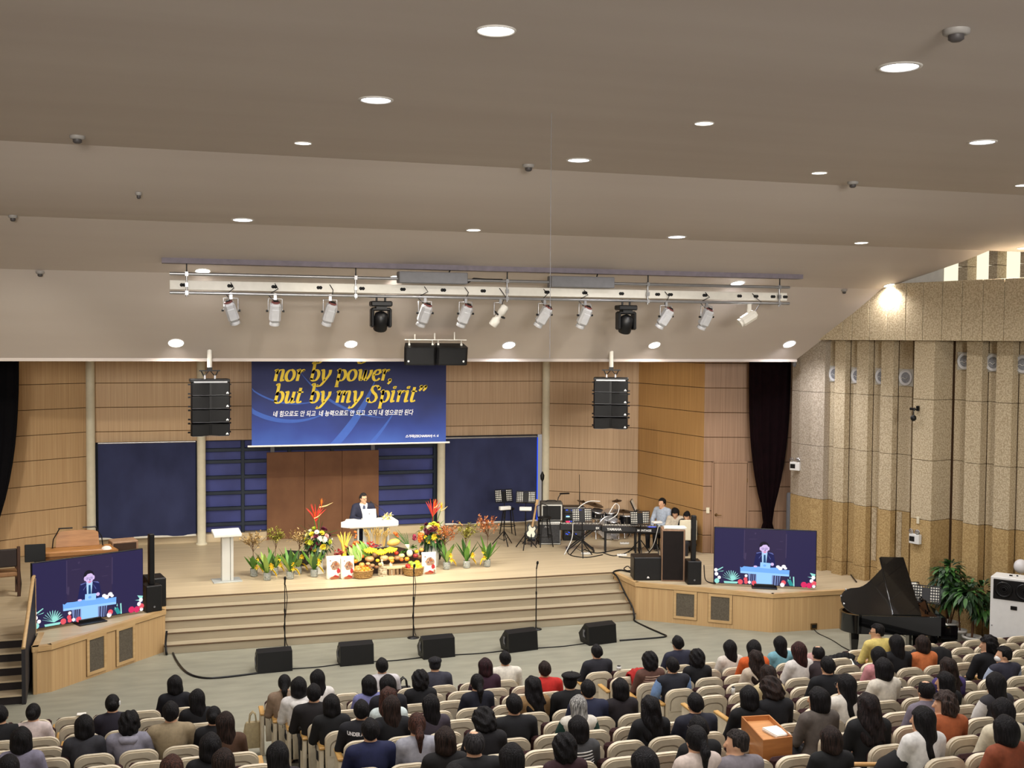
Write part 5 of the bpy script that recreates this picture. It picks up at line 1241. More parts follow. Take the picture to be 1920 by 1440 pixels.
b = MB(); b.lathe([(.03, 1.135), (.03, 1.15), (.008, 1.155)], (.40, .03, 0), n=10); b.tube([(.40, .03, 1.15), (.30, .05, 1.30), (.1, .12, 1.46), (.02, .15, 1.50)], .007, n=5); b.tube([(.04, .14, 1.49), (.0, .16, 1.52)], .014, n=6); b.build('gooseneck_microphone', BLACKM, t)
t2 = thing('tablet', 'silver tablet propped up on the white pulpit', 'tablet', (PP[0]-.05, PP[1]-.02, ZS+1.137))
b = MB(); b.M = Matrix.Rotation(R(-18), 4, 'X'); b.cb((0, 0, .12), (.31, .012, .24), b=.004); b.lathe([(.022, 0), (.02, .003)], (0, -.0065, .13), n=12, m=1, axis=(0, -1, 0)); b.build('back', [pm('silver_tablet', (192, 194, 198), rough=.4, metal=.2, var=.03), GREY], t2)
b = MB(); b.cb((0, .06, .006), (.28, .12, .01)); b.build('foot', GREY, t2)
t2 = thing('orchid', 'cream orchid blossoms at the right end of the pulpit top', 'flower', (PP[0]+.34, PP[1]-.1, ZS+1.137))
ORC = pm('cream_orchid', (246, 236, 190), rough=.7, var=.05); STEMG = pm('green_stem', (76, 112, 48), rough=.7, var=.15)
for (x, z) in ((-.09, .05), (0, .02), (.06, .1), (-.03, .1)):
    b = MB()
    for i in range(5): a = 2*math.pi*i/5; b.leaf((x, -.02, z), (math.cos(a), -.35, math.sin(a)), .085, .075, .0, 0, seg=2)
    b.ball((x, -.05, z), .018, 1, 6, 4); b.build('blossom', [ORC, pm('orchid_core', (226, 180, 70))], t2)
b = MB(); b.tube([(0, 0, 0), (0, -.01, .06), (.05, -.02, .1)], .006, n=5); b.build('stem', STEMG, t2)
GLS = pm('glasses_frame_dark', (30, 30, 34), rough=.3)
def glasses(t, J, yaw, pit):
    b = MB(); b.M = Matrix.Translation(J) @ Matrix.Rotation(yaw, 4, 'Z') @ Matrix.Rotation(pit, 4, 'X')
    for s in (-1, 1):
        b.tube([(s*.033+.026*math.cos(a), .102, .012+.02*math.sin(a)) for a in [2*math.pi*i/12 for i in range(13)]], .0028, n=5); b.tube([(s*.058, .10, .014), (s*.082, .02, .016), (s*.086, -.02, .01)], .0028, n=5)
    b.tube([(-.008, .104, .014), (.008, .104, .014)], .0028, n=5); return b.build('glasses', GLS, t)
def stand_fields(P, infl, part, yaw, arms):
    hd = (0, .03, 1.60); ds = []
    if part in ('body', 'jacket', 'shirt'):
        ds.append(su(.07, ell(P, (0, 0, 1.02), (.165+infl, .12+infl, .16)), ell(P, (0, -.005, 1.2), (.155+infl, .115+infl, .2)), ell(P, (0, -.01, 1.33), (.168+infl, .112+infl, .15)), cap(P, (-.15, -.01, 1.42), (.15, -.01, 1.42), .058+infl*.6)))
        if part == 'jacket': ds.append(ell(P, (0, 0, .92), (.175+infl, .13+infl, .2)))
        if part != 'shirt':
            for s, el, wr in arms:
                a = (s*.195, -.01, 1.40)
                ds.append(su(.02, cap(P, a, el, .054+infl, .044+infl), cap(P, el, wr, .044+infl, .031+infl)))
    if part in ('body', 'legs'):
        ds.append(ell(P, (0, -.01, .95), (.16+infl, .125+infl, .13)))
        for s in (-1, 1): ds.append(su(.03, cap(P, (s*.09, 0, .9), (s*.1, .01, .5), .085+infl, .06+infl), cap(P, (s*.1, .01, .5), (s*.105, -.02, .09), .058+infl, .042+infl))); ds.append(cap(P, (s*.105, -.03, .045), (s*.115, .15, .035), .042, .036))
    d = su(.035, *ds)
    if part == 'shirt': d = smin(d, cap(P, (0, -.01, 1.44), (0, .01, 1.485), .066, .058), .02)
    if part == 'body':
        d = smin(d, cap(P, (0, -.01, 1.42), (0, .02, 1.56), .058, .05), .04); d = smin(d, head_sdf(headframe(P, hd, yaw, -.08)), .02)
        for s, el, wr in arms: d = smin(d, hand_sdf(P, wr, (wr[0]-.01*s, wr[1]+.1, wr[2]-.03), s), .012)
    return d
arms = [(-1, (-.27, .08, 1.16), (-.20, .32, 1.13)), (1, (.27, .08, 1.16), (.14, .32, 1.15))]
yw = R(24)
pr_ = thing('person', 'preacher in a dark navy suit, white shirt and glasses standing behind the pulpit', 'person', (PP[0]-.12, PP[1]+.42, ZS), R(180)); pr_.scale = (.975,)*3
SUIT = cloth((30, 32, 52)); 
for part, lo, hi, h_, nm, mt, infl in (('body', (-.38, -.2, -.01), (.38, .5, 1.76), .0125, 'body', SKIN, 0), ('legs', (-.25, -.2, -.01), (.25, .2, 1.05), .02, 'trousers', SUIT, .014), ('shirt', (-.26, -.2, 1.0), (.26, .2, 1.52), .012, 'shirt', cloth((238, 238, 240)), .006), ('jacket', (-.4, -.24, .72), (.4, .5, 1.5), .013, 'jacket', SUIT, .018)):
    fn = lambda *P: stand_fields(P, infl, part, yw, arms)
    if part == 'jacket': fn = lambda *P: np.maximum(np.maximum(stand_fields(P, infl, part, yw, arms), .76-P[2]), -np.maximum(np.abs(P[0])-.012-.075*np.clip((P[2]-1.12)/.34, 0, 1), np.maximum(.03-P[1], 1.12-P[2])))
    if part == 'shirt': fn = lambda *P: np.maximum(stand_fields(P, infl, part, yw, arms), 1.02-P[2])
    if part == 'legs': fn = lambda *P: np.maximum(stand_fields(P, infl, part, yw, arms), P[2]-1.0)
    pos, fq = sdf_mesh(fn, lo, hi, h_); slot(link(nm, np_mesh(nm, pos, fq), pr_), mt)
h = link('hair', hair_mesh('short'), pr_, (0, .03, 1.60)); h.rotation_euler = (-.08, 0, yw); slot(h, hairm((40, 36, 36))); glasses(pr_, (0, .03, 1.60), yw, -.08)
b = MB(); b.prism([(-.02, 1.45), (.02, 1.45), (.028, 1.42), (.04, 1.15), (0, 1.1), (-.04, 1.15), (-.028, 1.42)], .112, .124, 0, 'y'); b.build('tie', cloth((70, 76, 100)), pr_)
p = atZ(425, 1089, ZS)
t = thing('acrylic_lectern', 'clear acrylic lectern with a white top standing left of the flowers', 'lectern', p, R(6))
b = MB(); b.cb((0, 0, 1.03), (.58, .42, .07), rot=(R(8), 0, 0), b=.012); b.build('top', ACRW, t)
for (x, w_) in ((-.08, .06), (.0, .12), (.1, .06)):
    b = MB(); b.cb((x, 0, .51), (w_, .2, .98), b=.006); b.build('post', glass('frosted_acrylic', (226, 226, 220), .35, .75), t)
b = MB(); b.cb((0, 0, .012), (.6, .45, .022), b=.006); b.build('base', ACR, t)
# ================================================================ stage left: organ and its neighbours
ORG = pm('organ_oak', (168, 118, 68), rough=.4, scale=1.5, stretch=(2, 8, 12), c2=(142, 96, 52)); DKW = pm('dark_brown_wood', (74, 48, 34), rough=.5, scale=2, stretch=(1, 8, 8))
po = atY(146, 1030, 23.2); zo = ZS
t = thing('organ', 'oak organ console with a tall music rest and two desk lamps, behind the left television', 'organ', (po[0], 23.2, zo), R(186))
b = MB(); b.cb((0, .1, .55), (1.25, .55, 1.06), b=.02); b.prism([(-.58, -.28), (.58, -.28), (.72, .42), (-.72, .42)], 1.0, 1.06); b.build('console', ORG, t)
b = MB(); b.M = Matrix.Translation((0, -.1, 1.08)) @ Matrix.Rotation(R(12), 4, 'X'); b.prism([(-.40, 0), (.40, 0), (.38, .26), (.3, .30), (.05, .32), (0, .31), (-.05, .32), (-.3, .30), (-.38, .26)], -.02, .02, 0, 'y'); b.build('music_rest', ORG, t)
for s in (-1, 1):
    b = MB(); b.lathe([(.04, 1.06), (.035, 1.08)], (s*.46, -.05, 0), n=10); b.tube([(s*.46, -.05, 1.07), (s*.44, -.05, 1.25), (s*.33, -.05, 1.45)], .012, n=6); b.cb((s*.22, -.05, 1.455), (.26, .05, .022), b=.006); b.build('desk_lamp', BLACKM, t)
q = atY(200, 1030, 23.0); b = MB(); b.ball((0, 0, .075), (.11, .09, .085), 0, 14, 8); tag(b.build('cushion', pm('white_cloth', (224, 220, 212), rough=.9), None, (q[0], 22.95, q[2]-.08)), 'small round white cushion perched beside the organ lamp', 'cushion')
p = atY(66, 1050, 22.3); zb_ = p[2]
t = thing('monitor', 'small black monitor on a stand left of the organ', 'monitor', (p[0], 22.3, ZS), R(5))
b = MB(); b.cb((0, 0, zb_-ZS+.13), (.36, .03, .33), b=.01); b.build('screen', BLACK, t)
b = MB(); b.tube([(0, .03, 0), (0, .03, zb_-ZS)], .02, n=8); b.cb((0, .03, .01), (.3, .25, .02)); b.build('stand', BLACKM, t)
p = atZ(22, 1122, ZS)
t = thing('wooden_chair', 'wooden chair with a dark padded back at the far left of the stage', 'chair', (p[0]-.15, p[1]+.1, ZS), R(12))
for sx_ in (-.27, .27):
    for sy in (0, .45): b = MB(); b.cb((sx_, sy, .3 if sy else .5), (.06, .06, .6 if sy else 1.0), b=.006); b.build('leg', DKW, t)
b = MB(); b.cb((0, .02, .78), (.5, .07, .36), b=.02); b.build('backrest', pm('dark_leather', (40, 30, 28), rough=.5), t)
b = MB(); b.cb((0, .22, .45), (.52, .46, .09), b=.02); b.build('seat', pm('tan_seat', (150, 112, 76), rough=.6), t)
t = thing('stair_rail', 'dark stair side panel with a pale wood handrail by the left stage stairs', 'railing', (-2.33, 19.5, 0))
b = MB(); b.prism([(0, 0), (.1, 0), (1.5, .85), (1.5, 1.75), (1.38, 1.75), (0, .9)], -.03, .03, 0, 'x'); b.build('side_panel', pm('stair_panel_dark', (44, 42, 46), rough=.6), t)
b = MB(); b.tube([(0, 0, .92), (0, 1.4, 1.78), (0, 1.55, 1.78)], .032, n=8); b.build('handrail', WOODT, t)
b = MB(); b.cb((0, 1.5, 1.25), (.07, .07, 1.0), b=.006); b.build('newel', WOODT, t)
p = atZ(37, 1118, ZS); b = MB(); b.tube([(0, 0, .0), (.02, 0, .25), (.0, .02, .5)], .02, n=6); b.tube([(0, .02, .5), (-.06, 0, .3), (-.03, 0, .18), (.02, 0, .2)], .012, n=6); tag(b.build('cable_hook', BLACKM, None, p), 'dangling black strap beside the left stair rail', 'strap')
# ================================================================ harvest display: jars, vases, baskets, produce
JAR = glass('jar_glass', (232, 236, 228), .03, .25)
BARK = pm('bark_chips', (112, 84, 58), rough=.9, scale=24, c2=(40, 28, 20), sharp=(.4, .6), bump=.4)
LFG = [pm('leaf_green_a', (92, 138, 52), rough=.5, var=.15, scale=5), pm('leaf_green_b', (60, 104, 44), rough=.5, var=.15, scale=5), pm('leaf_green_c', (150, 180, 84), rough=.5, var=.12, scale=5), pm('leaf_dark', (34, 62, 34), rough=.45, var=.2, scale=6)]
YELF = pm('yellow_petal', (242, 208, 52), rough=.7, var=.06); ORANF = pm('orange_petal', (228, 118, 40), rough=.7, var=.1); REDF = pm('red_bract', (206, 58, 44), rough=.6, var=.1)
TWIG = pm('brown_twig', (96, 66, 44), rough=.9); BERRY = pm('orange_leaflet', (214, 138, 84), rough=.8, var=.15); TANL = pm('tan_leaflet', (206, 176, 120), rough=.8, var=.1); OLIV = pm('olive_leaflet', (164, 160, 66), rough=.8, var=.15)
def jar_plant(lab, P, h_, spray=None, lean=0.0, yside=1):
    t = thing('jar_plant', lab, 'plant', P, 0, None)
    b = MB(); b.lathe([(0, .004), (.075, .004), (.08, .02), (.08, .17), (.074, .17), (.074, .02)], n=16); b.build('jar', JAR, t)
    b = MB()
    for i in range(22): a = rng.uniform(0, 6.3); r_ = rng.uniform(.01, .055); b.cb((r_*math.cos(a), r_*math.sin(a), rng.uniform(.02, .14)), (.05, .035, .03), rot=(rng.uniform(0, 3), rng.uniform(0, 3), rng.uniform(0, 3)))
    f = b.build('bark_filling', BARK, t); f['kind'] = 'stuff'
    for i in range(8):
        a = 2*math.pi*i/8+rng.uniform(-.3, .3); e = rng.uniform(.9, 2.6)
        b = MB(); b.leaf((0, 0, .14), (math.cos(a)*.8+lean, math.sin(a)*.8, e), h_*rng.uniform(.95, 1.35), rng.uniform(.08, .13), rng.uniform(.05, .25), 0, seg=4); b.build('leaf', LFG[rng.choice((0, 0, 1, 2))], t)
    for i in range(2):
        b = MB(); c = (yside*rng.uniform(.05, .12), -.1, rng.uniform(.22, .42))
        for q in range(7): a = 2*math.pi*q/7; b.leaf(c, (math.cos(a), -.5, math.sin(a)), .07, .045, .2, 0, seg=2)
        b.build('yellow_blossom', YELF, t)
    b = MB()
    for q in range(7): a = 1.2*q/7-.2; b.leaf((yside*.07, -.06, .24), (yside*math.cos(a), -.5, -.2+math.sin(a)*.6), .15, .03, .9, 0, seg=3)
    b.build('hanging_yellow_petal', YELF, t)
    if spray:
        mt, hh, wd = spray; b = MB(); b.tube([(0, .02, .1), (lean*.2, .03, hh*.5), (lean*.4, .03, hh*.78)], .007, n=5)
        for i in range(20):
            a = rng.uniform(0, 6.3); z0_ = hh*rng.uniform(.55, .78); e = (wd*rng.uniform(.4, 1)*math.cos(a), .12*math.sin(a)+.03, hh*rng.uniform(.8, 1.05))
            b.tube([(lean*.35, .03, z0_), ((e[0]+lean*.35)/2, e[1], (z0_+e[2])/2+.02), e], .0035, n=4)
            for q in range(13):
                u = rng.uniform(.35, 1); c = (lean*.35+(e[0]-lean*.35)*u+rng.uniform(-.03, .03), e[1]+rng.uniform(-.03, .03), z0_+(e[2]-z0_)*u+rng.uniform(-.03, .03)); d = (rng.uniform(-1, 1), rng.uniform(-1, .3), rng.uniform(-.2, 1)); b.leaf(c, d, .075, .034, .1, 1, seg=2)
        o = b.build('branch_spray', [TWIG, mt], t); o['kind'] = 'stuff'
    return t
for (px, py, h_, sp, ln, ys, lab) in ((476, 1080.5, .34, (TANL, .95, .38), -.05, 1, 'tall thin plant jar, leftmost on the stage'), (501, 1088, .52, None, -.25, 1, 'plant jar with broad leaves nearest the stage edge on the left'), (515, 1078, .40, (OLIV, 1.02, .34), .1, 1, 'plant jar with a tall olive spray, third from the left'),
     (544, 1085.5, .55, None, 0, 1, 'plant jar with upright leaves behind the left microphone stand'), (559, 1076, .40, (TANL, .95, .3), .1, 1, 'small dark plant jar just behind the upright one, left side'), (589, 1081.5, .52, None, .05, 1, 'plant jar with leaves beside the rice bags on the left'),
     (837.5, 1067.5, .52, (BERRY, .98, .4), -.15, 1, 'plant jar right of the single rice bag, first of three'), (875, 1065, .50, (OLIV, .98, .34), -.05, 1, 'plant jar with a long pale leaf, middle of the three on the right'), (913, 1062.5, .50, (BERRY, 1.12, .34), .1, -1, 'plant jar with a tall bushy orange spray, rightmost on the stage')):
    jar_plant(lab, atZ(px, py, ZS), h_, sp, ln, ys)
def litter(lab, px0, px1, py0, py1, z=ZS, mt=TANL, n=60):
    b = MB()
    for i in range(n): c = atZ(rng.uniform(px0, px1), rng.uniform(py0, py1), z); b.leaf((c[0], c[1], z+.004), (rng.uniform(-1, 1), rng.uniform(-1, 1), rng.uniform(.0, .6)), .09, .05, .2, 0, seg=2)
    o = b.build('dry_leaves', mt); tag(o, lab, 'leaves'); o['kind'] = 'stuff'
litter('scattered dry tan leaves on the stage left of the plant jars, near the board', 448, 500, 1003, 1010, ZS, TANL, 60); litter('scattered tan leaves on the stage by the foot of the brown board', 500, 525, 1006, 1013, ZS, BERRY, 22)
# blossoms for the two vases
def blossom_mesh():
    b = MB()
    for (n, r_, z, tl, sz) in ((9, .030, .0, .2, .06), (7, .022, .014, .75, .052), (5, .012, .022, 1.6, .042)):
        for i in range(n):
            a = 2*math.pi*i/n+z*40; b.leaf((r_*.3*math.cos(a), r_*.3*math.sin(a), z), (math.cos(a), math.sin(a), tl), sz, sz*.95, -.15, 0, seg=2)
    b.ball((0, 0, .02), .014, 0, 6, 4)
    o = b.build('tmp', []); me = o.data; bpy.data.objects.remove(o); return me
BLM = blossom_mesh()
FC = [pm('flower_'+n, c, rough=.7, var=.06) for n, c in (('white', (244, 240, 222)), ('yellow', (240, 216, 62)), ('cream', (246, 234, 170)), ('pink', (232, 170, 160)), ('burgundy', (96, 32, 52)), ('peach', (236, 160, 116)), ('lime', (206, 216, 70)))]
def vase(lab, P, zc, rad, right):
    t = thing('flower_arrangement', lab, 'flowers', P)
    b = MB(); hz = zc-rad*.75
    if right:
        b.lathe([(0, .003), (.13, .003), (.14, .02), (.16, hz), (.15, hz), (.13, .03)], n=18)
    else: b.lathe([(0, .003), (.16, .003), (.16, .02), (.10, .1), (.10, hz), (.09, hz), (.09, .1)], n=18)
    b.build('vase', pm('frosted_vase_%d' % right, (206, 204, 194), rough=.3, var=.04), t)
    b = MB()
    for i in range(300):
        a = rng.uniform(0, 6.3); e = rng.uniform(-1.3, .9); d = Vector((math.cos(a)*math.cos(e), math.sin(a)*math.cos(e), math.sin(e))); c = Vector((0, 0, zc))+d*rad*rng.uniform(.35, .92)
        b.leaf(c, d+Vector((0, 0, -.3)), rng.uniform(.12, .22), .06, .4, rng.choice((0, 1, 1)), seg=2)
    o = b.build('foliage', [LFG[1], LFG[3]], t); o['kind'] = 'stuff'
    k = 0
    for i in range(140):
        a = rng.uniform(math.pi*.95, math.pi*2.05); e = rng.uniform(-.6, 1.25); d = Vector((math.cos(a)*math.cos(e), math.sin(a)*math.cos(e), math.sin(e))); c = Vector((0, 0, zc))+d*rad*.98
        if any((c-q).length < .078 for q in getattr(vase, 'pts', [])): continue
        vase.pts = getattr(vase, 'pts', [])+[c]; o = link('blossom', BLM, t, c); o.rotation_euler = d.to_track_quat('Z', 'Y').to_euler(); s = rng.uniform(.8, 1.25); o.scale = (s, s, s); slot(o, FC[rng.choice((0, 0, 1, 1, 2, 3, 4, 4, 6))]); k += 1
        if k > 34: break
    vase.pts = []
    sgn = 1 if not right else -1
    for i, (dx, hh, tipx) in enumerate(((.02, .74, .30), (-.10, .50, .16)) if not right else ((.03, .62, .10), (.18, .55, .16))):      # bird of paradise
        b = MB(); top = (dx, -.02, zc+hh); b.tube([(0, 0, zc), (dx*.6, -.01, zc+hh*.6), top], .009, n=5, m=0)
        b.tube([top, (dx+tipx*.5, -.03, zc+hh+.03), (dx+tipx, -.03, zc+hh+.10)], [.018, .016, .002], n=6, m=2)
        for q in range(4): b.leaf((dx+tipx*.15, -.02, zc+hh+.02), (-.25+.3*q, -.1, 1.2), .18, .045, -.05, 1, seg=3)
        b.build('bird_of_paradise', [STEMG, ORANF if not (right and i) else YELF, TANL], t)
    for i in range(9 if not right else 8):                                                  # red heliconia / spider spikes
        a = R(40+100*i/8)+rng.uniform(-.1, .1); b = MB(); base = (-.06 if not right else .0, .0, zc+.42)
        e = (base[0]+.30*math.cos(a), rng.uniform(-.08, .08), base[2]+.36*math.sin(a)+.05); b.tube([(0, 0, zc+.1), base, ((base[0]+e[0])/2, e[1], (base[2]+e[2])/2+.03), e], [.006, .007, .016, .002], n=5)
        b.build('red_spike', REDF, t)
    for (d, L) in (((-.8, 0, .75), .55), ((-.5, -.1, .9), .4), ((.8, -.1, .4), .42), ((.9, 0, .15), .36), ((.2, 0, 1), .4), ((-.95, 0, .2), .34)) if not right else (((-.7, -.1, .5), .40), ((-.4, 0, .9), .36), ((-.1, 0, 1), .38), ((.6, 0, .8), .34), ((.7, -.1, .2), .3)):
        b = MB(); b.leaf((d[0]*.1, -.03, zc+.1), d, L, .075, .12, 0, seg=4); b.build('long_leaf', LFG[0] if right else LFG[1], t)
    return t
pl_ = atY(597, 1012, 24.7); vase('big vase of white, yellow and pink flowers with red spikes, left of the pulpit', (pl_[0], 24.7, ZS), pl_[2]-ZS-.02, .27, False)
pr2 = atY(811, 1003, 24.8); vase('big pale vase of yellow and peach flowers with red spikes, right of the pulpit', (pr2[0], 24.8, ZS), pr2[2]-ZS, .27, True)
# log shelves under the produce
LOGM = pm('pale_log_bark', (160, 132, 98), rough=.9, scale=12, stretch=(6, 6, 1), c2=(96, 70, 48), bump=.3); CUT = pm('cut_wood_end', (206, 180, 140), rough=.8, scale=6)
BIRCH = pm('birch_bark', (196, 184, 156), rough=.9, scale=16, stretch=(1, 1, 4), c2=(120, 100, 74), sharp=(.4, .6), bump=.3)
DARKC = pm('dark_brown_cloth', (58, 42, 34), rough=.95)
def logshelf(lab, x0, x1, y0, y1, ztop):
    t = thing('log_shelf', lab, 'shelf', ((x0+x1)/2, (y0+y1)/2, ZS)); hw, hd, h_ = (x1-x0)/2, (y1-y0)/2, ztop-ZS
    b = MB(); b.cb((0, 0, h_-.03), (hw*2, hd*2, .06), b=.012); b.build('plank', CUT, t)
    n = max(3, int(hw*2/.085))
    for i in range(n):
        b = MB(); r_ = rng.uniform(.030, .040); b.lathe([(r_, 0), (r_*1.03, h_*.4), (r_, h_-.06)], (-hw+.04+(2*hw-.08)*i/(n-1), -hd+.05, 0), n=9); b.build('log', LOGM, t)
    b = MB(); b.cb((0, .03, h_/2-.03), (hw*2-.06, hd*2-.16, h_-.06)); b.build('backing_cloth', DARKC, t)
    return t
logshelf('low log shelf under the left half of the produce', 3.32, 4.16, 24.02, 24.5, 1.0)
logshelf('low log shelf under the right half of the produce', 4.42, 5.36, 24.02, 24.5, 1.0)
logshelf('taller log shelf at the back of the produce', 3.45, 5.2, 24.3, 24.62, 1.16) if False else None
# rice bags
BAGW = pm('rice_bag_white', (238, 234, 220), rough=.6, var=.04); BAGP = pm('rice_bag_print_dark', (96, 74, 66), rough=.7, scale=22, c2=(176, 140, 110), sharp=(.4, .6)); BAGR = pm('rice_bag_print_red', (168, 40, 44), rough=.7); BAGB = pm('rice_bag_print_brown', (150, 84, 50), rough=.7)
def ricebag(lab, px, py, w_, h_, rz):
    P = atZ(px, py, ZS); t = thing('rice_bag', lab, 'bag', (P[0], P[1]+.08, ZS), rz)
    rings = []
    for (z, a, d) in ((0, .46, .10), (.05, .5, .14), (.3, .49, .15), (.6, .48, .12), (.85, .47, .07), (.97, .5, .02), (1.0, .5, .015)):
        rings.append([(w_*a*c, d*.5*s, h_*z) for c, s in ((-1, -.5), (-.8, -1), (-.3, -1.1), (.3, -1.1), (.8, -1), (1, -.5), (1, .5), (.8, 1), (0, 1.1), (-.8, 1))])
    b = MB(); b.loft(rings); b.build('sack', BAGW, t)
    b = MB(); y = -.088
    def el(cx, cz, rx, rz_, m, n=14, yy=0): b.add([(w_*(cx+rx*math.cos(2*math.pi*i/n)*(1+.15*math.sin(3*i))), y-yy, h_*(cz+rz_*math.sin(2*math.pi*i/n)*(1+.1*math.sin(5*i)))) for i in range(n)], [tuple(range(n))], m)
    el(.06, .60, .30, .19, 0); el(.27, .36, .12, .11, 1, yy=.001); el(-.27, .82, .06, .03, 0); el(.0, .07, .32, .06, 2); el(.12, .66, .1, .06, 2, yy=.002)
    b.add([(w_*-.1, y, h_*.13), (w_*.42, y, h_*.03), (w_*.42, y, h_*.09), (w_*.05, y, h_*.2)], [(0, 1, 2, 3)], 1); b.box(w_*.30, w_*.42, y-.002, y, h_*.04, h_*.22, 0)
    b.build('print', [BAGP, BAGR, BAGB], t)
ricebag('white rice bag with a printed picture, leftmost before the produce', 626, 1086.5, .33, .50, R(8)); ricebag('white rice bag with a printed picture, beside the orange basket', 652, 1086, .30, .49, R(4)); ricebag('white rice bag with a printed picture, right of the fruit basket', 805, 1077, .33, .48, R(-4))
# baskets
WICK = pm('wicker', (176, 140, 84), rough=.8, scale=30, stretch=(1, 1, 5), c2=(120, 88, 46), sharp=(.4, .6), bump=.4)
def fruit(name, P, r_, mt, lab, grp, sq=(1, 1, 1), stem=True, cat='fruit'):
    o_ = thing(name, lab, cat, P, rng.uniform(0, 6), grp)
    b = MB(); b.lathe([(0, -r_*.86*sq[2]), (r_*.4, -r_*.9*sq[2]), (r_*.8, -r_*.6*sq[2]), (r_, 0), (r_*.86, r_*.55*sq[2]), (r_*.45, r_*.86*sq[2]), (.0, r_*.76*sq[2])], n=12); b.build('flesh', mt, o_)
    if stem: b = MB(); b.tube([(0, 0, r_*.74*sq[2]), (.004, 0, r_*1.02*sq[2])], .006, n=5); b.build('stem', TWIG, o_)
    return o_
FR = {n: pm('skin_'+n, c, rough=.4, var=.1, scale=12) for n, c in (('orange', (236, 148, 44)), ('pear', (214, 156, 80)), ('persimmon', (226, 112, 44)), ('apple', (190, 44, 38)), ('pepper', (240, 196, 40)), ('lime', (150, 180, 70)), ('pumpkin', (196, 150, 104)), ('squash', (206, 170, 120)), ('tomato', (204, 60, 36)), ('potato', (170, 130, 90)), ('melon', (214, 172, 92)), ('beet', (150, 44, 46)), ('white', (236, 232, 206)), ('cabbage', (206, 220, 150)), ('brown', (128, 88, 56)), ('chili', (196, 30, 40)))}
def basket(lab, P, r_, h_, items, grp, labf):
    t = thing('basket', lab, 'basket', P)
    b = MB(); b.lathe([(0, .006), (r_*.80, .006), (r_*.86, .02), (r_*1.0, h_), (r_*.94, h_), (r_*.8, .03), (0, .03)], n=28); b.build('wall', WICK, t)
    b = MB(); b.lathe([(r_*1.02+.016*math.cos(a), h_+.016*math.sin(a)) for a in [2*math.pi*i/8 for i in range(9)]], n=28); b.build('rim', WICK, t)
    for i in range(4):
        z = h_*(.2+.2*i); rr = r_*(.87+.13*z/h_); b = MB(); b.tube([((rr+.006*(1 if j % 2 else -1))*math.cos(2*math.pi*j/36), (rr+.006*(1 if j % 2 else -1))*math.sin(2*math.pi*j/36), z) for j in range(37)], .014, n=5); b.build('weave_band', WICK, t)
    seen = {}
    for (n, dx, dy, dz, rr) in items:
        full = {'orange': 'orange', 'pear': 'tan pear', 'persimmon': 'persimmon', 'apple': 'red apple', 'pepper': 'yellow pepper', 'lime': 'green custard apple'}[n]
        pos = ('top of the heap, ' if dz > .2 else '')+('front ' if dy < -.05 else 'back ' if dy > .03 else '')+('left edge' if dx < -.12 else 'left' if dx < -.06 else 'right edge' if dx > .12 else 'right' if dx > .06 else 'centre left' if dx < 0 else 'centre')
        fruit({'orange': 'orange', 'pear': 'pear', 'persimmon': 'persimmon', 'apple': 'apple', 'pepper': 'yellow_pepper', 'lime': 'custard_apple'}[n], (P[0]+dx, P[1]+dy, P[2]+dz), rr, FR[n], labf % full+', '+pos, grp % n)
P1 = atZ(682, 1086, ZS)+np.array([0, .18, 0]); P2 = atZ(778, 1081, ZS)+np.array([0, .19, 0])
basket('round wicker basket of oranges and pears at the front of the produce', P1, .225, .17, [('pear', -.1, .05, .20, .065), ('pear', .0, .08, .25, .07), ('pear', -.1, -.04, .18, .062), ('orange', .02, -.04, .19, .055), ('orange', .1, -.02, .19, .05), ('persimmon', .1, .08, .2, .055), ('orange', -.03, -.13, .165, .045), ('orange', .06, -.13, .165, .042), ('persimmon', .15, .03, .17, .045), ('orange', -.15, .0, .17, .05), ('orange', .14, -.08, .165, .04)], 'basket %s fruit on the left', '%s in the left wicker basket')
basket('round wicker basket of peppers and apples behind the middle microphone stand', P2, .225, .17, [('apple', -.12, .0, .2, .055), ('apple', -.11, -.06, .18, .05), ('lime', .0, .0, .22, .075), ('pepper', .1, .06, .25, .06), ('pepper', .11, -.01, .21, .06), ('pepper', .15, -.07, .18, .045), ('pepper', .04, -.08, .19, .04), ('pepper', -.04, -.08, .19, .038), ('persimmon', -.07, -.13, .165, .04), ('lime', .02, -.14, .165, .05), ('pepper', .1, -.13, .17, .045), ('lime', -.04, .08, .24, .06)], 'basket %s fruit on the right', '%s in the right wicker basket')
# birch stumps with little figures
for (px, r_, h_, lab) in ((719, .105, .2, 'birch log stump, larger of two before the produce'), (736, .062, .18, 'birch log stump, smaller of two before the produce')):
    P = atZ(px, 1081 if px < 730 else 1079.5, ZS)+np.array([0, .1, 0]); t = thing('log_stump', lab, 'stump', P)
    b = MB(); b.lathe([(r_*1.04, 0), (r_, .06), (r_*.98, h_)], n=18); b.build('bark', BIRCH, t); b = MB(); b.lathe([(0, h_+.004), (r_*.96, h_+.003), (r_*.97, h_-.005)], n=18); b.build('cut_top', CUT, t)
    t = thing('figurine', 'tiny pale rag figurine sitting on the %s birch stump' % ('larger' if r_ > .08 else 'smaller'), 'figurine', P+np.array([-.02, -.01, h_+.006]))
    b = MB(); b.lathe([(0, 0), (.042, .0), (.038, .05), (.018, .10), (.0, .11)], n=10); b.build('body', FR['white'], t); b = MB(); b.ball((0, 0, .13), .028, 0, 10, 6); b.build('head', pm('figurine_head', (226, 206, 172)), t)
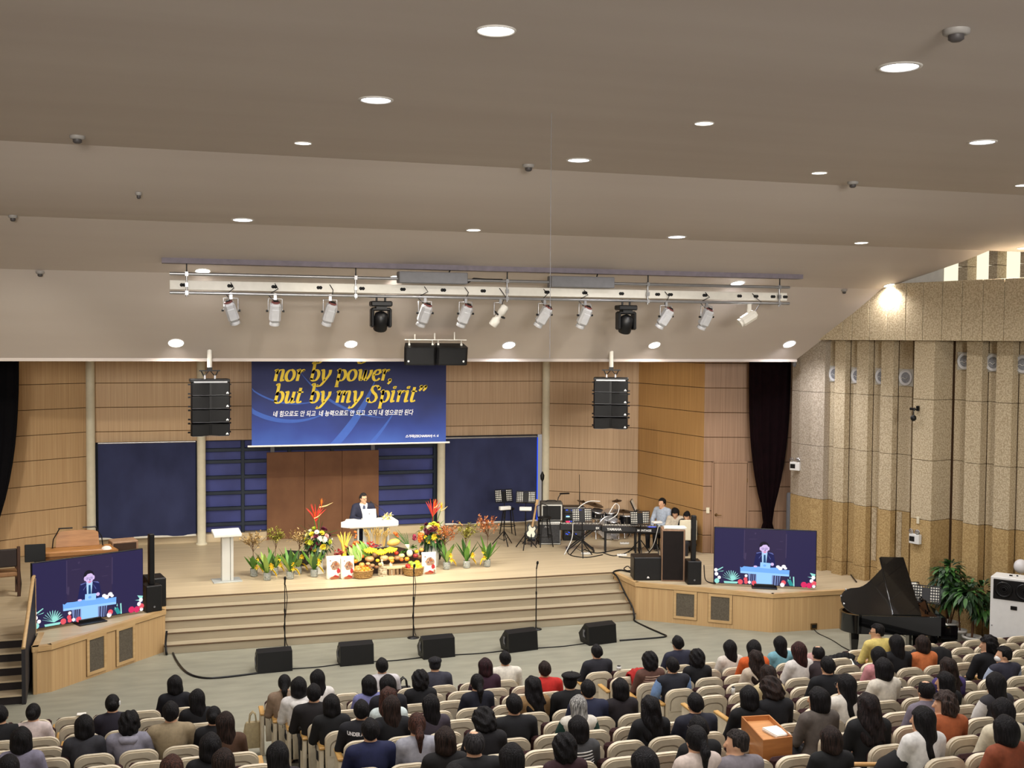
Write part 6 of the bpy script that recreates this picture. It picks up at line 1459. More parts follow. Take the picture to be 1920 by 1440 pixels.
# loose produce. (name, px, py, Y, radius, material, squash, label)
def hp(px, py, Y): return atY(px, py, Y)
for (nm, px, py, Y, r_, mt, sq, lab) in (
  ('pumpkin', 693, 1048, 24.14, .10, 'pumpkin', .7, 'beige ribbed pumpkin left on the log shelf'), ('pumpkin', 720, 1046, 24.14, .095, 'squash', .75, 'pinkish pumpkin in the middle of the log shelf'), ('pumpkin', 703, 1041, 24.32, .08, 'potato', .75, 'small brown squash behind the two pumpkins'),
  ('tomato', 743, 1037, 24.25, .05, 'tomato', .9, 'big red tomato right of the bananas'), ('tomato', 679, 1043, 24.2, .05, 'persimmon', .9, 'orange tomato left of the beige pumpkin'), ('orange', 708, 1051, 24.06, .045, 'pepper', .9, 'yellow citrus before the pumpkins'), ('orange', 763, 1048, 24.1, .055, 'orange', .9, 'orange right on the log shelf'), ('orange', 753, 1049, 24.1, .045, 'persimmon', .9, 'persimmon beside the orange on the log shelf'),
  ('pear', 666, 1052, 24.08, .055, 'orange', .9, 'orange fruit under the white cabbage'), ('squash', 733, 1047, 24.16, .075, 'melon', .7, 'tan squash right of the pinkish pumpkin'), ('squash', 745, 1046, 24.2, .075, 'potato', .7, 'brown squash behind the persimmon'), ('pear', 735, 1052, 24.06, .05, 'orange', .8, 'small orange squash before the tan one'),
  ('beet', 779, 1042, 24.2, .06, 'beet', .85, 'dark red beet above the right basket'), ('pear', 787, 1044, 24.2, .055, 'brown', .85, 'brown pear above the right basket'), ('pepper', 781, 1034, 24.3, .05, 'pepper', .9, 'yellow pepper above the beet'), ('pear', 790, 1031, 24.35, .055, 'pear', .9, 'tan pear beside the yellow pepper'), ('lettuce', 753, 1042, 24.2, .07, 'cabbage', .8, 'pale green lettuce head right of the red tomato'), ('radish', 768, 1037, 24.22, .07, 'white', 1.25, 'white radish under the leeks'),
  ('potato', 698, 1060, 24.0, .055, 'potato', .7, 'brown potato left before the stumps'), ('potato', 706, 1063, 23.98, .05, 'brown', .7, 'dark potato at the foot of the log shelf'), ('potato', 690, 1057, 24.02, .05, 'squash', .7, 'pale potato by the basket rim'), ('potato', 713, 1058, 24.0, .05, 'squash', .8, 'pale potato above the larger stump'),
  ('pear', 646, 1042, 24.2, .05, 'pepper', .8, 'yellow pepper behind the rice bags'), ('pear', 637, 1043, 24.2, .045, 'orange', .8, 'orange pepper behind the left rice bag')):
    P = hp(px, py, Y)
    o_ = thing(nm, lab, 'vegetable', P, rng.uniform(0, 6)); b = MB(); n = 24; rings = []
    for (a, z) in ((.12, -.92), (.6, -.8), (.92, -.35), (1, 0), (.92, .4), (.6, .78), (.15, .84)):
        rings.append([(r_*a*math.cos(2*math.pi*i/n)*(1+(.07 if nm in ('pumpkin', 'squash') else .0)*math.cos(8*2*math.pi*i/n)), r_*a*math.sin(2*math.pi*i/n)*(1+(.07 if nm in ('pumpkin', 'squash') else 0)*math.cos(8*2*math.pi*i/n)), r_*z*sq) for i in range(n)])
    b.loft(rings); b.build('flesh', FR[mt], o_); b = MB(); b.tube([(0, 0, r_*.8*sq), (.01, 0, r_*1.1*sq)], .008, n=5); b.build('stem', STEMG, o_)
    P_under = P[2]-r_*.9*sq
# a produce heap support: brown draped mounds behind the front fruit
t = thing('produce_riser', 'brown draped riser under the heaped produce', 'riser', (4.33, 24.38, ZS))
b = MB(); b.prism([(-1.02, 0), (1.02, 0), (.98, .26), (.6, .36), (-.6, .36), (-.98, .26)], -.06, .10, 0, 'y'); b.build('step', DARKC, t); b = MB(); b.prism([(-.95, 0), (.95, 0), (.85, .42), (.5, .52), (-.55, .52), (-.85, .42)], .10, .24, 0, 'y'); b.build('step', DARKC, t)
# bananas
BANM = pm('banana_yellow', (242, 212, 50), rough=.5, var=.06)
for (px, py, lab, n) in ((693, 1033, 'left bunch of bananas', 8), (713, 1036, 'middle bunch of bananas, hanging lowest', 9), (731, 1032, 'right bunch of bananas', 8)):
    P = hp(px, py-6, 24.2); t = thing('banana_bunch', lab+' on top of the produce', 'bananas', P)
    b = MB(); b.ball((0, 0, 0), (.03, .03, .025), 0, 8, 5); b.build('crown', pm('banana_crown', (150, 140, 60)), t)
    for i in range(n):
        a = R(185+170*i/(n-1)); ux, uz = math.cos(a), math.sin(a); pts = []
        for q in range(7): u = q/6; pts.append((ux*.155*math.sin(u*1.9)*.9+(-.0), -.02-.09*math.sin(u*2.6), uz*.11*u-.02*math.sin(u*3)))
        b = MB(); b.tube(pts, [.010, .019, .022, .023, .022, .016, .006], n=7); b.build('banana', BANM, t)
# cabbages
CABG = pm('cabbage_leaf_green', (128, 168, 74), rough=.6, var=.1)
for (px, py, rx, lab) in ((668, 1041, .5, 'pale napa cabbage leaning left of the pumpkins'), (682, 1035, .9, 'green napa cabbage behind the pale one')):
    P = hp(px, py, 24.16 if rx < .6 else 24.3); t = thing('napa_cabbage', lab, 'cabbage', P); t.rotation_euler = (-.35, -rx*.8, 0)
    b = MB(); b.lathe([(0, -.15), (.05, -.15), (.075, -.06), (.08, .03), (.055, .13), (0, .16)], n=14); b.build('heart', FR['cabbage'] if rx < .6 else CABG, t)
    for i in range(9):
        a = 2*math.pi*i/9; b = MB(); b.leaf((.045*math.cos(a), .045*math.sin(a), -.14), (.25*math.cos(a), .25*math.sin(a), 1), .36, .15, -.1, 0, up=(math.cos(a), math.sin(a), 0), seg=4, fold=.4); b.build('leaf', CABG if i % 2 or rx > .6 else FR['cabbage'], t)
# long melon, corn stalk bunch, leeks, wheat, chillies, beets, grapes, persimmon branches
P = hp(738, 1017, 24.42); t = thing('melon', 'long tan melon lying at the back right of the produce', 'melon', P); b = MB(); b.ball((0, 0, 0), (.155, .085, .085), 0, 18, 10, rot=(0, -.15, .1)); b.build('flesh', FR['melon'], t); b = MB(); b.tube([(.15, 0, .02), (.18, 0, .04)], .01, n=5); b.build('stem', STEMG, t)
YST = pm('yellow_stalk', (232, 200, 84), rough=.7, var=.1)
P = hp(646, 1036, 24.35); t = thing('stalk_bunch', 'fan of pale yellow stalks standing at the left of the produce', 'stalks', P)
for i in range(22):
    a = rng.uniform(-.34, .30); b = MB(); L = rng.uniform(.36, .46); b.tube([(a*.12, rng.uniform(-.03, .03), -.05), (a*.22, rng.uniform(-.03, .03), L*.5), (a*.55, rng.uniform(-.05, .05), L)], [.012, .013, .006], n=5); b.build('stalk', YST, t)
P = hp(768, 1030, 24.4); t = thing('leek_bunch', 'bunch of green leeks leaning up at the right of the produce', 'leeks', P)
for i in range(8):
    b = MB(); a = -.42+.05*i; L = rng.uniform(.34, .48); b.tube([(0, 0, -.04), (a*.25, .0, .12)], [.014, .013], n=6, m=1); b.tube([(a*.25, 0, .12), (a*.7, .02, L*.75), (a*1.0, .03, L)], [.014, .013, .003], n=5, flat=.5); b.build('leek', [LFG[1], FR['white']], t)
WHE = pm('ripe_wheat', (206, 172, 96), rough=.8, var=.12)
P = hp(705, 1020, 24.5); t = thing('wheat_sheaf', 'sheaf of ripe tan wheat standing before the pulpit', 'wheat', P); b = MB()
for i in range(70):
    x0_ = rng.uniform(-.22, .24); e = x0_*1.25+rng.uniform(-.05, .05); L = rng.uniform(.22, .36); b.tube([(x0_*.8, 0, -.06), (x0_, rng.uniform(-.04, .04), L*.6), (e, rng.uniform(-.06, .06), L), (e+rng.uniform(-.05, .05), -.06, L-.05)], [.003, .003, .008, .002], n=4)
o = b.build('ears', WHE, t); o['kind'] = 'stuff'
def bunch(name, lab, cat, P, n, rx, rz, r_, mt, stick=None):
    t = thing(name, lab, cat, P)
    for i in range(n):
        b = MB(); a = rng.uniform(0, 6.3); q = math.sqrt(rng.random()); c = (rx*q*math.cos(a), rng.uniform(-.06, .03), rz*q*math.sin(a))
        if stick: d = (rng.uniform(-1, 1), -.3, rng.uniform(-.6, .8)); b.tube([c, (c[0]+d[0]*.05, c[1]+d[1]*.05, c[2]+d[2]*.05), (c[0]+d[0]*.11, c[1]+d[1]*.09, c[2]+d[2]*.09)], [r_*.6, r_, .003], n=5); b.build('pod', mt, t)
        else: b.ball(c, r_, 0, 10, 6); b.build('berry', mt, t)
    return t
bunch('chili_bunch', 'heap of bright red chillies behind the bananas', 'chillies', hp(693, 1022, 24.4), 16, .13, .05, .014, FR['chili'], True)
bunch('chili_bunch', 'dark red chillies spread left of the yellow stalks', 'chillies', hp(635, 1036, 24.3), 20, .14, .07, .016, FR['beet'], True)
bunch('chili_bunch', 'dark red chillies right of the yellow stalks', 'chillies', hp(655, 1030, 24.32), 10, .06, .08, .015, FR['beet'], True)
bunch('persimmon_branch', 'cluster of orange persimmons on a branch left of the wheat', 'fruit', hp(671, 1018, 24.45), 13, .12, .10, .034, FR['persimmon'])
bunch('persimmon_branch', 'small persimmons on the upper left twig by the pulpit leg', 'fruit', hp(666, 1002, 24.47), 4, .03, .07, .026, FR['persimmon'])
bunch('persimmon_branch', 'orange persimmons on the twig right of the pulpit', 'fruit', hp(742, 1003, 24.5), 6, .07, .09, .028, FR['persimmon'])
bunch('persimmon_branch', 'orange persimmons hanging by the right vase', 'fruit', hp(789, 1007, 24.5), 14, .06, .12, .036, FR['persimmon'])
bunch('grape_bunch', 'dark pink grapes left of the right vase', 'fruit', hp(777, 1008, 24.5), 24, .04, .09, .020, pm('pink_grape', (150, 44, 70), rough=.3))
bunch('yam_bunch', 'purplish yams before the wheat', 'vegetable', hp(706, 1022, 24.42), 8, .10, .04, .018, pm('yam_purple', (110, 70, 84)), True)
for (px, py, lab) in ((760, 1032, 'leafy greens under the leeks'), (775, 1024, 'curly lettuce by the pink grapes'), (655, 1028, 'dark leaves behind the napa cabbage'), (690, 1037, 'green leaves under the bananas')):
    P = hp(px, py, 24.34); b = MB()
    for i in range(26): a = rng.uniform(0, 6.3); b.leaf((0, 0, -.03), (math.cos(a), -.5+.5*math.sin(a), rng.uniform(.1, 1)), rng.uniform(.09, .16), .07, .3, rng.choice((0, 0, 1)), seg=2)
    o = b.build('leafy_greens', [LFG[0], LFG[1]], None, P); tag(o, lab, 'greens'); o['kind'] = 'stuff'
# ================================================================ the band corner
WHITEP = pm('white_plastic', (226, 226, 224), rough=.45, var=.03); CHROME = pm('chrome', (200, 200, 204), rough=.2, metal=.9, var=.03)
def tripod(b, r_, h_, n=3, a0=0.4, m=0):
    for i in range(n): a = a0+2*math.pi*i/n; b.tube([(r_*math.cos(a), r_*math.sin(a), .012), (.02*math.cos(a), .02*math.sin(a), h_)], .013, n=6, m=m); b.tube([(r_*.5*math.cos(a), r_*.5*math.sin(a), h_*.52), (0, 0, h_*.35)], .007, n=5, m=m)
def music_stand(lab, P, rz, zd, paper=False, box=False, tilt=20, w_=.48):
    t = thing('music_stand', lab, 'stand', P, rz)
    b = MB(); tripod(b, .30, .34); b.build('tripod', BLACKM, t)
    b = MB(); b.tube([(0, 0, .1), (0, 0, zd)], .013, n=7); b.lathe([(.022, 0), (.022, .06)], (0, 0, zd*.62), n=8); b.build('pole', BLACKM, t)
    b = MB(); M = Matrix.Translation((0, 0, zd)) @ Matrix.Rotation(R(-tilt), 4, 'X'); b.M = M
    hw, hh = w_/2, .32; nx, nz = 11, 6                                   # perforated desk: bars around real holes
    hol = [(i, j) for i in range(nx) for j in range(nz)]
    cw, ch = w_/nx, hh/nz
    for i in range(nx+1): b.box(-hw+i*cw-.008, -hw+i*cw+.008, -.004, .004, 0, hh)
    for j in range(nz+1): b.box(-hw, hw, -.004, .004, j*ch-.009, j*ch+.009)
    b.box(-.06, .06, -.006, .006, .02, hh-.04); b.box(-hw, hw, -.06, .004, -.012, .0); b.build('desk', BLACKM, t)
    b = MB(); b.M = M; b.box(-hw+.02, -.065, .007, .011, .03, hh-.02); b.box(.065, hw-.02, .007, .011, .03, hh-.02); b.build('sheet_music', PAPER, t)
    if paper: b = MB(); b.M = M; b.cb((.05, -.012, .17), (.30, .006, .28)); b.build('sheet', PAPER, t)
    if box: b = MB(); b.cb((0, -.04, zd-.14), (.30, .1, .09), b=.01); b.cb((0, -.02, zd-.19), (.2, .08, .03), 1); b.build('mixer_box', [WHITEP, BLACK], t)
    return t
def zpix(P, py): D = proj(P)[2]; return EYE-(py-(635+.0071*(proj(P)[0]-960)))*D/F-ZS
s1 = atZ(945, 1022, ZS); music_stand('black music stand with a white mixer box, leftmost before the right navy blind', s1, R(10), zpix(s1, 941), False, True, 10)
s2 = atZ(985, 1029, ZS); music_stand('black music stand with a white mixer box, second from left and tilted', s2, R(-20), zpix(s2, 942), False, True, 35)
s3 = atZ(1091, 1043, ZS); music_stand('black music stand in front of the left keyboard', s3, R(-8), zpix(s3, 978), False, False, 12)
s4 = atZ(1200, 1039, ZS); music_stand('black music stand in front of the right keyboard', s4, R(-8), zpix(s4, 983), False, False, 12)
s5 = atZ(1192, 1005, ZS); music_stand('black music stand with white sheets tilted beside the drum kit', s5, R(60), zpix(s5, 958), True, False, 25)
def stool(lab, P, rz, h_, back=True):
    t = thing('bar_stool', lab, 'stool', P, rz)
    b = MB(); b.lathe([(0, h_-.04), (.17, h_-.04), (.18, h_-.01), (.16, h_), (0, h_)], n=18); b.build('seat', BLACK, t)
    for i in range(4): a = R(45+90*i); b = MB(); b.tube([(.13*math.cos(a), .13*math.sin(a), h_-.04), (.24*math.cos(a), .24*math.sin(a), 0)], .014, n=7); b.build('leg', BLACKM, t)
    b = MB(); b.tube([(.2*math.cos(a), .2*math.sin(a), h_*.35) for a in [2*math.pi*i/16 for i in range(17)]], .01, n=5); b.build('foot_ring', BLACKM, t)
    if back: b = MB(); b.tube([(-.14, .14, h_-.03), (-.15, .19, h_+.24), (0, .22, h_+.30), (.15, .19, h_+.24), (.14, .14, h_-.03)], .013, n=7); b.build('back_loop', BLACKM, t)
    return t
stool('tall black bar stool behind the leftmost music stand', atZ(952, 1003, ZS), 0, .72, False); stool('tall black bar stool with a curved back before the guitar amplifier', atZ(1021, 1024, ZS), 0, .74)
# guitar on its stand
p = atZ(996, 1022, ZS); t = thing('electric_guitar', 'black and white electric guitar on a low stand left of the amplifiers', 'guitar', p, R(-10))
b = MB(); b.M = Matrix.Translation((0, 0, .34)) @ Matrix.Rotation(R(-14), 4, 'X') @ Matrix.Rotation(R(12), 4, 'Y')
pl = [(.0, -.2), (.13, -.17), (.16, -.06), (.10, .03), (.14, .13), (.09, .2), (.03, .13), (-.03, .14), (-.10, .22), (-.15, .14), (-.11, .02), (-.17, -.08), (-.13, -.17)]
b.prism(pl, -.02, .02, 0, 'y'); b.build('body', BLACK, t)
b = MB(); b.M = Matrix.Translation((0, 0, .34)) @ Matrix.Rotation(R(-14), 4, 'X') @ Matrix.Rotation(R(12), 4, 'Y'); b.prism([(x*.66, z*.72) for x, z in pl], -.026, -.02, 0, 'y'); b.build('pickguard', pm('cream_pickguard', (226, 226, 206), rough=.4, var=.03), t)
b = MB(); b.M = Matrix.Translation((0, 0, .34)) @ Matrix.Rotation(R(-14), 4, 'X') @ Matrix.Rotation(R(12), 4, 'Y'); b.cb((0, -.01, .42), (.05, .025, .6), b=.005); b.cb((0, -.005, .76), (.08, .02, .14), b=.006); b.build('neck', pm('maple_neck', (190, 150, 96), rough=.4), t)
b = MB(); tripod(b, .25, .3); b.cb((0, -.02, .12), (.2, .12, .03)); b.build('guitar_stand', BLACKM, t)
# amplifiers
AMPG = pm('amp_dark_grey', (66, 66, 68), rough=.7, scale=30, c2=(48, 48, 50)); AMPW = pm('amp_pale_piping', (206, 206, 200), rough=.6, var=.03)
pa = atZ(1031, 1021.5, ZS); za = [zpix(pa, y) for y in (1021, 978, 975, 943)]
t = thing('bass_amplifier', 'dark grey bass cabinet with a white control strip, under the guitar amplifier', 'amplifier', pa, R(-14)); h_ = za[1]
b = MB(); b.cb((0, .22, h_/2), (.56, .42, h_), b=.012); b.build('cabinet', BLACK, t)
b = MB(); b.cb((0, .0, h_/2-.02), (.5, .012, h_-.1), 0, b=.003); b.box(-.26, .26, -.012, -.006, .02, .035, 1); b.box(.255, .265, -.012, -.006, .02, h_-.1, 1); b.build('grille', [AMPG, AMPW], t)
b = MB(); b.cb((.0, .0, h_-.03), (.52, .02, .07), b=.004); b.build('control_strip', WHITEP, t)
b = MB()
for i in range(9): b.lathe([(.011, 0), (.011, .015)], (-.2+.05*i, -.01, h_-.03), n=8, axis=(0, -1, 0))
b.build('knob', BLACK, t).__setitem__('kind', 'stuff')
fonttext('Hartke'[:0] or 'Pro', 'brand_lettering', WHITEP, t, (-.14, -.012, h_-.15), .07, None, .2)
pb = (pa[0]+.08, pa[1]+.1, ZS+h_); t = thing('guitar_amplifier', 'guitar amplifier with white piping and black grille on top of the bass cabinet', 'amplifier', pb, R(-14)); h2 = za[3]-h_
b = MB(); b.cb((0, .22, h2/2), (.56, .40, h2), b=.02); b.build('cabinet', pm('amp_taupe', (86, 82, 76), rough=.8), t)
b = MB(); b.cb((0, .01, h2*.46), (.52, .02, h2*.86), b=.03); b.build('piping', AMPW, t); b = MB(); b.cb((.0, -.004, h2*.45), (.46, .02, h2*.76), b=.05); b.build('grille', GRILL, t)
b = MB(); b.tube([(-.15, .2, h2), (-.1, .2, h2+.03), (.1, .2, h2+.03), (.15, .2, h2)], .012, n=6); b.build('handle', BLACKM, t)
q = atY(1046, 935, pa[1]+.5); t = thing('desk_lamp', 'small black gooseneck lamp standing behind the guitar amplifier', 'lamp', (q[0], pa[1]+.55, ZS))
zt_ = zpix((q[0], pa[1]+.55, ZS), 925); b = MB(); b.lathe([(.12, 0), (.12, .02), (.02, .03)], n=12); b.tube([(0, 0, .02), (0, 0, zt_-.25), (.03, 0, zt_-.1), (.10, 0, zt_)], .012, n=6); b.build('stem', BLACKM, t); b = MB(); b.cb((.2, 0, zt_), (.26, .07, .035), b=.01); b.build('head', BLACKM, t)
pr3 = atZ(1076, 1014, ZS); t = thing('equipment_rack', 'black equipment rack with red, blue and green lights right of the amplifiers', 'rack', pr3, R(-14)); h_ = zpix(pr3, 951)
b = MB(); b.cb((0, .25, h_/2), (.54, .45, h_), b=.01); b.build('case', BLACK, t)
cols = [em('rack_led_blue', (40, 80, 240), 1.2), em('rack_led_green', (120, 240, 60), 2.0), em('rack_led_red', (230, 40, 70), 1.4), em('rack_led_cyan', (150, 240, 230), 1.5)]
for i in range(5):
    b = MB(); z = h_-.09-.145*i; b.cb((0, .015, z), (.48, .02, .12), 0, b=.004)
    for j in range(rng.randint(3, 6)): b.cb((rng.uniform(-.2, .2), .002, z+rng.uniform(-.03, .03)), (rng.uniform(.02, .07), .006, .018), 1)
    if i == 0: b.cb((.14, .002, z), (.12, .006, .05), 1)
    if i == 1: b.cb((.1, .002, z), (.18, .006, .03), 2); b.cb((-.16, .002, z), (.09, .006, .025), 4)
    if i == 2: b.cb((-.16, .002, z), (.1, .006, .06), 3); b.cb((.08, .002, z-.02), (.12, .006, .05), 3)
    b.build('rack_unit', [AMPG, cols[0], cols[1], cols[2], cols[3]], t)
b = MB(); b.cb((.0, .0, h_-.01), (.54, .01, .02)); b.build('edge', STEEL, t)
# tall microphone with a shield, and a slim stick stand
p = atZ(1016, 1001, ZS); zt_ = zpix(p, 885); t = thing('microphone_stand', 'tall stand with a black shield at the top, before the rightmost cream column', 'stand', p)
b = MB(); tripod(b, .28, .3); b.tube([(0, 0, .1), (0, 0, zt_-.2)], .012, n=6); b.build('pole', BLACKM, t); b = MB(); b.loft([[(w_*c, .03*s, z) for c, s in ((1, 0), (.5, 1), (-.5, 1), (-1, 0), (-.5, -1), (.5, -1))] for w_, z in ((.01, zt_-.24), (.05, zt_-.18), (.06, zt_-.08), (.015, zt_+.02))]); b.build('shield', BLACK, t)
p = atZ(1086, 1000, ZS); zt_ = zpix(p, 889); t = thing('microphone_stand', 'very tall thin boom stand rising beside the drum kit', 'stand', p); b = MB(); tripod(b, .28, .3); b.tube([(0, 0, .1), (0, 0, zt_*.7)], .011, n=6); b.tube([(0, 0, zt_*.66), (-.01, 0, zt_)], .007, n=5); b.build('pole', BLACKM, t)
b = MB(); b.tube([(0, 0, zt_*.48), (.12, -.05, zt_*.46), (.22, -.1, zt_*.36)], .008, n=5); b.lathe([(.02, 0), (.024, .05), (.0, .07)], (.22, -.1, zt_*.33), n=8); b.build('boom', BLACKM, t)
# drum kit
DRUM = pm('drum_shell_black', (22, 22, 26), rough=.2, var=.1, coat=.5); HEADM = pm('drum_head', (214, 210, 202), rough=.6, var=.04); CYM = pm('dark_cymbal', (70, 52, 34), rough=.35, metal=.7, scale=3, stretch=(1, 1, 20), var=.15)
pd = np.array(atZ(1140, 1010, ZS)); t = thing('drum_kit', 'black drum kit with dark cymbals in the band corner', 'drums', pd, R(-10))
def dxz(px, py): q = atY(px, py, pd[1]); return (q[0]-pd[0])/math.cos(R(10)), q[2]-ZS
def drum(nm, c, r_, h_, ax):
    b = MB(); b.lathe([(r_, -h_/2), (r_, h_/2)], c, n=22, axis=ax); b.lathe([(r_*1.04, h_/2-.03), (r_*1.04, h_/2+.006), (r_*.97, h_/2+.006)], c, n=22, m=1, axis=ax); b.lathe([(r_*.97, -h_/2-.006), (r_*1.04, -h_/2-.006), (r_*1.04, -h_/2+.03)], c, n=22, m=1, axis=ax); b.lathe([(0, h_/2+.002), (r_*.97, h_/2+.002)], c, n=22, m=2, axis=ax)
    for i in range(6):
        a = 2*math.pi*i/6; T = Vector((0, 0, 1)).rotation_difference(Vector(ax).normalized()); o = T @ Vector((r_*1.03*math.cos(a), r_*1.03*math.sin(a), 0)); b.cb((c[0]+o.x, c[1]+o.y, c[2]+o.z), (.022, .022, .06), 1)
    b.build(nm, [DRUM, CHROME, HEADM if nm == 'snare_drum' else DRUM], t)
x, z = dxz(1140, 1000); drum('bass_drum', (x, 0, .32), .30, .4, (0, -1, .02))
x, z = dxz(1121, 964); drum('tom_drum', (x, -.05, z), .16, .20, (.1, -.25, 1)); x, z = dxz(1144, 964); drum('tom_drum', (x, -.05, z), .16, .20, (-.1, -.25, 1))
x, z = dxz(1168, 980); drum('floor_tom', (x+.1, .1, .42), .2, .38, (0, 0, 1)); x, z = dxz(1145, 976); drum('snare_drum', (x, -.3, z-.02), .18, .14, (0, 0, 1))
for (px, py, r_, tl) in ((1118, 947, .24, (.25, -.15, 1)), (1098, 943, .17, (.3, -.1, 1)), (1157, 939, .13, (-.12, -.1, 1)), (1168, 958, .22, (.06, -.1, 1))):
    x, z = dxz(px, py); b = MB(); b.lathe([(r_, -.012), (r_*.6, .004), (r_*.2, .014), (.03, .03), (0, .035)], (x, .1, z), n=26, axis=tl); b.lathe([(r_, -.014), (r_*.6, .001), (0, .01)], (x, .1, z), n=26, axis=tl); b.build('cymbal', CYM, t)
    b = MB(); b.tube([(x, .1, z+.05), (x, .1, z-.1), (x+.03, .12, .4)], .01, n=6); M0 = Matrix.Translation((x+.03, .12, 0)); b.M = M0; tripod(b, .25, .42); b.build('cymbal_stand', CHROME, t)
b = MB(); b.cb((.1, -.35, .1), (.1, .25, .02), rot=(.3, 0, 0)); b.tube([(.0, -.4, .02), (.02, -.32, .3), (.05, -.3, .42)], .01, n=6); b.tube([(.25, -.2, .05), (.24, -.22, .5)], .012, n=6); b.build('pedal', CHROME, t)
t = thing('drum_throne', 'round black drum stool behind the drum kit', 'stool', atZ(1172, 1008, ZS)); b = MB(); tripod(b, .22, .25); b.tube([(0, 0, .1), (0, 0, .48)], .02, n=8); b.build('legs', CHROME, t); b = MB(); b.lathe([(0, .46), (.17, .46), (.18, .5), (.15, .55), (0, .56)], n=16); b.build('seat', BLACK, t)
# keyboards
KEYW = pm('white_keys', (226, 222, 212), rough=.35, var=.02); KBD = pm('keyboard_case', (30, 30, 34), rough=.45, var=.08)
def keyboard(lab, pl, pr, py, Y, h_, txt, leg, tsz, tx, disp=False):
    a, c = atY(pl, py, Y), atY(pr, py, Y-.30); W_ = math.hypot(c[0]-a[0], .30); rz = math.atan2(-.30, c[0]-a[0]); P = ((a[0]+c[0])/2, Y-.15, ZS); zt_ = (a[2]+c[2])/2-ZS
    t = thing('keyboard', lab, 'keyboard', P, rz)
    b = MB(); b.cb((0, .15, zt_-.06), (W_, .34, .13), b=.015); b.build('case', KBD, t)
    b = MB(); n = int(W_/.0235)
    for i in range(n-2): x = -W_/2+.04+(W_-.08)*(i+.5)/(n-2); b.cb((x, .25, zt_+.005), ((W_-.08)/(n-2)-.002, .13, .02))
    k_ = b.build('white_keys', KEYW, t); k_['kind'] = 'stuff'
    b = MB()
    for i in range(n-3):
        if i % 7 in (2, 6): continue
        x = -W_/2+.04+(W_-.08)*(i+1)/(n-2); b.cb((x, .22, zt_+.02), (.011, .08, .018))
    k_ = b.build('black_keys', BLACK, t); k_['kind'] = 'stuff'
    if disp: b = MB(); b.cb((-.05, .09, zt_+.008), (.2, .07, .01)); b.build('display', em('keyboard_display', (70, 90, 220), 1.2), t)
    b = MB()
    for i in range(14): b.lathe([(.010, 0), (.009, .018)], (-W_/2+.1+(W_-.2)*i/13, .05, zt_+.003), n=7)
    k_ = b.build('control_knobs', GREY, t); k_['kind'] = 'stuff'
    if txt: fonttext(txt, 'brand_lettering', WHITEP, t, (tx*W_, -.022, zt_-.085), tsz, None, 0, bold=.002)
    if leg == 'x':
        for s in (-1, 1):
            b = MB()
            for y in (.05, .30): b.tube([(-s*.32, y, .02), (s*.30, y, zt_-.14)], .018, n=6)
            b.cb((-s*.32, .17, .02), (.04, .5, .03)); b.cb((s*.30, .17, zt_-.14), (.04, .34, .03)); b.build('x_leg', BLACKM, t)
    else:
        for s in (-1, 1):
            for y in (.03, .27): b = MB(); b.cb((s*(W_/2-.1), y, (zt_-.12)/2), (.045, .045, zt_-.12)); b.build('leg', BLACKM, t)
        b = MB(); b.cb((0, .15, zt_-.16), (W_-.2, .05, .04)); b.build('cross_bar', BLACKM, t)
keyboard('long black keyboard on an X-shaped stand, left one in the band', 1050, 1128, 985, 25.75, .8, 'EX', 'x', .07, .36)
keyboard('black stage piano with white lettering on four legs, mid band', 1128, 1200, 988, 25.3, .8, 'YAMAHA', 'l', .085, -.36)
keyboard('black synthesizer with a blue display, played by the musicians', 1192, 1262, 990, 25.0, .8, 'MONTAGE', 'l', .07, -.46, True)
t = thing('laptop_stand', 'white device on a thin black stand beside the synthesizer', 'stand', atZ(1231, 1040, ZS)); zt_ = zpix(t.location, 980)
b = MB(); tripod(b, .2, .25); b.tube([(0, 0, .1), (0, 0, zt_)], .01, n=6); b.build('pole', BLACKM, t); b = MB(); b.cb((0, 0, zt_+.02), (.23, .16, .045), b=.01); b.build('device', WHITEP, t)
cable('band_cable', 'white cable draped over the left keyboard and its music stand', [atZ(1058, 1040, ZS+.02), (9.3, 25.5, ZS+.35), (9.33, 25.5, ZS+.75), (9.45, 25.55, ZS+1.05), (9.75, 25.6, ZS+1.22), (10.1, 25.7, ZS+1.2)], .011, WHITEP)
cable('band_cable', 'white cable looping beside the drum kit', [(10.35, 25.7, ZS+.9), (10.5, 25.7, ZS+1.12), (10.62, 25.72, ZS+1.05), (10.55, 25.7, ZS+.85), (10.3, 25.6, ZS+.75)], .01, WHITEP)
cable('band_cable', 'white cable hanging from the device stand to the floor', [(atZ(1231, 1040, ZS)[0], atZ(1231, 1040, ZS)[1]-.08, ZS+.7), atZ(1226, 1020, ZS+.25), atZ(1216, 1034, ZS+.02), atZ(1210, 1036, ZS+.01)], .008, WHITEP)
for i, pts in enumerate((((1062, 1030), (1070, 1041), (1100, 1045), (1130, 1040)), ((1130, 1036), (1150, 1042), (1170, 1038), (1186, 1030)), ((1095, 1030), (1120, 1037), (1160, 1030), (1190, 1028)), ((1160, 1044), (1185, 1046), (1205, 1042), (1230, 1038)))):
    cable('band_cable', 'black floor cable under the keyboards, %s from the left' % ORD[i], [atZ(x, y, ZS+.012) for x, y in pts], .012)
for i, (px, py) in enumerate(((1099, 1040), (1166, 1043), (1171, 1021))): 
    t = thing('power_strip', 'white power strip on the stage floor under the keyboards, %s from the left' % ORD[i], 'power strip', atZ(px, py, ZS), R(-15)); b = MB(); b.cb((0, 0, .03), (.24, .07, .05), b=.01); b.build('housing', WHITEP, t); b = MB()
    for k_ in range(3): b.lathe([(.02, 0), (.018, .004)], (-.07+.07*k_, 0, .055), n=10)
    b.build('outlet', GREY, t)
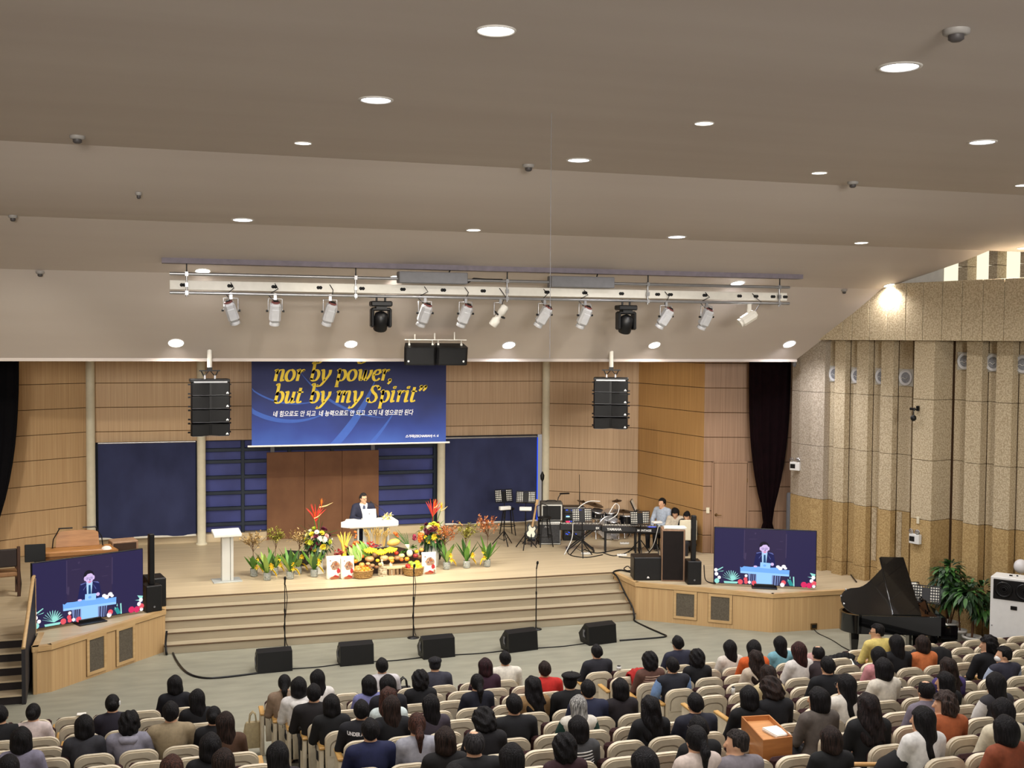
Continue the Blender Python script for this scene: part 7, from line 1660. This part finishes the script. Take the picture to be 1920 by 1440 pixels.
# musicians
def box_stool(lab, P, h_):
    t = thing('stool', lab, 'stool', P); b = MB(); b.cb((0, 0, h_-.04), (.36, .36, .08), b=.02); b.build('seat', BLACK, t)
    for sx_ in (-1, 1):
        for sy in (-1, 1): b = MB(); b.cb((sx_*.14, sy*.14, (h_-.08)/2), (.035, .035, h_-.08)); b.build('leg', BLACKM, t)
def musician(px, py, Y, rz, body, hs, tc_, lab, sc, stl):
    P = atY(px, py, Y); p = SEATED[body]; J_ = person_meshes(body)['J']; top = (J_['head'][2]+.133)*sc; z = P[2]-top
    off = Matrix.Rotation(rz, 3, 'Z') @ Vector((J_['head'][0], J_['head'][1], 0))*sc
    t = add_person(P[0]-off.x, P[1]-off.y, z, rz, body, hs, HK, tc_, lab); t.scale = (sc,)*3
    hip = Matrix.Rotation(rz, 3, 'Z') @ Vector((0, .15, 0))*sc
    box_stool(stl, (t.location.x+hip.x, t.location.y+hip.y, ZS), max(.25, z-ZS+.37*sc)); return t
musician(1241, 933.5, 25.7, R(118), 'man', 'short', (172, 182, 198), 'young musician in a pale blue shirt sitting upright against the wood wall', 1.03, 'black stool under the musician in the pale blue shirt')
musician(1266, 952.5, 25.2, R(140), 'woman_bowed', 'long', (206, 194, 176), 'musician with long black hair and a cream top looking down at the synthesizer', 1.0, 'black stool under the musician with long hair')
musician(1288, 959, 24.75, R(135), 'woman_bowed', 'bun', (24, 24, 28), 'musician with tied-up black hair and a black top, head bowed', 1.0, 'black stool under the musician with tied-up hair')
p = on_wall(1327, 957, K2, K3); b = MB(); b.cb((p[0], -.012, p[1]), (.08, .02, .14), b=.005); ob = b.build('light_switch', CREAMP, None, (K2[0], K2[1], 0), math.atan2(K3[1]-K2[1], K3[0]-K2[0])); tag(ob, 'cream light switch on the wood wall left of the door', 'switch')
p = atZ(1300, 1050, ZS); t = thing('padded_chair', 'cream-backed chair seen behind the right column speaker', 'chair', (p[0]+.1, p[1]+.5, ZS), R(-15)); b = MB(); b.cb((0, 0, .62), (.42, .05, .5), b=.02); b.build('backrest', CREAMP, t); b = MB(); b.cb((0, .22, .42), (.42, .42, .06), b=.02); b.build('seat', CREAMP, t)
for sx_ in (-.18, .18):
    for sy in (.02, .4): b = MB(); b.tube([(sx_, sy, .4), (sx_, sy, 0)], .014, n=6); b.build('leg', CHROME, t)
# ================================================================ grand piano corner
PIA = pm('piano_black_lacquer', (12, 12, 14), rough=.12, var=.1, coat=.6); PIAI = pm('piano_iron_frame', (120, 78, 44), rough=.4, metal=.5)
PB = atZ(1580, 1249, 0); t = thing('grand_piano', 'black grand piano with its lid raised, in front of the stone wall', 'piano', (PB[0]-.05, PB[1]-.12, 0), R(-21))
# local: x from tail (0) to keyboard (1.9), y from hinge side (0, audience) to bent side (1.45)
def outline(L=1.72, W=1.42, n=12):
    p = [(L, 0), (.25, 0)]
    for i in range(n+1): a = R(270-180*i/n); p.append((.30+.32*math.cos(a), .34+.34*math.sin(a)))
    for i in range(1, n+1): u = i/n; p.append((.30+.92*u, .68+(W-.68)*(3*u*u-2*u**3)))
    p.append((L, W)); return p
OUT = outline()
b = MB(); inn = [(.86+(x-.86)*.94, .6+(y-.6)*.92) for x, y in OUT]; n = len(OUT)
vs = [(x, y, z) for z in (.64, .98) for x, y in OUT]+[(x, y, .98) for x, y in inn]+[(x, y, .86) for x, y in inn]
b.add(vs, [(i, (i+1) % n, n+(i+1) % n, n+i) for i in range(n)], 0, True); b.add(vs, [(n+i, n+(i+1) % n, 2*n+(i+1) % n, 2*n+i) for i in range(n)]); b.add(vs, [(2*n+i, 2*n+(i+1) % n, 3*n+(i+1) % n, 3*n+i) for i in range(n)]); b.add(vs, [tuple(range(n))[::-1]]); b.build('rim', PIA, t)
b = MB(); b.prism(inn, .84, .87); b.build('iron_frame', PIAI, t)
b = MB(); b.box(1.72, 1.80, 0, 1.42, .64, .98); b.box(1.72, 2.02, 0, .08, .64, .82); b.box(1.72, 2.02, 1.34, 1.42, .64, .82); b.box(1.72, 2.02, .0, 1.42, .58, .66); b.build('key_bed', PIA, t)
b = MB(); b.box(1.82, 1.98, .08, 1.34, .66, .74); o = b.build('white_keys', KEYW, t)
b = MB()
for i in range(36): b.cb((1.87, .1+1.22*i/35, .75), (.09, .012, .02))
o = b.build('black_keys', BLACK, t); o['kind'] = 'stuff'
b = MB(); b.M = Matrix.Translation((1.62, .72, .98)) @ Matrix.Rotation(R(-18), 4, 'Y'); b.cb((0, 0, .12), (.03, .7, .24), b=.01); b.build('music_desk', PIA, t)
for (x, y) in ((.22, .22), (1.62, .16), (1.62, 1.28)):
    b = MB(); b.loft([[(x+w_*c, y+w_*s, z) for c, s in ((-1, -1), (1, -1), (1, 1), (-1, 1))] for w_, z in ((.075, .66), (.07, .5), (.045, .16), (.05, .1), (.035, .06), (.035, .02))], sm=False); b.ball((x, y, .03), .03, 0, 8, 6); b.build('leg', PIA, t)
b = MB(); b.cb((1.35, .72, .35), (.05, .22, .62)); b.cb((1.35, .72, .08), (.12, .3, .07)); 
for y in (-.07, 0, .07): b.cb((1.46, .72+y, .06), (.14, .035, .012), 1)
for s in (-.09, .09): b.tube([(1.35, .72+s, .1), (1.35, .72+s, .62)], .015, n=6, m=1)
b.build('pedal_lyre', [PIA, BRASS], t)
LT = Matrix.Translation((0, -.01, .985)) @ Matrix.Rotation(R(33), 4, 'X')
b = MB(); b.M = LT; b.prism(outline(1.36, 1.42), 0, .022, 0, 'z'); b.build('lid', PIA, t)
b = MB(); b.M = LT; b.prism([(.86, .01), (1.36, .01), (1.36, 1.50), (.92, 1.50)], .026, .046, 0, 'z'); b.build('lid_front_flap', PIA, t)
b = MB(); b.M = LT; b.tube([(.86, .02, .03), (.91, 1.49, .03)], .012, n=6)
b.build('lid_hinge', PIA, t)
for (x, y) in ((.02, .25), (.0, .45), (.12, .62)): b = MB(); b.M = LT; b.ball((x, y, .03), .022, 0, 8, 5); b.build('lid_stud', CHROME, t)
b = MB(); top = LT @ Vector((1.25, 1.3, 0)); b.tube([(1.25, 1.3, .97), tuple(top)], .012, n=6); b.build('lid_prop', PIA, t)
pbx = (PB[0]-.05+math.cos(R(-21))*2.42+.25, PB[1]-.12+math.sin(R(-21))*2.42+.75)
t = thing('piano_bench', 'black padded piano bench right of the piano keyboard', 'bench', tuple(atZ(1783, 1206, .5)[:2])+(0,), R(-21)); b = MB(); b.cb((0, 0, .47), (.36, .9, .1), b=.03); b.build('seat', BLACK, t)
for sx_ in (-.14, .14):
    for sy in (-.38, .38): b = MB(); b.cb((sx_, sy, .21), (.05, .05, .42)); b.build('leg', BLACKM, t)
for (px, py, rz, lab, w_) in ((1702, 1110, -20, 'black music stand with small holes just behind the piano', .5), (1736, 1118, -40, 'black music stand turned away, left of the potted trees', .5)):
    YM = 18.8 if px < 1720 else 17.75; Pm = atY(px, py, YM); music_stand(lab, (Pm[0], YM, 0), R(rz), Pm[2]-.12, px < 1720, False, 24, w_)
# potted trees
POT = pm('white_plastic_pot', (216, 212, 204), rough=.5, var=.05); SOIL = pm('dark_soil', (52, 40, 32), rough=.95)
def potted(lab, P, r_, h_, trunks, crown, nl, lw, pl_=None):
    t = thing('potted_tree', lab, 'plant', P)
    b = MB(); b.lathe([(0, 0), (r_*.74, 0), (r_*.80, .02), (r_*.96, h_*.9), (r_*1.06, h_*.9), (r_*1.06, h_), (r_*.92, h_), (r_*.88, h_*.86)], n=22); b.build('pot', POT, t)
    b = MB(); b.lathe([(0, h_*.88), (r_*.9, h_*.87)], n=18); b.build('soil', SOIL, t)
    for (x0_, x1_, y1_, z1_, rr) in trunks: b = MB(); b.tube([(x0_, 0, h_*.8), ((x0_+x1_)/2+.02, y1_/2, (h_+z1_)/2), (x1_, y1_, z1_)], [rr, rr*.9, rr*.7], n=7); b.build('trunk', TWIG, t)
    b = MB()
    for i in range(nl):
        c = crown[i % len(crown)]; a = rng.uniform(0, 6.3); e = math.asin(rng.uniform(-.7, 1)); d = Vector((math.cos(a)*math.cos(e), math.sin(a)*math.cos(e), math.sin(e))); p_ = Vector(c[:3])+Vector((d.x*c[3], d.y*c[3]*.8, d.z*c[4]))*rng.uniform(.45, 1)
        b.leaf(p_, d+Vector((0, 0, -.35)), rng.uniform(.14, .24), lw, .5, rng.choice((0, 0, 1)), seg=3)
    o = b.build('foliage', [LFG[3], LFG[1]], t); o['kind'] = 'stuff'; return t
def wallp(px, py, off):
    q = atZ(px, py, 0); return q
p1_ = np.array([14.42, 18.15, 0]); 
def fpx(px, Y): q = atY(px, 1200, Y); return np.array([q[0], Y, 0])
p1_ = fpx(1778, 18.1); z_ = lambda px, py, Y: atY(px, py, Y)[2]
potted('large bushy tree in a tall white pot beside the stone pilaster', p1_, .185, z_(1778, 1165, 18.1), ((-.05, -.1, .02, 1.25, .012), (0, 0, .0, 1.3, .012), (.04, .05, .02, 1.25, .012), (.02, .25, 0, 1.2, .014)), ((-.02, 0, z_(1778, 1070, 18.1), .24, .2), (-.05, 0, z_(1776, 1090, 18.1), .34, .26), (.14, 0, z_(1790, 1100, 18.1), .32, .3), (.02, -.05, z_(1780, 1115, 18.1), .25, .2)), 420, .085)
p2_ = fpx(1800, 17.75); potted('slim tree in a small white pot between the two larger pots', p2_, .12, z_(1800, 1180, 17.75), ((0, -.12, 0, z_(1792, 1120, 17.75), .016),), ((-.12, 0, z_(1795, 1112, 17.75), .2, .2),), 60, .08)
p3_ = fpx(1822, 17.5); potted('leafy tree in a ribbed white pot next to the white cooling cabinet', p3_, .17, z_(1822, 1192, 17.5), ((0, 0, 0, z_(1822, 1130, 17.5), .024), (0, .1, 0, z_(1834, 1110, 17.5), .016)), ((-.1, 0, z_(1812, 1115, 17.5), .28, .22), (.18, 0, z_(1838, 1118, 17.5), .26, .3), (.22, -.1, z_(1840, 1140, 17.5), .22, .2)), 300, .08)
# white cooling cabinet
PA_ = atZ(1853, 1264, 0); t = thing('cooling_cabinet', 'tall white floor-standing cooling cabinet with two round black outlets at the right edge', 'air conditioner', (PA_[0], PA_[1], 0), R(-52)); hA = z_(1853, 1080, PA_[1])
b = MB(); b.cb((.40, .22, hA/2), (.8, .44, hA), b=.012); b.build('housing', WHITEP, t)
b = MB(); b.cb((.40, -.004, hA-.22), (.7, .02, .36), b=.01); b.build('outlet_panel', BLACK, t)
for x in (.23, .57):
    b = MB(); b.lathe([(.14, 0), (.15, .012), (.12, .02), (.11, .006)], (x, -.012, hA-.22), n=24, axis=(0, -1, 0))
    for q in (.09, .06, .03): b.lathe([(q, .008), (q+.012, .012), (q+.02, .008)], (x, -.012, hA-.22), n=20, axis=(0, -1, 0))
    b.build('round_outlet', BLACKM, t)
b = MB(); b.cb((.40, -.004, hA-.53), (.11, .012, .07), b=.004); b.build('display', BLACK, t)
b = MB()
for (x, z) in ((.04, .9), (.76, .9), (.04, .3), (.76, .3)): b.lathe([(.012, 0), (.01, .004)], (x, -.002, z), n=8, axis=(0, -1, 0))
b.build('screw', GREY, t).__setitem__('kind', 'stuff')
b = MB(); b.cb((.30, .2, hA+.012), (.05, .03, .02)); b.cb((.40, .24, hA+.012), (.03, .02, .02)); tag(b.build('small_clips', BLACK, None, (PA_[0], PA_[1], 0), R(-52)), 'two small dark clips lying on top of the white cooling cabinet', 'clip')
gl = atY(1914, 1062, 17.2); t = thing('balloon', 'white round balloon tied behind the white cooling cabinet', 'balloon', gl); b = MB(); b.ball((0, 0, 0), (.125, .125, .135), 0, 20, 12); b.build('skin', pm('white_balloon', (226, 224, 226), rough=.35, var=.02), t); b = MB(); b.tube([(0, 0, -.13), (.02, .0, -.6), (0, 0, -gl[2]+.01)], .004, n=4); b.build('string', WHITEP, t)
# ================================================================ wall fittings
def onstone(px, py, d): s, z = on_wall(px, py, FAR, NEAR, d); return (FAR[0]+math.cos(AZW)*s+math.sin(AZW)*d, FAR[1]+math.sin(AZW)*s-math.cos(AZW)*d, z)
AZW = math.atan2(NEAR[1]-FAR[1], NEAR[0]-FAR[0])
SPW = pm('wall_speaker_plate', (186, 182, 172), rough=.6, var=.05); SPG = pm('wall_speaker_mesh', (150, 152, 158), rough=.6, scale=60, c2=(110, 112, 120))
for i, (px, py, dd, ds) in enumerate(((1567, 701, .004, 'in the recess nearest the stage'), (1609, 704, .004, 'in the second recess from the stage'), (1655, 706, .004, 'in the third recess from the stage'), (1700, 708, .004, 'just left of the big pilaster'), (1811, 677, .004, 'just right of the big pilaster'), (1864, 680, .004, 'second right of the pilaster'), (1920, 683, .004, 'at the right picture edge'))):
    P = onstone(px, py, dd); t = thing('wall_speaker', 'round pale wall speaker high on the stone wall, '+ds, 'speaker', P, AZW)
    b = MB(); b.cb((0, -.012, 0), (.36, .024, .36), b=.004); b.build('plate', SPW, t)
    b = MB(); b.lathe([(.17, .0), (.17, .02), (.15, .03), (.148, .012)], (0, -.022, 0), n=28, axis=(0, -1, 0)); b.build('ring', pm('wall_speaker_ring', (206, 206, 208), rough=.4, var=.03), t)
    b = MB(); b.lathe([(0, .02), (.08, .016), (.148, .008)], (0, -.022, 0), n=24, axis=(0, -1, 0)); b.build('mesh_cover', SPG, t)
    b = MB(); b.tube([(-.10, -.05, -.02), (-.05, -.052, .0), (0, -.052, -.03), (.06, -.05, .0)], .006, n=5); b.build('cable_tie', WHITEP, t)
for (px, py, d, rz, lab) in ((1493, 872, .16, 18, 'white emergency light box on the curved grey pier by the curtain'), (1719, 1008, .6, 0, 'white emergency light box low on the big stone pilaster')):
    P = onstone(px, py, d); t = thing('emergency_light', lab, 'emergency light', P, AZW+R(rz))
    b = MB(); b.cb((0, -.05, -.02), (.24, .1, .2), b=.012); b.cb((-.04, -.102, -.02), (.12, .006, .1), 1); b.build('case', [WHITEP, BLACK], t)
    for s in (-1, 1): b = MB(); b.lathe([(.03, 0), (.055, .05), (.05, .06), (0, .045)], (s*.07, -.04, .13), n=14, axis=(s*.2, -1, 0)); b.tube([(s*.07, -.05, .08), (s*.07, -.04, .13)], .015, n=6); b.build('lamp_head', CHROME, t)
    if px > 1600: b = MB(); b.cb((.03, -.012, .36), (.06, .024, .14), b=.004); b.build('socket_box', CREAMP, t)
P = onstone(1722, 775, .6); t = thing('wall_camera', 'small black camera on a bracket on the big stone pilaster', 'camera', P, AZW)
b = MB(); b.cb((0, -.02, .1), (.05, .04, .1)); b.tube([(0, -.03, .1), (0, -.14, .06), (0, -.15, -.04)], .012, n=6); b.cb((-.04, -.13, .09), (.12, .05, .05), b=.01); b.build('bracket', BLACKM, t); b = MB(); b.ball((0, -.15, -.09), (.06, .06, .065), 0, 14, 8); b.build('dome', BLACK, t)
P = onstone(1494, 681, .14); t = thing('wall_camera', 'tiny grey dome camera under the ceiling lip by the curved pier', 'camera', P, AZW); b = MB(); b.tube([(0, .0, .06), (0, -.06, .02)], .02, n=8); b.ball((0, -.08, -.02), (.05, .05, .07), 0, 12, 8); b.build('dome', GREY, t)
P = onstone(1803, 1171, .01); b = MB(); b.cb((0, -.01, 0), (.08, .02, .12), b=.004); b.cb((0, -.022, .025), (.03, .006, .03), 1); b.cb((0, -.022, -.025), (.03, .006, .03), 1); tag(b.build('wall_socket', [CREAMP, BLACK], None, P, AZW), 'cream wall socket behind the potted trees', 'socket')
cable('wall_cable', 'black cable along the foot of the stone wall on the wing behind the right television', [atZ(1536, 1060, ZS+.02), atZ(1560, 1064, ZS+.02), atZ(1590, 1074, ZS+.02), atZ(1600, 1084, ZS+.02), atZ(1606, 1091, ZS+.02)], .014)
# ================================================================ things among the seats
LECW = pm('lectern_veneer', (186, 124, 70), rough=.35, scale=1.2, stretch=(2, 2, 16), c2=(160, 100, 54))
zl = 2.02
q = [atZ(x, y, zl) for x, y in ((1390, 1343), (1442.5, 1340), (1486, 1381), (1431, 1388))]; cx_, cy_ = sum(p[0] for p in q)/4, sum(p[1] for p in q)/4; kl = 8; zf = RISE*kl
t = thing('usher_lectern', 'orange-brown wooden lectern standing in the right aisle', 'lectern', (cx_, cy_, zf))
L0 = [(p[0]-cx_, p[1]-cy_) for p in q]; L0 = [L0[3], L0[2], L0[1], L0[0]]
b = MB(); hz = zl-zf; inn = [(x*.92, y*.94) for x, y in L0]
b.prism([(x, y) for x, y in L0], .0, hz-.06); b.build('body', LECW, t)
b = MB(); n = 4; vs = [(x, y, z) for z in (hz-.06, hz) for x, y in L0]+[(x, y, z) for z in (hz, hz-.055) for x, y in inn]
b.add(vs, [(i, (i+1) % 4, 4+(i+1) % 4, 4+i) for i in range(4)]+[(4+i, 4+(i+1) % 4, 8+(i+1) % 4, 8+i) for i in range(4)]+[(8+i, 8+(i+1) % 4, 12+(i+1) % 4, 12+i) for i in range(4)]); b.build('rim', LECW, t)
b = MB(); b.prism(inn, hz-.058, hz-.05); b.build('writing_top', pm('lectern_top', (204, 146, 92), rough=.4, scale=1.2, stretch=(2, 16, 2)), t)
b = MB()
for i in range(6): b.cb((.06+rng.uniform(-.006, .006), -.1+rng.uniform(-.006, .006), hz-.045+.006*i), (.17, .25, .005), rot=(0, 0, .1+rng.uniform(-.03, .03)))
tag(b.build('paper_stack', PAPER, None, (cx_, cy_, zf)), 'stack of white printed sheets on the wooden lectern', 'paper')
ra, rb = atZ(1572, 1433, 1.9), atZ(2010, 1434, 1.9); t = thing('balcony_rail', 'pale wooden handrail crossing the bottom right corner', 'railing', (0, 0, 0)); b = MB(); b.tube([tuple(ra), tuple(rb)], .022, n=10); b.build('handrail', pm('rail_wood', (196, 150, 92), rough=.35, scale=2), t)
for u in (.97, 1.0): p = ra*(1-u)+rb*u; b = MB(); b.tube([tuple(p), (p[0], p[1], RISE*9)], .018, n=8); b.build('post', STEEL, t)
p = ra; b = MB(); b.tube([(p[0]+.02, p[1], p[2]-.02), (p[0]+.02, p[1], RISE*9)], .012, n=6); b.build('post', STEEL, t)
def bag(name, lab, P, w_, d, h_, mt, handle=True, rz=0, cat='bag'):
    t = thing(name, lab, cat, P, rz); b = MB(); rings = []
    for (z, a) in ((0, .9), (.1, 1), (.55, 1.0), (.9, .85), (1, .7)): rings.append([(w_/2*a*c, d/2*s*(1 if z < .8 else .6), h_*z) for c, s in ((-1, -.7), (-.7, -1), (.7, -1), (1, -.7), (1, .7), (.7, 1), (-.7, 1), (-1, .7))])
    b.loft(rings); b.build('body', mt, t)
    if handle:
        b = MB()
        for y in (-d*.2, d*.2): b.tube([(-w_*.2, y, h_*.95), (-w_*.14, y, h_*1.3), (0, y, h_*1.42), (w_*.14, y, h_*1.3), (w_*.2, y, h_*.95)], .012, n=6)
        b.build('handle', mt, t)
    return t
LIN = pm('beige_canvas', (176, 160, 124), rough=.9, scale=20, bump=.1); BKL = pm('black_leather', (20, 19, 20), rough=.45)
bag('tote_bag', 'beige canvas tote bag on the left aisle floor beside the end seat', atZ(474, 1400, RISE), .26, .14, .36, LIN)
bag('handbag', 'small black handbag on the front row seat beside the pale grey shirt', (atY(756, 1285, YF+.2)[0], YF+.2, .46), .30, .16, .34, BKL)
bag('handbag', 'black handbag with a looped handle on a seat of the left block', (atY(375, 1372, rowy(2)+.2)[0], rowy(2)+.2, RISE*2+.46), .26, .14, .38, BKL)
# coats over seat backs
def coat(lab, px, k, w_, drop, mt, fluffy=0, tall=.05):
    P = atY(px, 1250, rowy(k)); t = thing('coat', lab, 'coat', (P[0], rowy(k), RISE*k)); b = MB(); n = 18; rings = []
    pf = [(-.10, .84-drop), (-.115, .70), (-.105, .82), (-.06, .87+tall), (-.01, .885+tall), (.05, .85+tall), (.07, .74), (.075, .60)]; rr_ = random.Random(len(lab))
    vs = []
    for i in range(n+1):
        u = i/n*2-1; s = 1-.18*abs(u)**3
        for j, (y, z) in enumerate(pf):
            vs.append((w_/2*u, y+rr_.uniform(-.018, .018), (z-.06*abs(u)**2.5*(1 if j > 1 else 0))+rr_.uniform(-.014, .014)-(rr_.uniform(0, .08) if j == 0 else 0)))
    m_ = len(pf); b.add(vs, [(i*m_+j, (i+1)*m_+j, (i+1)*m_+j+1, i*m_+j+1) for i in range(n) for j in range(m_-1)], 0, True); o = b.build('cloth', mt, t)
    md = o.modifiers.new('thick', 'SOLIDIFY'); md.thickness = .03; md.offset = 1
    return t
coat('white fleece coat draped over the front row seat of the person in light blue', 1482, 0, .56, .34, cloth((214, 208, 196)))
coat('pink jacket draped over a seat beside the mahogany hair', 1522, 1, .40, .40, cloth((186, 146, 140)))
coat('black coat draped over the seat behind the soft orange sweater', 1741, 2, .70, .30, cloth((16, 15, 18)), tall=.1)
coat('red jacket thrown over a seat by the right aisle', 1196, 1, .30, .30, cloth((170, 34, 30)))
coat('black coat heaped on the armrest seat at the left end of the far right block', 1572, 0, .42, .25, cloth((15, 14, 17)), tall=-.12)
def flask(lab, px, py, k, h_, r_, mt, cat='bottle', nm='flask'):
    P = atY(px, py, rowy(k)-.02); t = thing(nm, lab, cat, (P[0], rowy(k)-.03, P[2])); b = MB(); b.lathe([(0, 0), (r_, 0), (r_, h_*.8), (r_*.8, h_*.86)], n=14); b.build('body', mt, t); b = MB(); b.lathe([(r_*.82, h_*.86), (r_*.82, h_), (0, h_)], n=14); b.build('cap', BLACK, t)
flask('tall black flask standing by a seat back in the right block', 1688, 1312, 5, .17, .035, BLACK)
flask('small clear bottle on a seat arm in the right block', 1374, 1301, 4, .1, .025, WHITEP)
flask('white paper cup on the front row seat edge by the red jacket', 1160, 1255, 0, .06, .035, WHITEP, 'cup', 'paper_cup')
P = atY(153, 1349, YF); t = thing('hat', 'white folded paper on top of a front row seat in the left block', 'paper', (P[0], YF-.02, .86)); b = MB(); b.cb((0, 0, .01), (.12, .09, .018), b=.006); b.build('sheet', PAPER, t); t.name = 'folded_paper'
P = atY(1582, 1257, rowy(2)); b = MB(); b.cb((0, 0, 0), (.36, .5, .012), rot=(.18, 0, -.35)); tag(b.build('song_sheet', PAPER, None, (atY(1582, 1258, rowy(1)+.25)[0], rowy(1)+.25, RISE*1+.62)), 'large white sheet lying over an armrest in front of the far right block', 'paper')
# lettering across the padded jacket, white scrunchie, hair clip
for lab, txt in (('person in a black padded jacket with white block lettering across the shoulders', 'UNDER ARMOUR'),):
    t = PT[lab]; o = fonttext(txt, 'jacket_lettering', WHT, t, (-.17, -.004, .90), .062, .34, 0, (R(97), 0, 0), bold=.003)
    for v in o.data.vertices: v.co.z -= .124*(1-math.sqrt(max(.05, 1-((v.co.x-.17)/.19)**2)))-.02
t = PT['person with black hair in a white scrunchie and black coat']; Jh = PM['woman']['J']['head']; b = MB(); b.lathe([(.03+.014*math.cos(a), .014*math.sin(a)) for a in [2*math.pi*i/8 for i in range(9)]], (Jh[0], Jh[1]-.115, Jh[2]+.03), n=14, axis=(0, -1, 0)); b.build('scrunchie', WHITEP, t)
t = PT['person with pinned black hair and a white hair clip, dark jacket']; b = MB(); b.cb((Jh[0]+.085, Jh[1]-.05, Jh[2]+.03), (.02, .06, .05), b=.008); b.build('hair_clip', WHITEP, t)
for lab in ('person with short black hair and glasses in a dark navy suit, front row', 'person with short black hair and glasses in black, just behind the dark suit'):
    t = PT[lab]; bd = 'man' if 'navy' in lab else 'woman'; glasses(t, PM[bd]['J']['head'], SEATED[bd]['yaw'], SEATED[bd]['pit'])
glasses(PT['person with glasses in a pale yellow sweater in front of the piano'], PM['man_left']['J']['head'], SEATED['man_left']['yaw'], SEATED['man_left']['pit'])
glasses(PT['person with long black hair and glasses in a fluffy white jacket'], PM['woman_left']['J']['head'], SEATED['woman_left']['yaw'], SEATED['woman_left']['pit'])
def sleeves(lab, c, body, fr=.03):
    """a contrasting pair of sleeves as a part of the person"""
    t = PT[lab]; J_ = PM[body]['J']; b = MB()
    for s in (-1, 1): f = lambda q: (q[0]*s, q[1], q[2]); b.tube([f((J_['sh'][0]*1.02, J_['sh'][1], J_['sh'][2]-.0)), f(((J_['sh'][0]+J_['el'][0])/2+.01, .16, .82)), f(J_['el']), f(((J_['el'][0]+J_['wr'][0])/2, .3, .645)), f(J_['wr'])], [.066, .074, .068, .058, .048], n=12)
    b.build('sleeves', cloth(c), t)
sleeves('person in a dark vest with light blue sleeves at the aisle', (126, 158, 206), 'man'); sleeves('person with long silver grey hair in a white vest with green sleeves', (34, 66, 58), 'woman')
sleeves('person with a face mask and black hair in a dark vest with pale blue sleeves', (170, 182, 204), 'man_left'); sleeves('person with long black hair in a dark vest with white sleeves', (216, 212, 206), 'woman')
t = PT['person with a face mask and black hair in a dark vest with pale blue sleeves']; b = MB(); Jm = PM['man_left']['J']['head']; b.M = Matrix.Translation(Jm) @ Matrix.Rotation(SEATED['man_left']['yaw'], 4, 'Z'); b.ball((0, .06, -.05), (.06, .06, .05), 0, 14, 8); b.build('face_mask', WHITEP, t)
t = PT['person in profile with short dark hair and a grey blazer over a wine collar']; Jm = PM['man_left']['J']; b = MB(); b.lathe([(.066, 0), (.064, .05), (.056, .07)], (0, Jm['neck'][1]-.01, Jm['neck'][2]-.035), n=16); b.build('collar', cloth((84, 24, 30)), t)
t = PT['person with long black hair in a white hoodie holding a black coat']; b = MB(); b.tube([(-.18, .2, .78), (-.30, .22, .68), (-.32, .3, .52), (-.30, .25, .36)], [.09, .12, .13, .10], n=10); b.build('coat_on_arm', cloth((15, 15, 18)), t)
t = PT['person with short black hair in a grey hooded sweatshirt']; b = MB(); b.tube([(-.11, .09, .97), (-.06, .03, .965), (.06, .03, .965), (.11, .09, .97)], [.03, .05, .05, .03], n=8); b.build('hood', cloth((150, 148, 162)), t)
t = PT['person with a black bob in a white hooded striped top']; b = MB(); b.tube([(-.11, .09, .95), (-.06, .03, .93), (.06, .03, .93), (.11, .09, .95)], [.03, .06, .06, .03], n=8); b.build('hood', cloth((226, 222, 216)), t)
def stripes(lab, c, body, z0, z1, n):
    t = PT[lab]; p = SEATED[body]; b = MB()
    for i in range(n):
        z = z0+(z1-z0)*i/(n-1); w_ = p['ch']*1.32+.012; b.tube([(w_*math.cos(a), .125+(p['ch']*.86+.02)*math.sin(a), z) for a in [R(180+180*j/12) for j in range(13)]], .007, n=5, cap=True)
    o = b.build('stripes', cloth(c), t); o['kind'] = 'stuff'
stripes('person with helmet-like black hair in a black and white striped top', (216, 214, 210), 'woman', .80, .93, 5); stripes('person with short curly black hair in a brown striped top', (190, 160, 140), 'woman', .80, .93, 5)
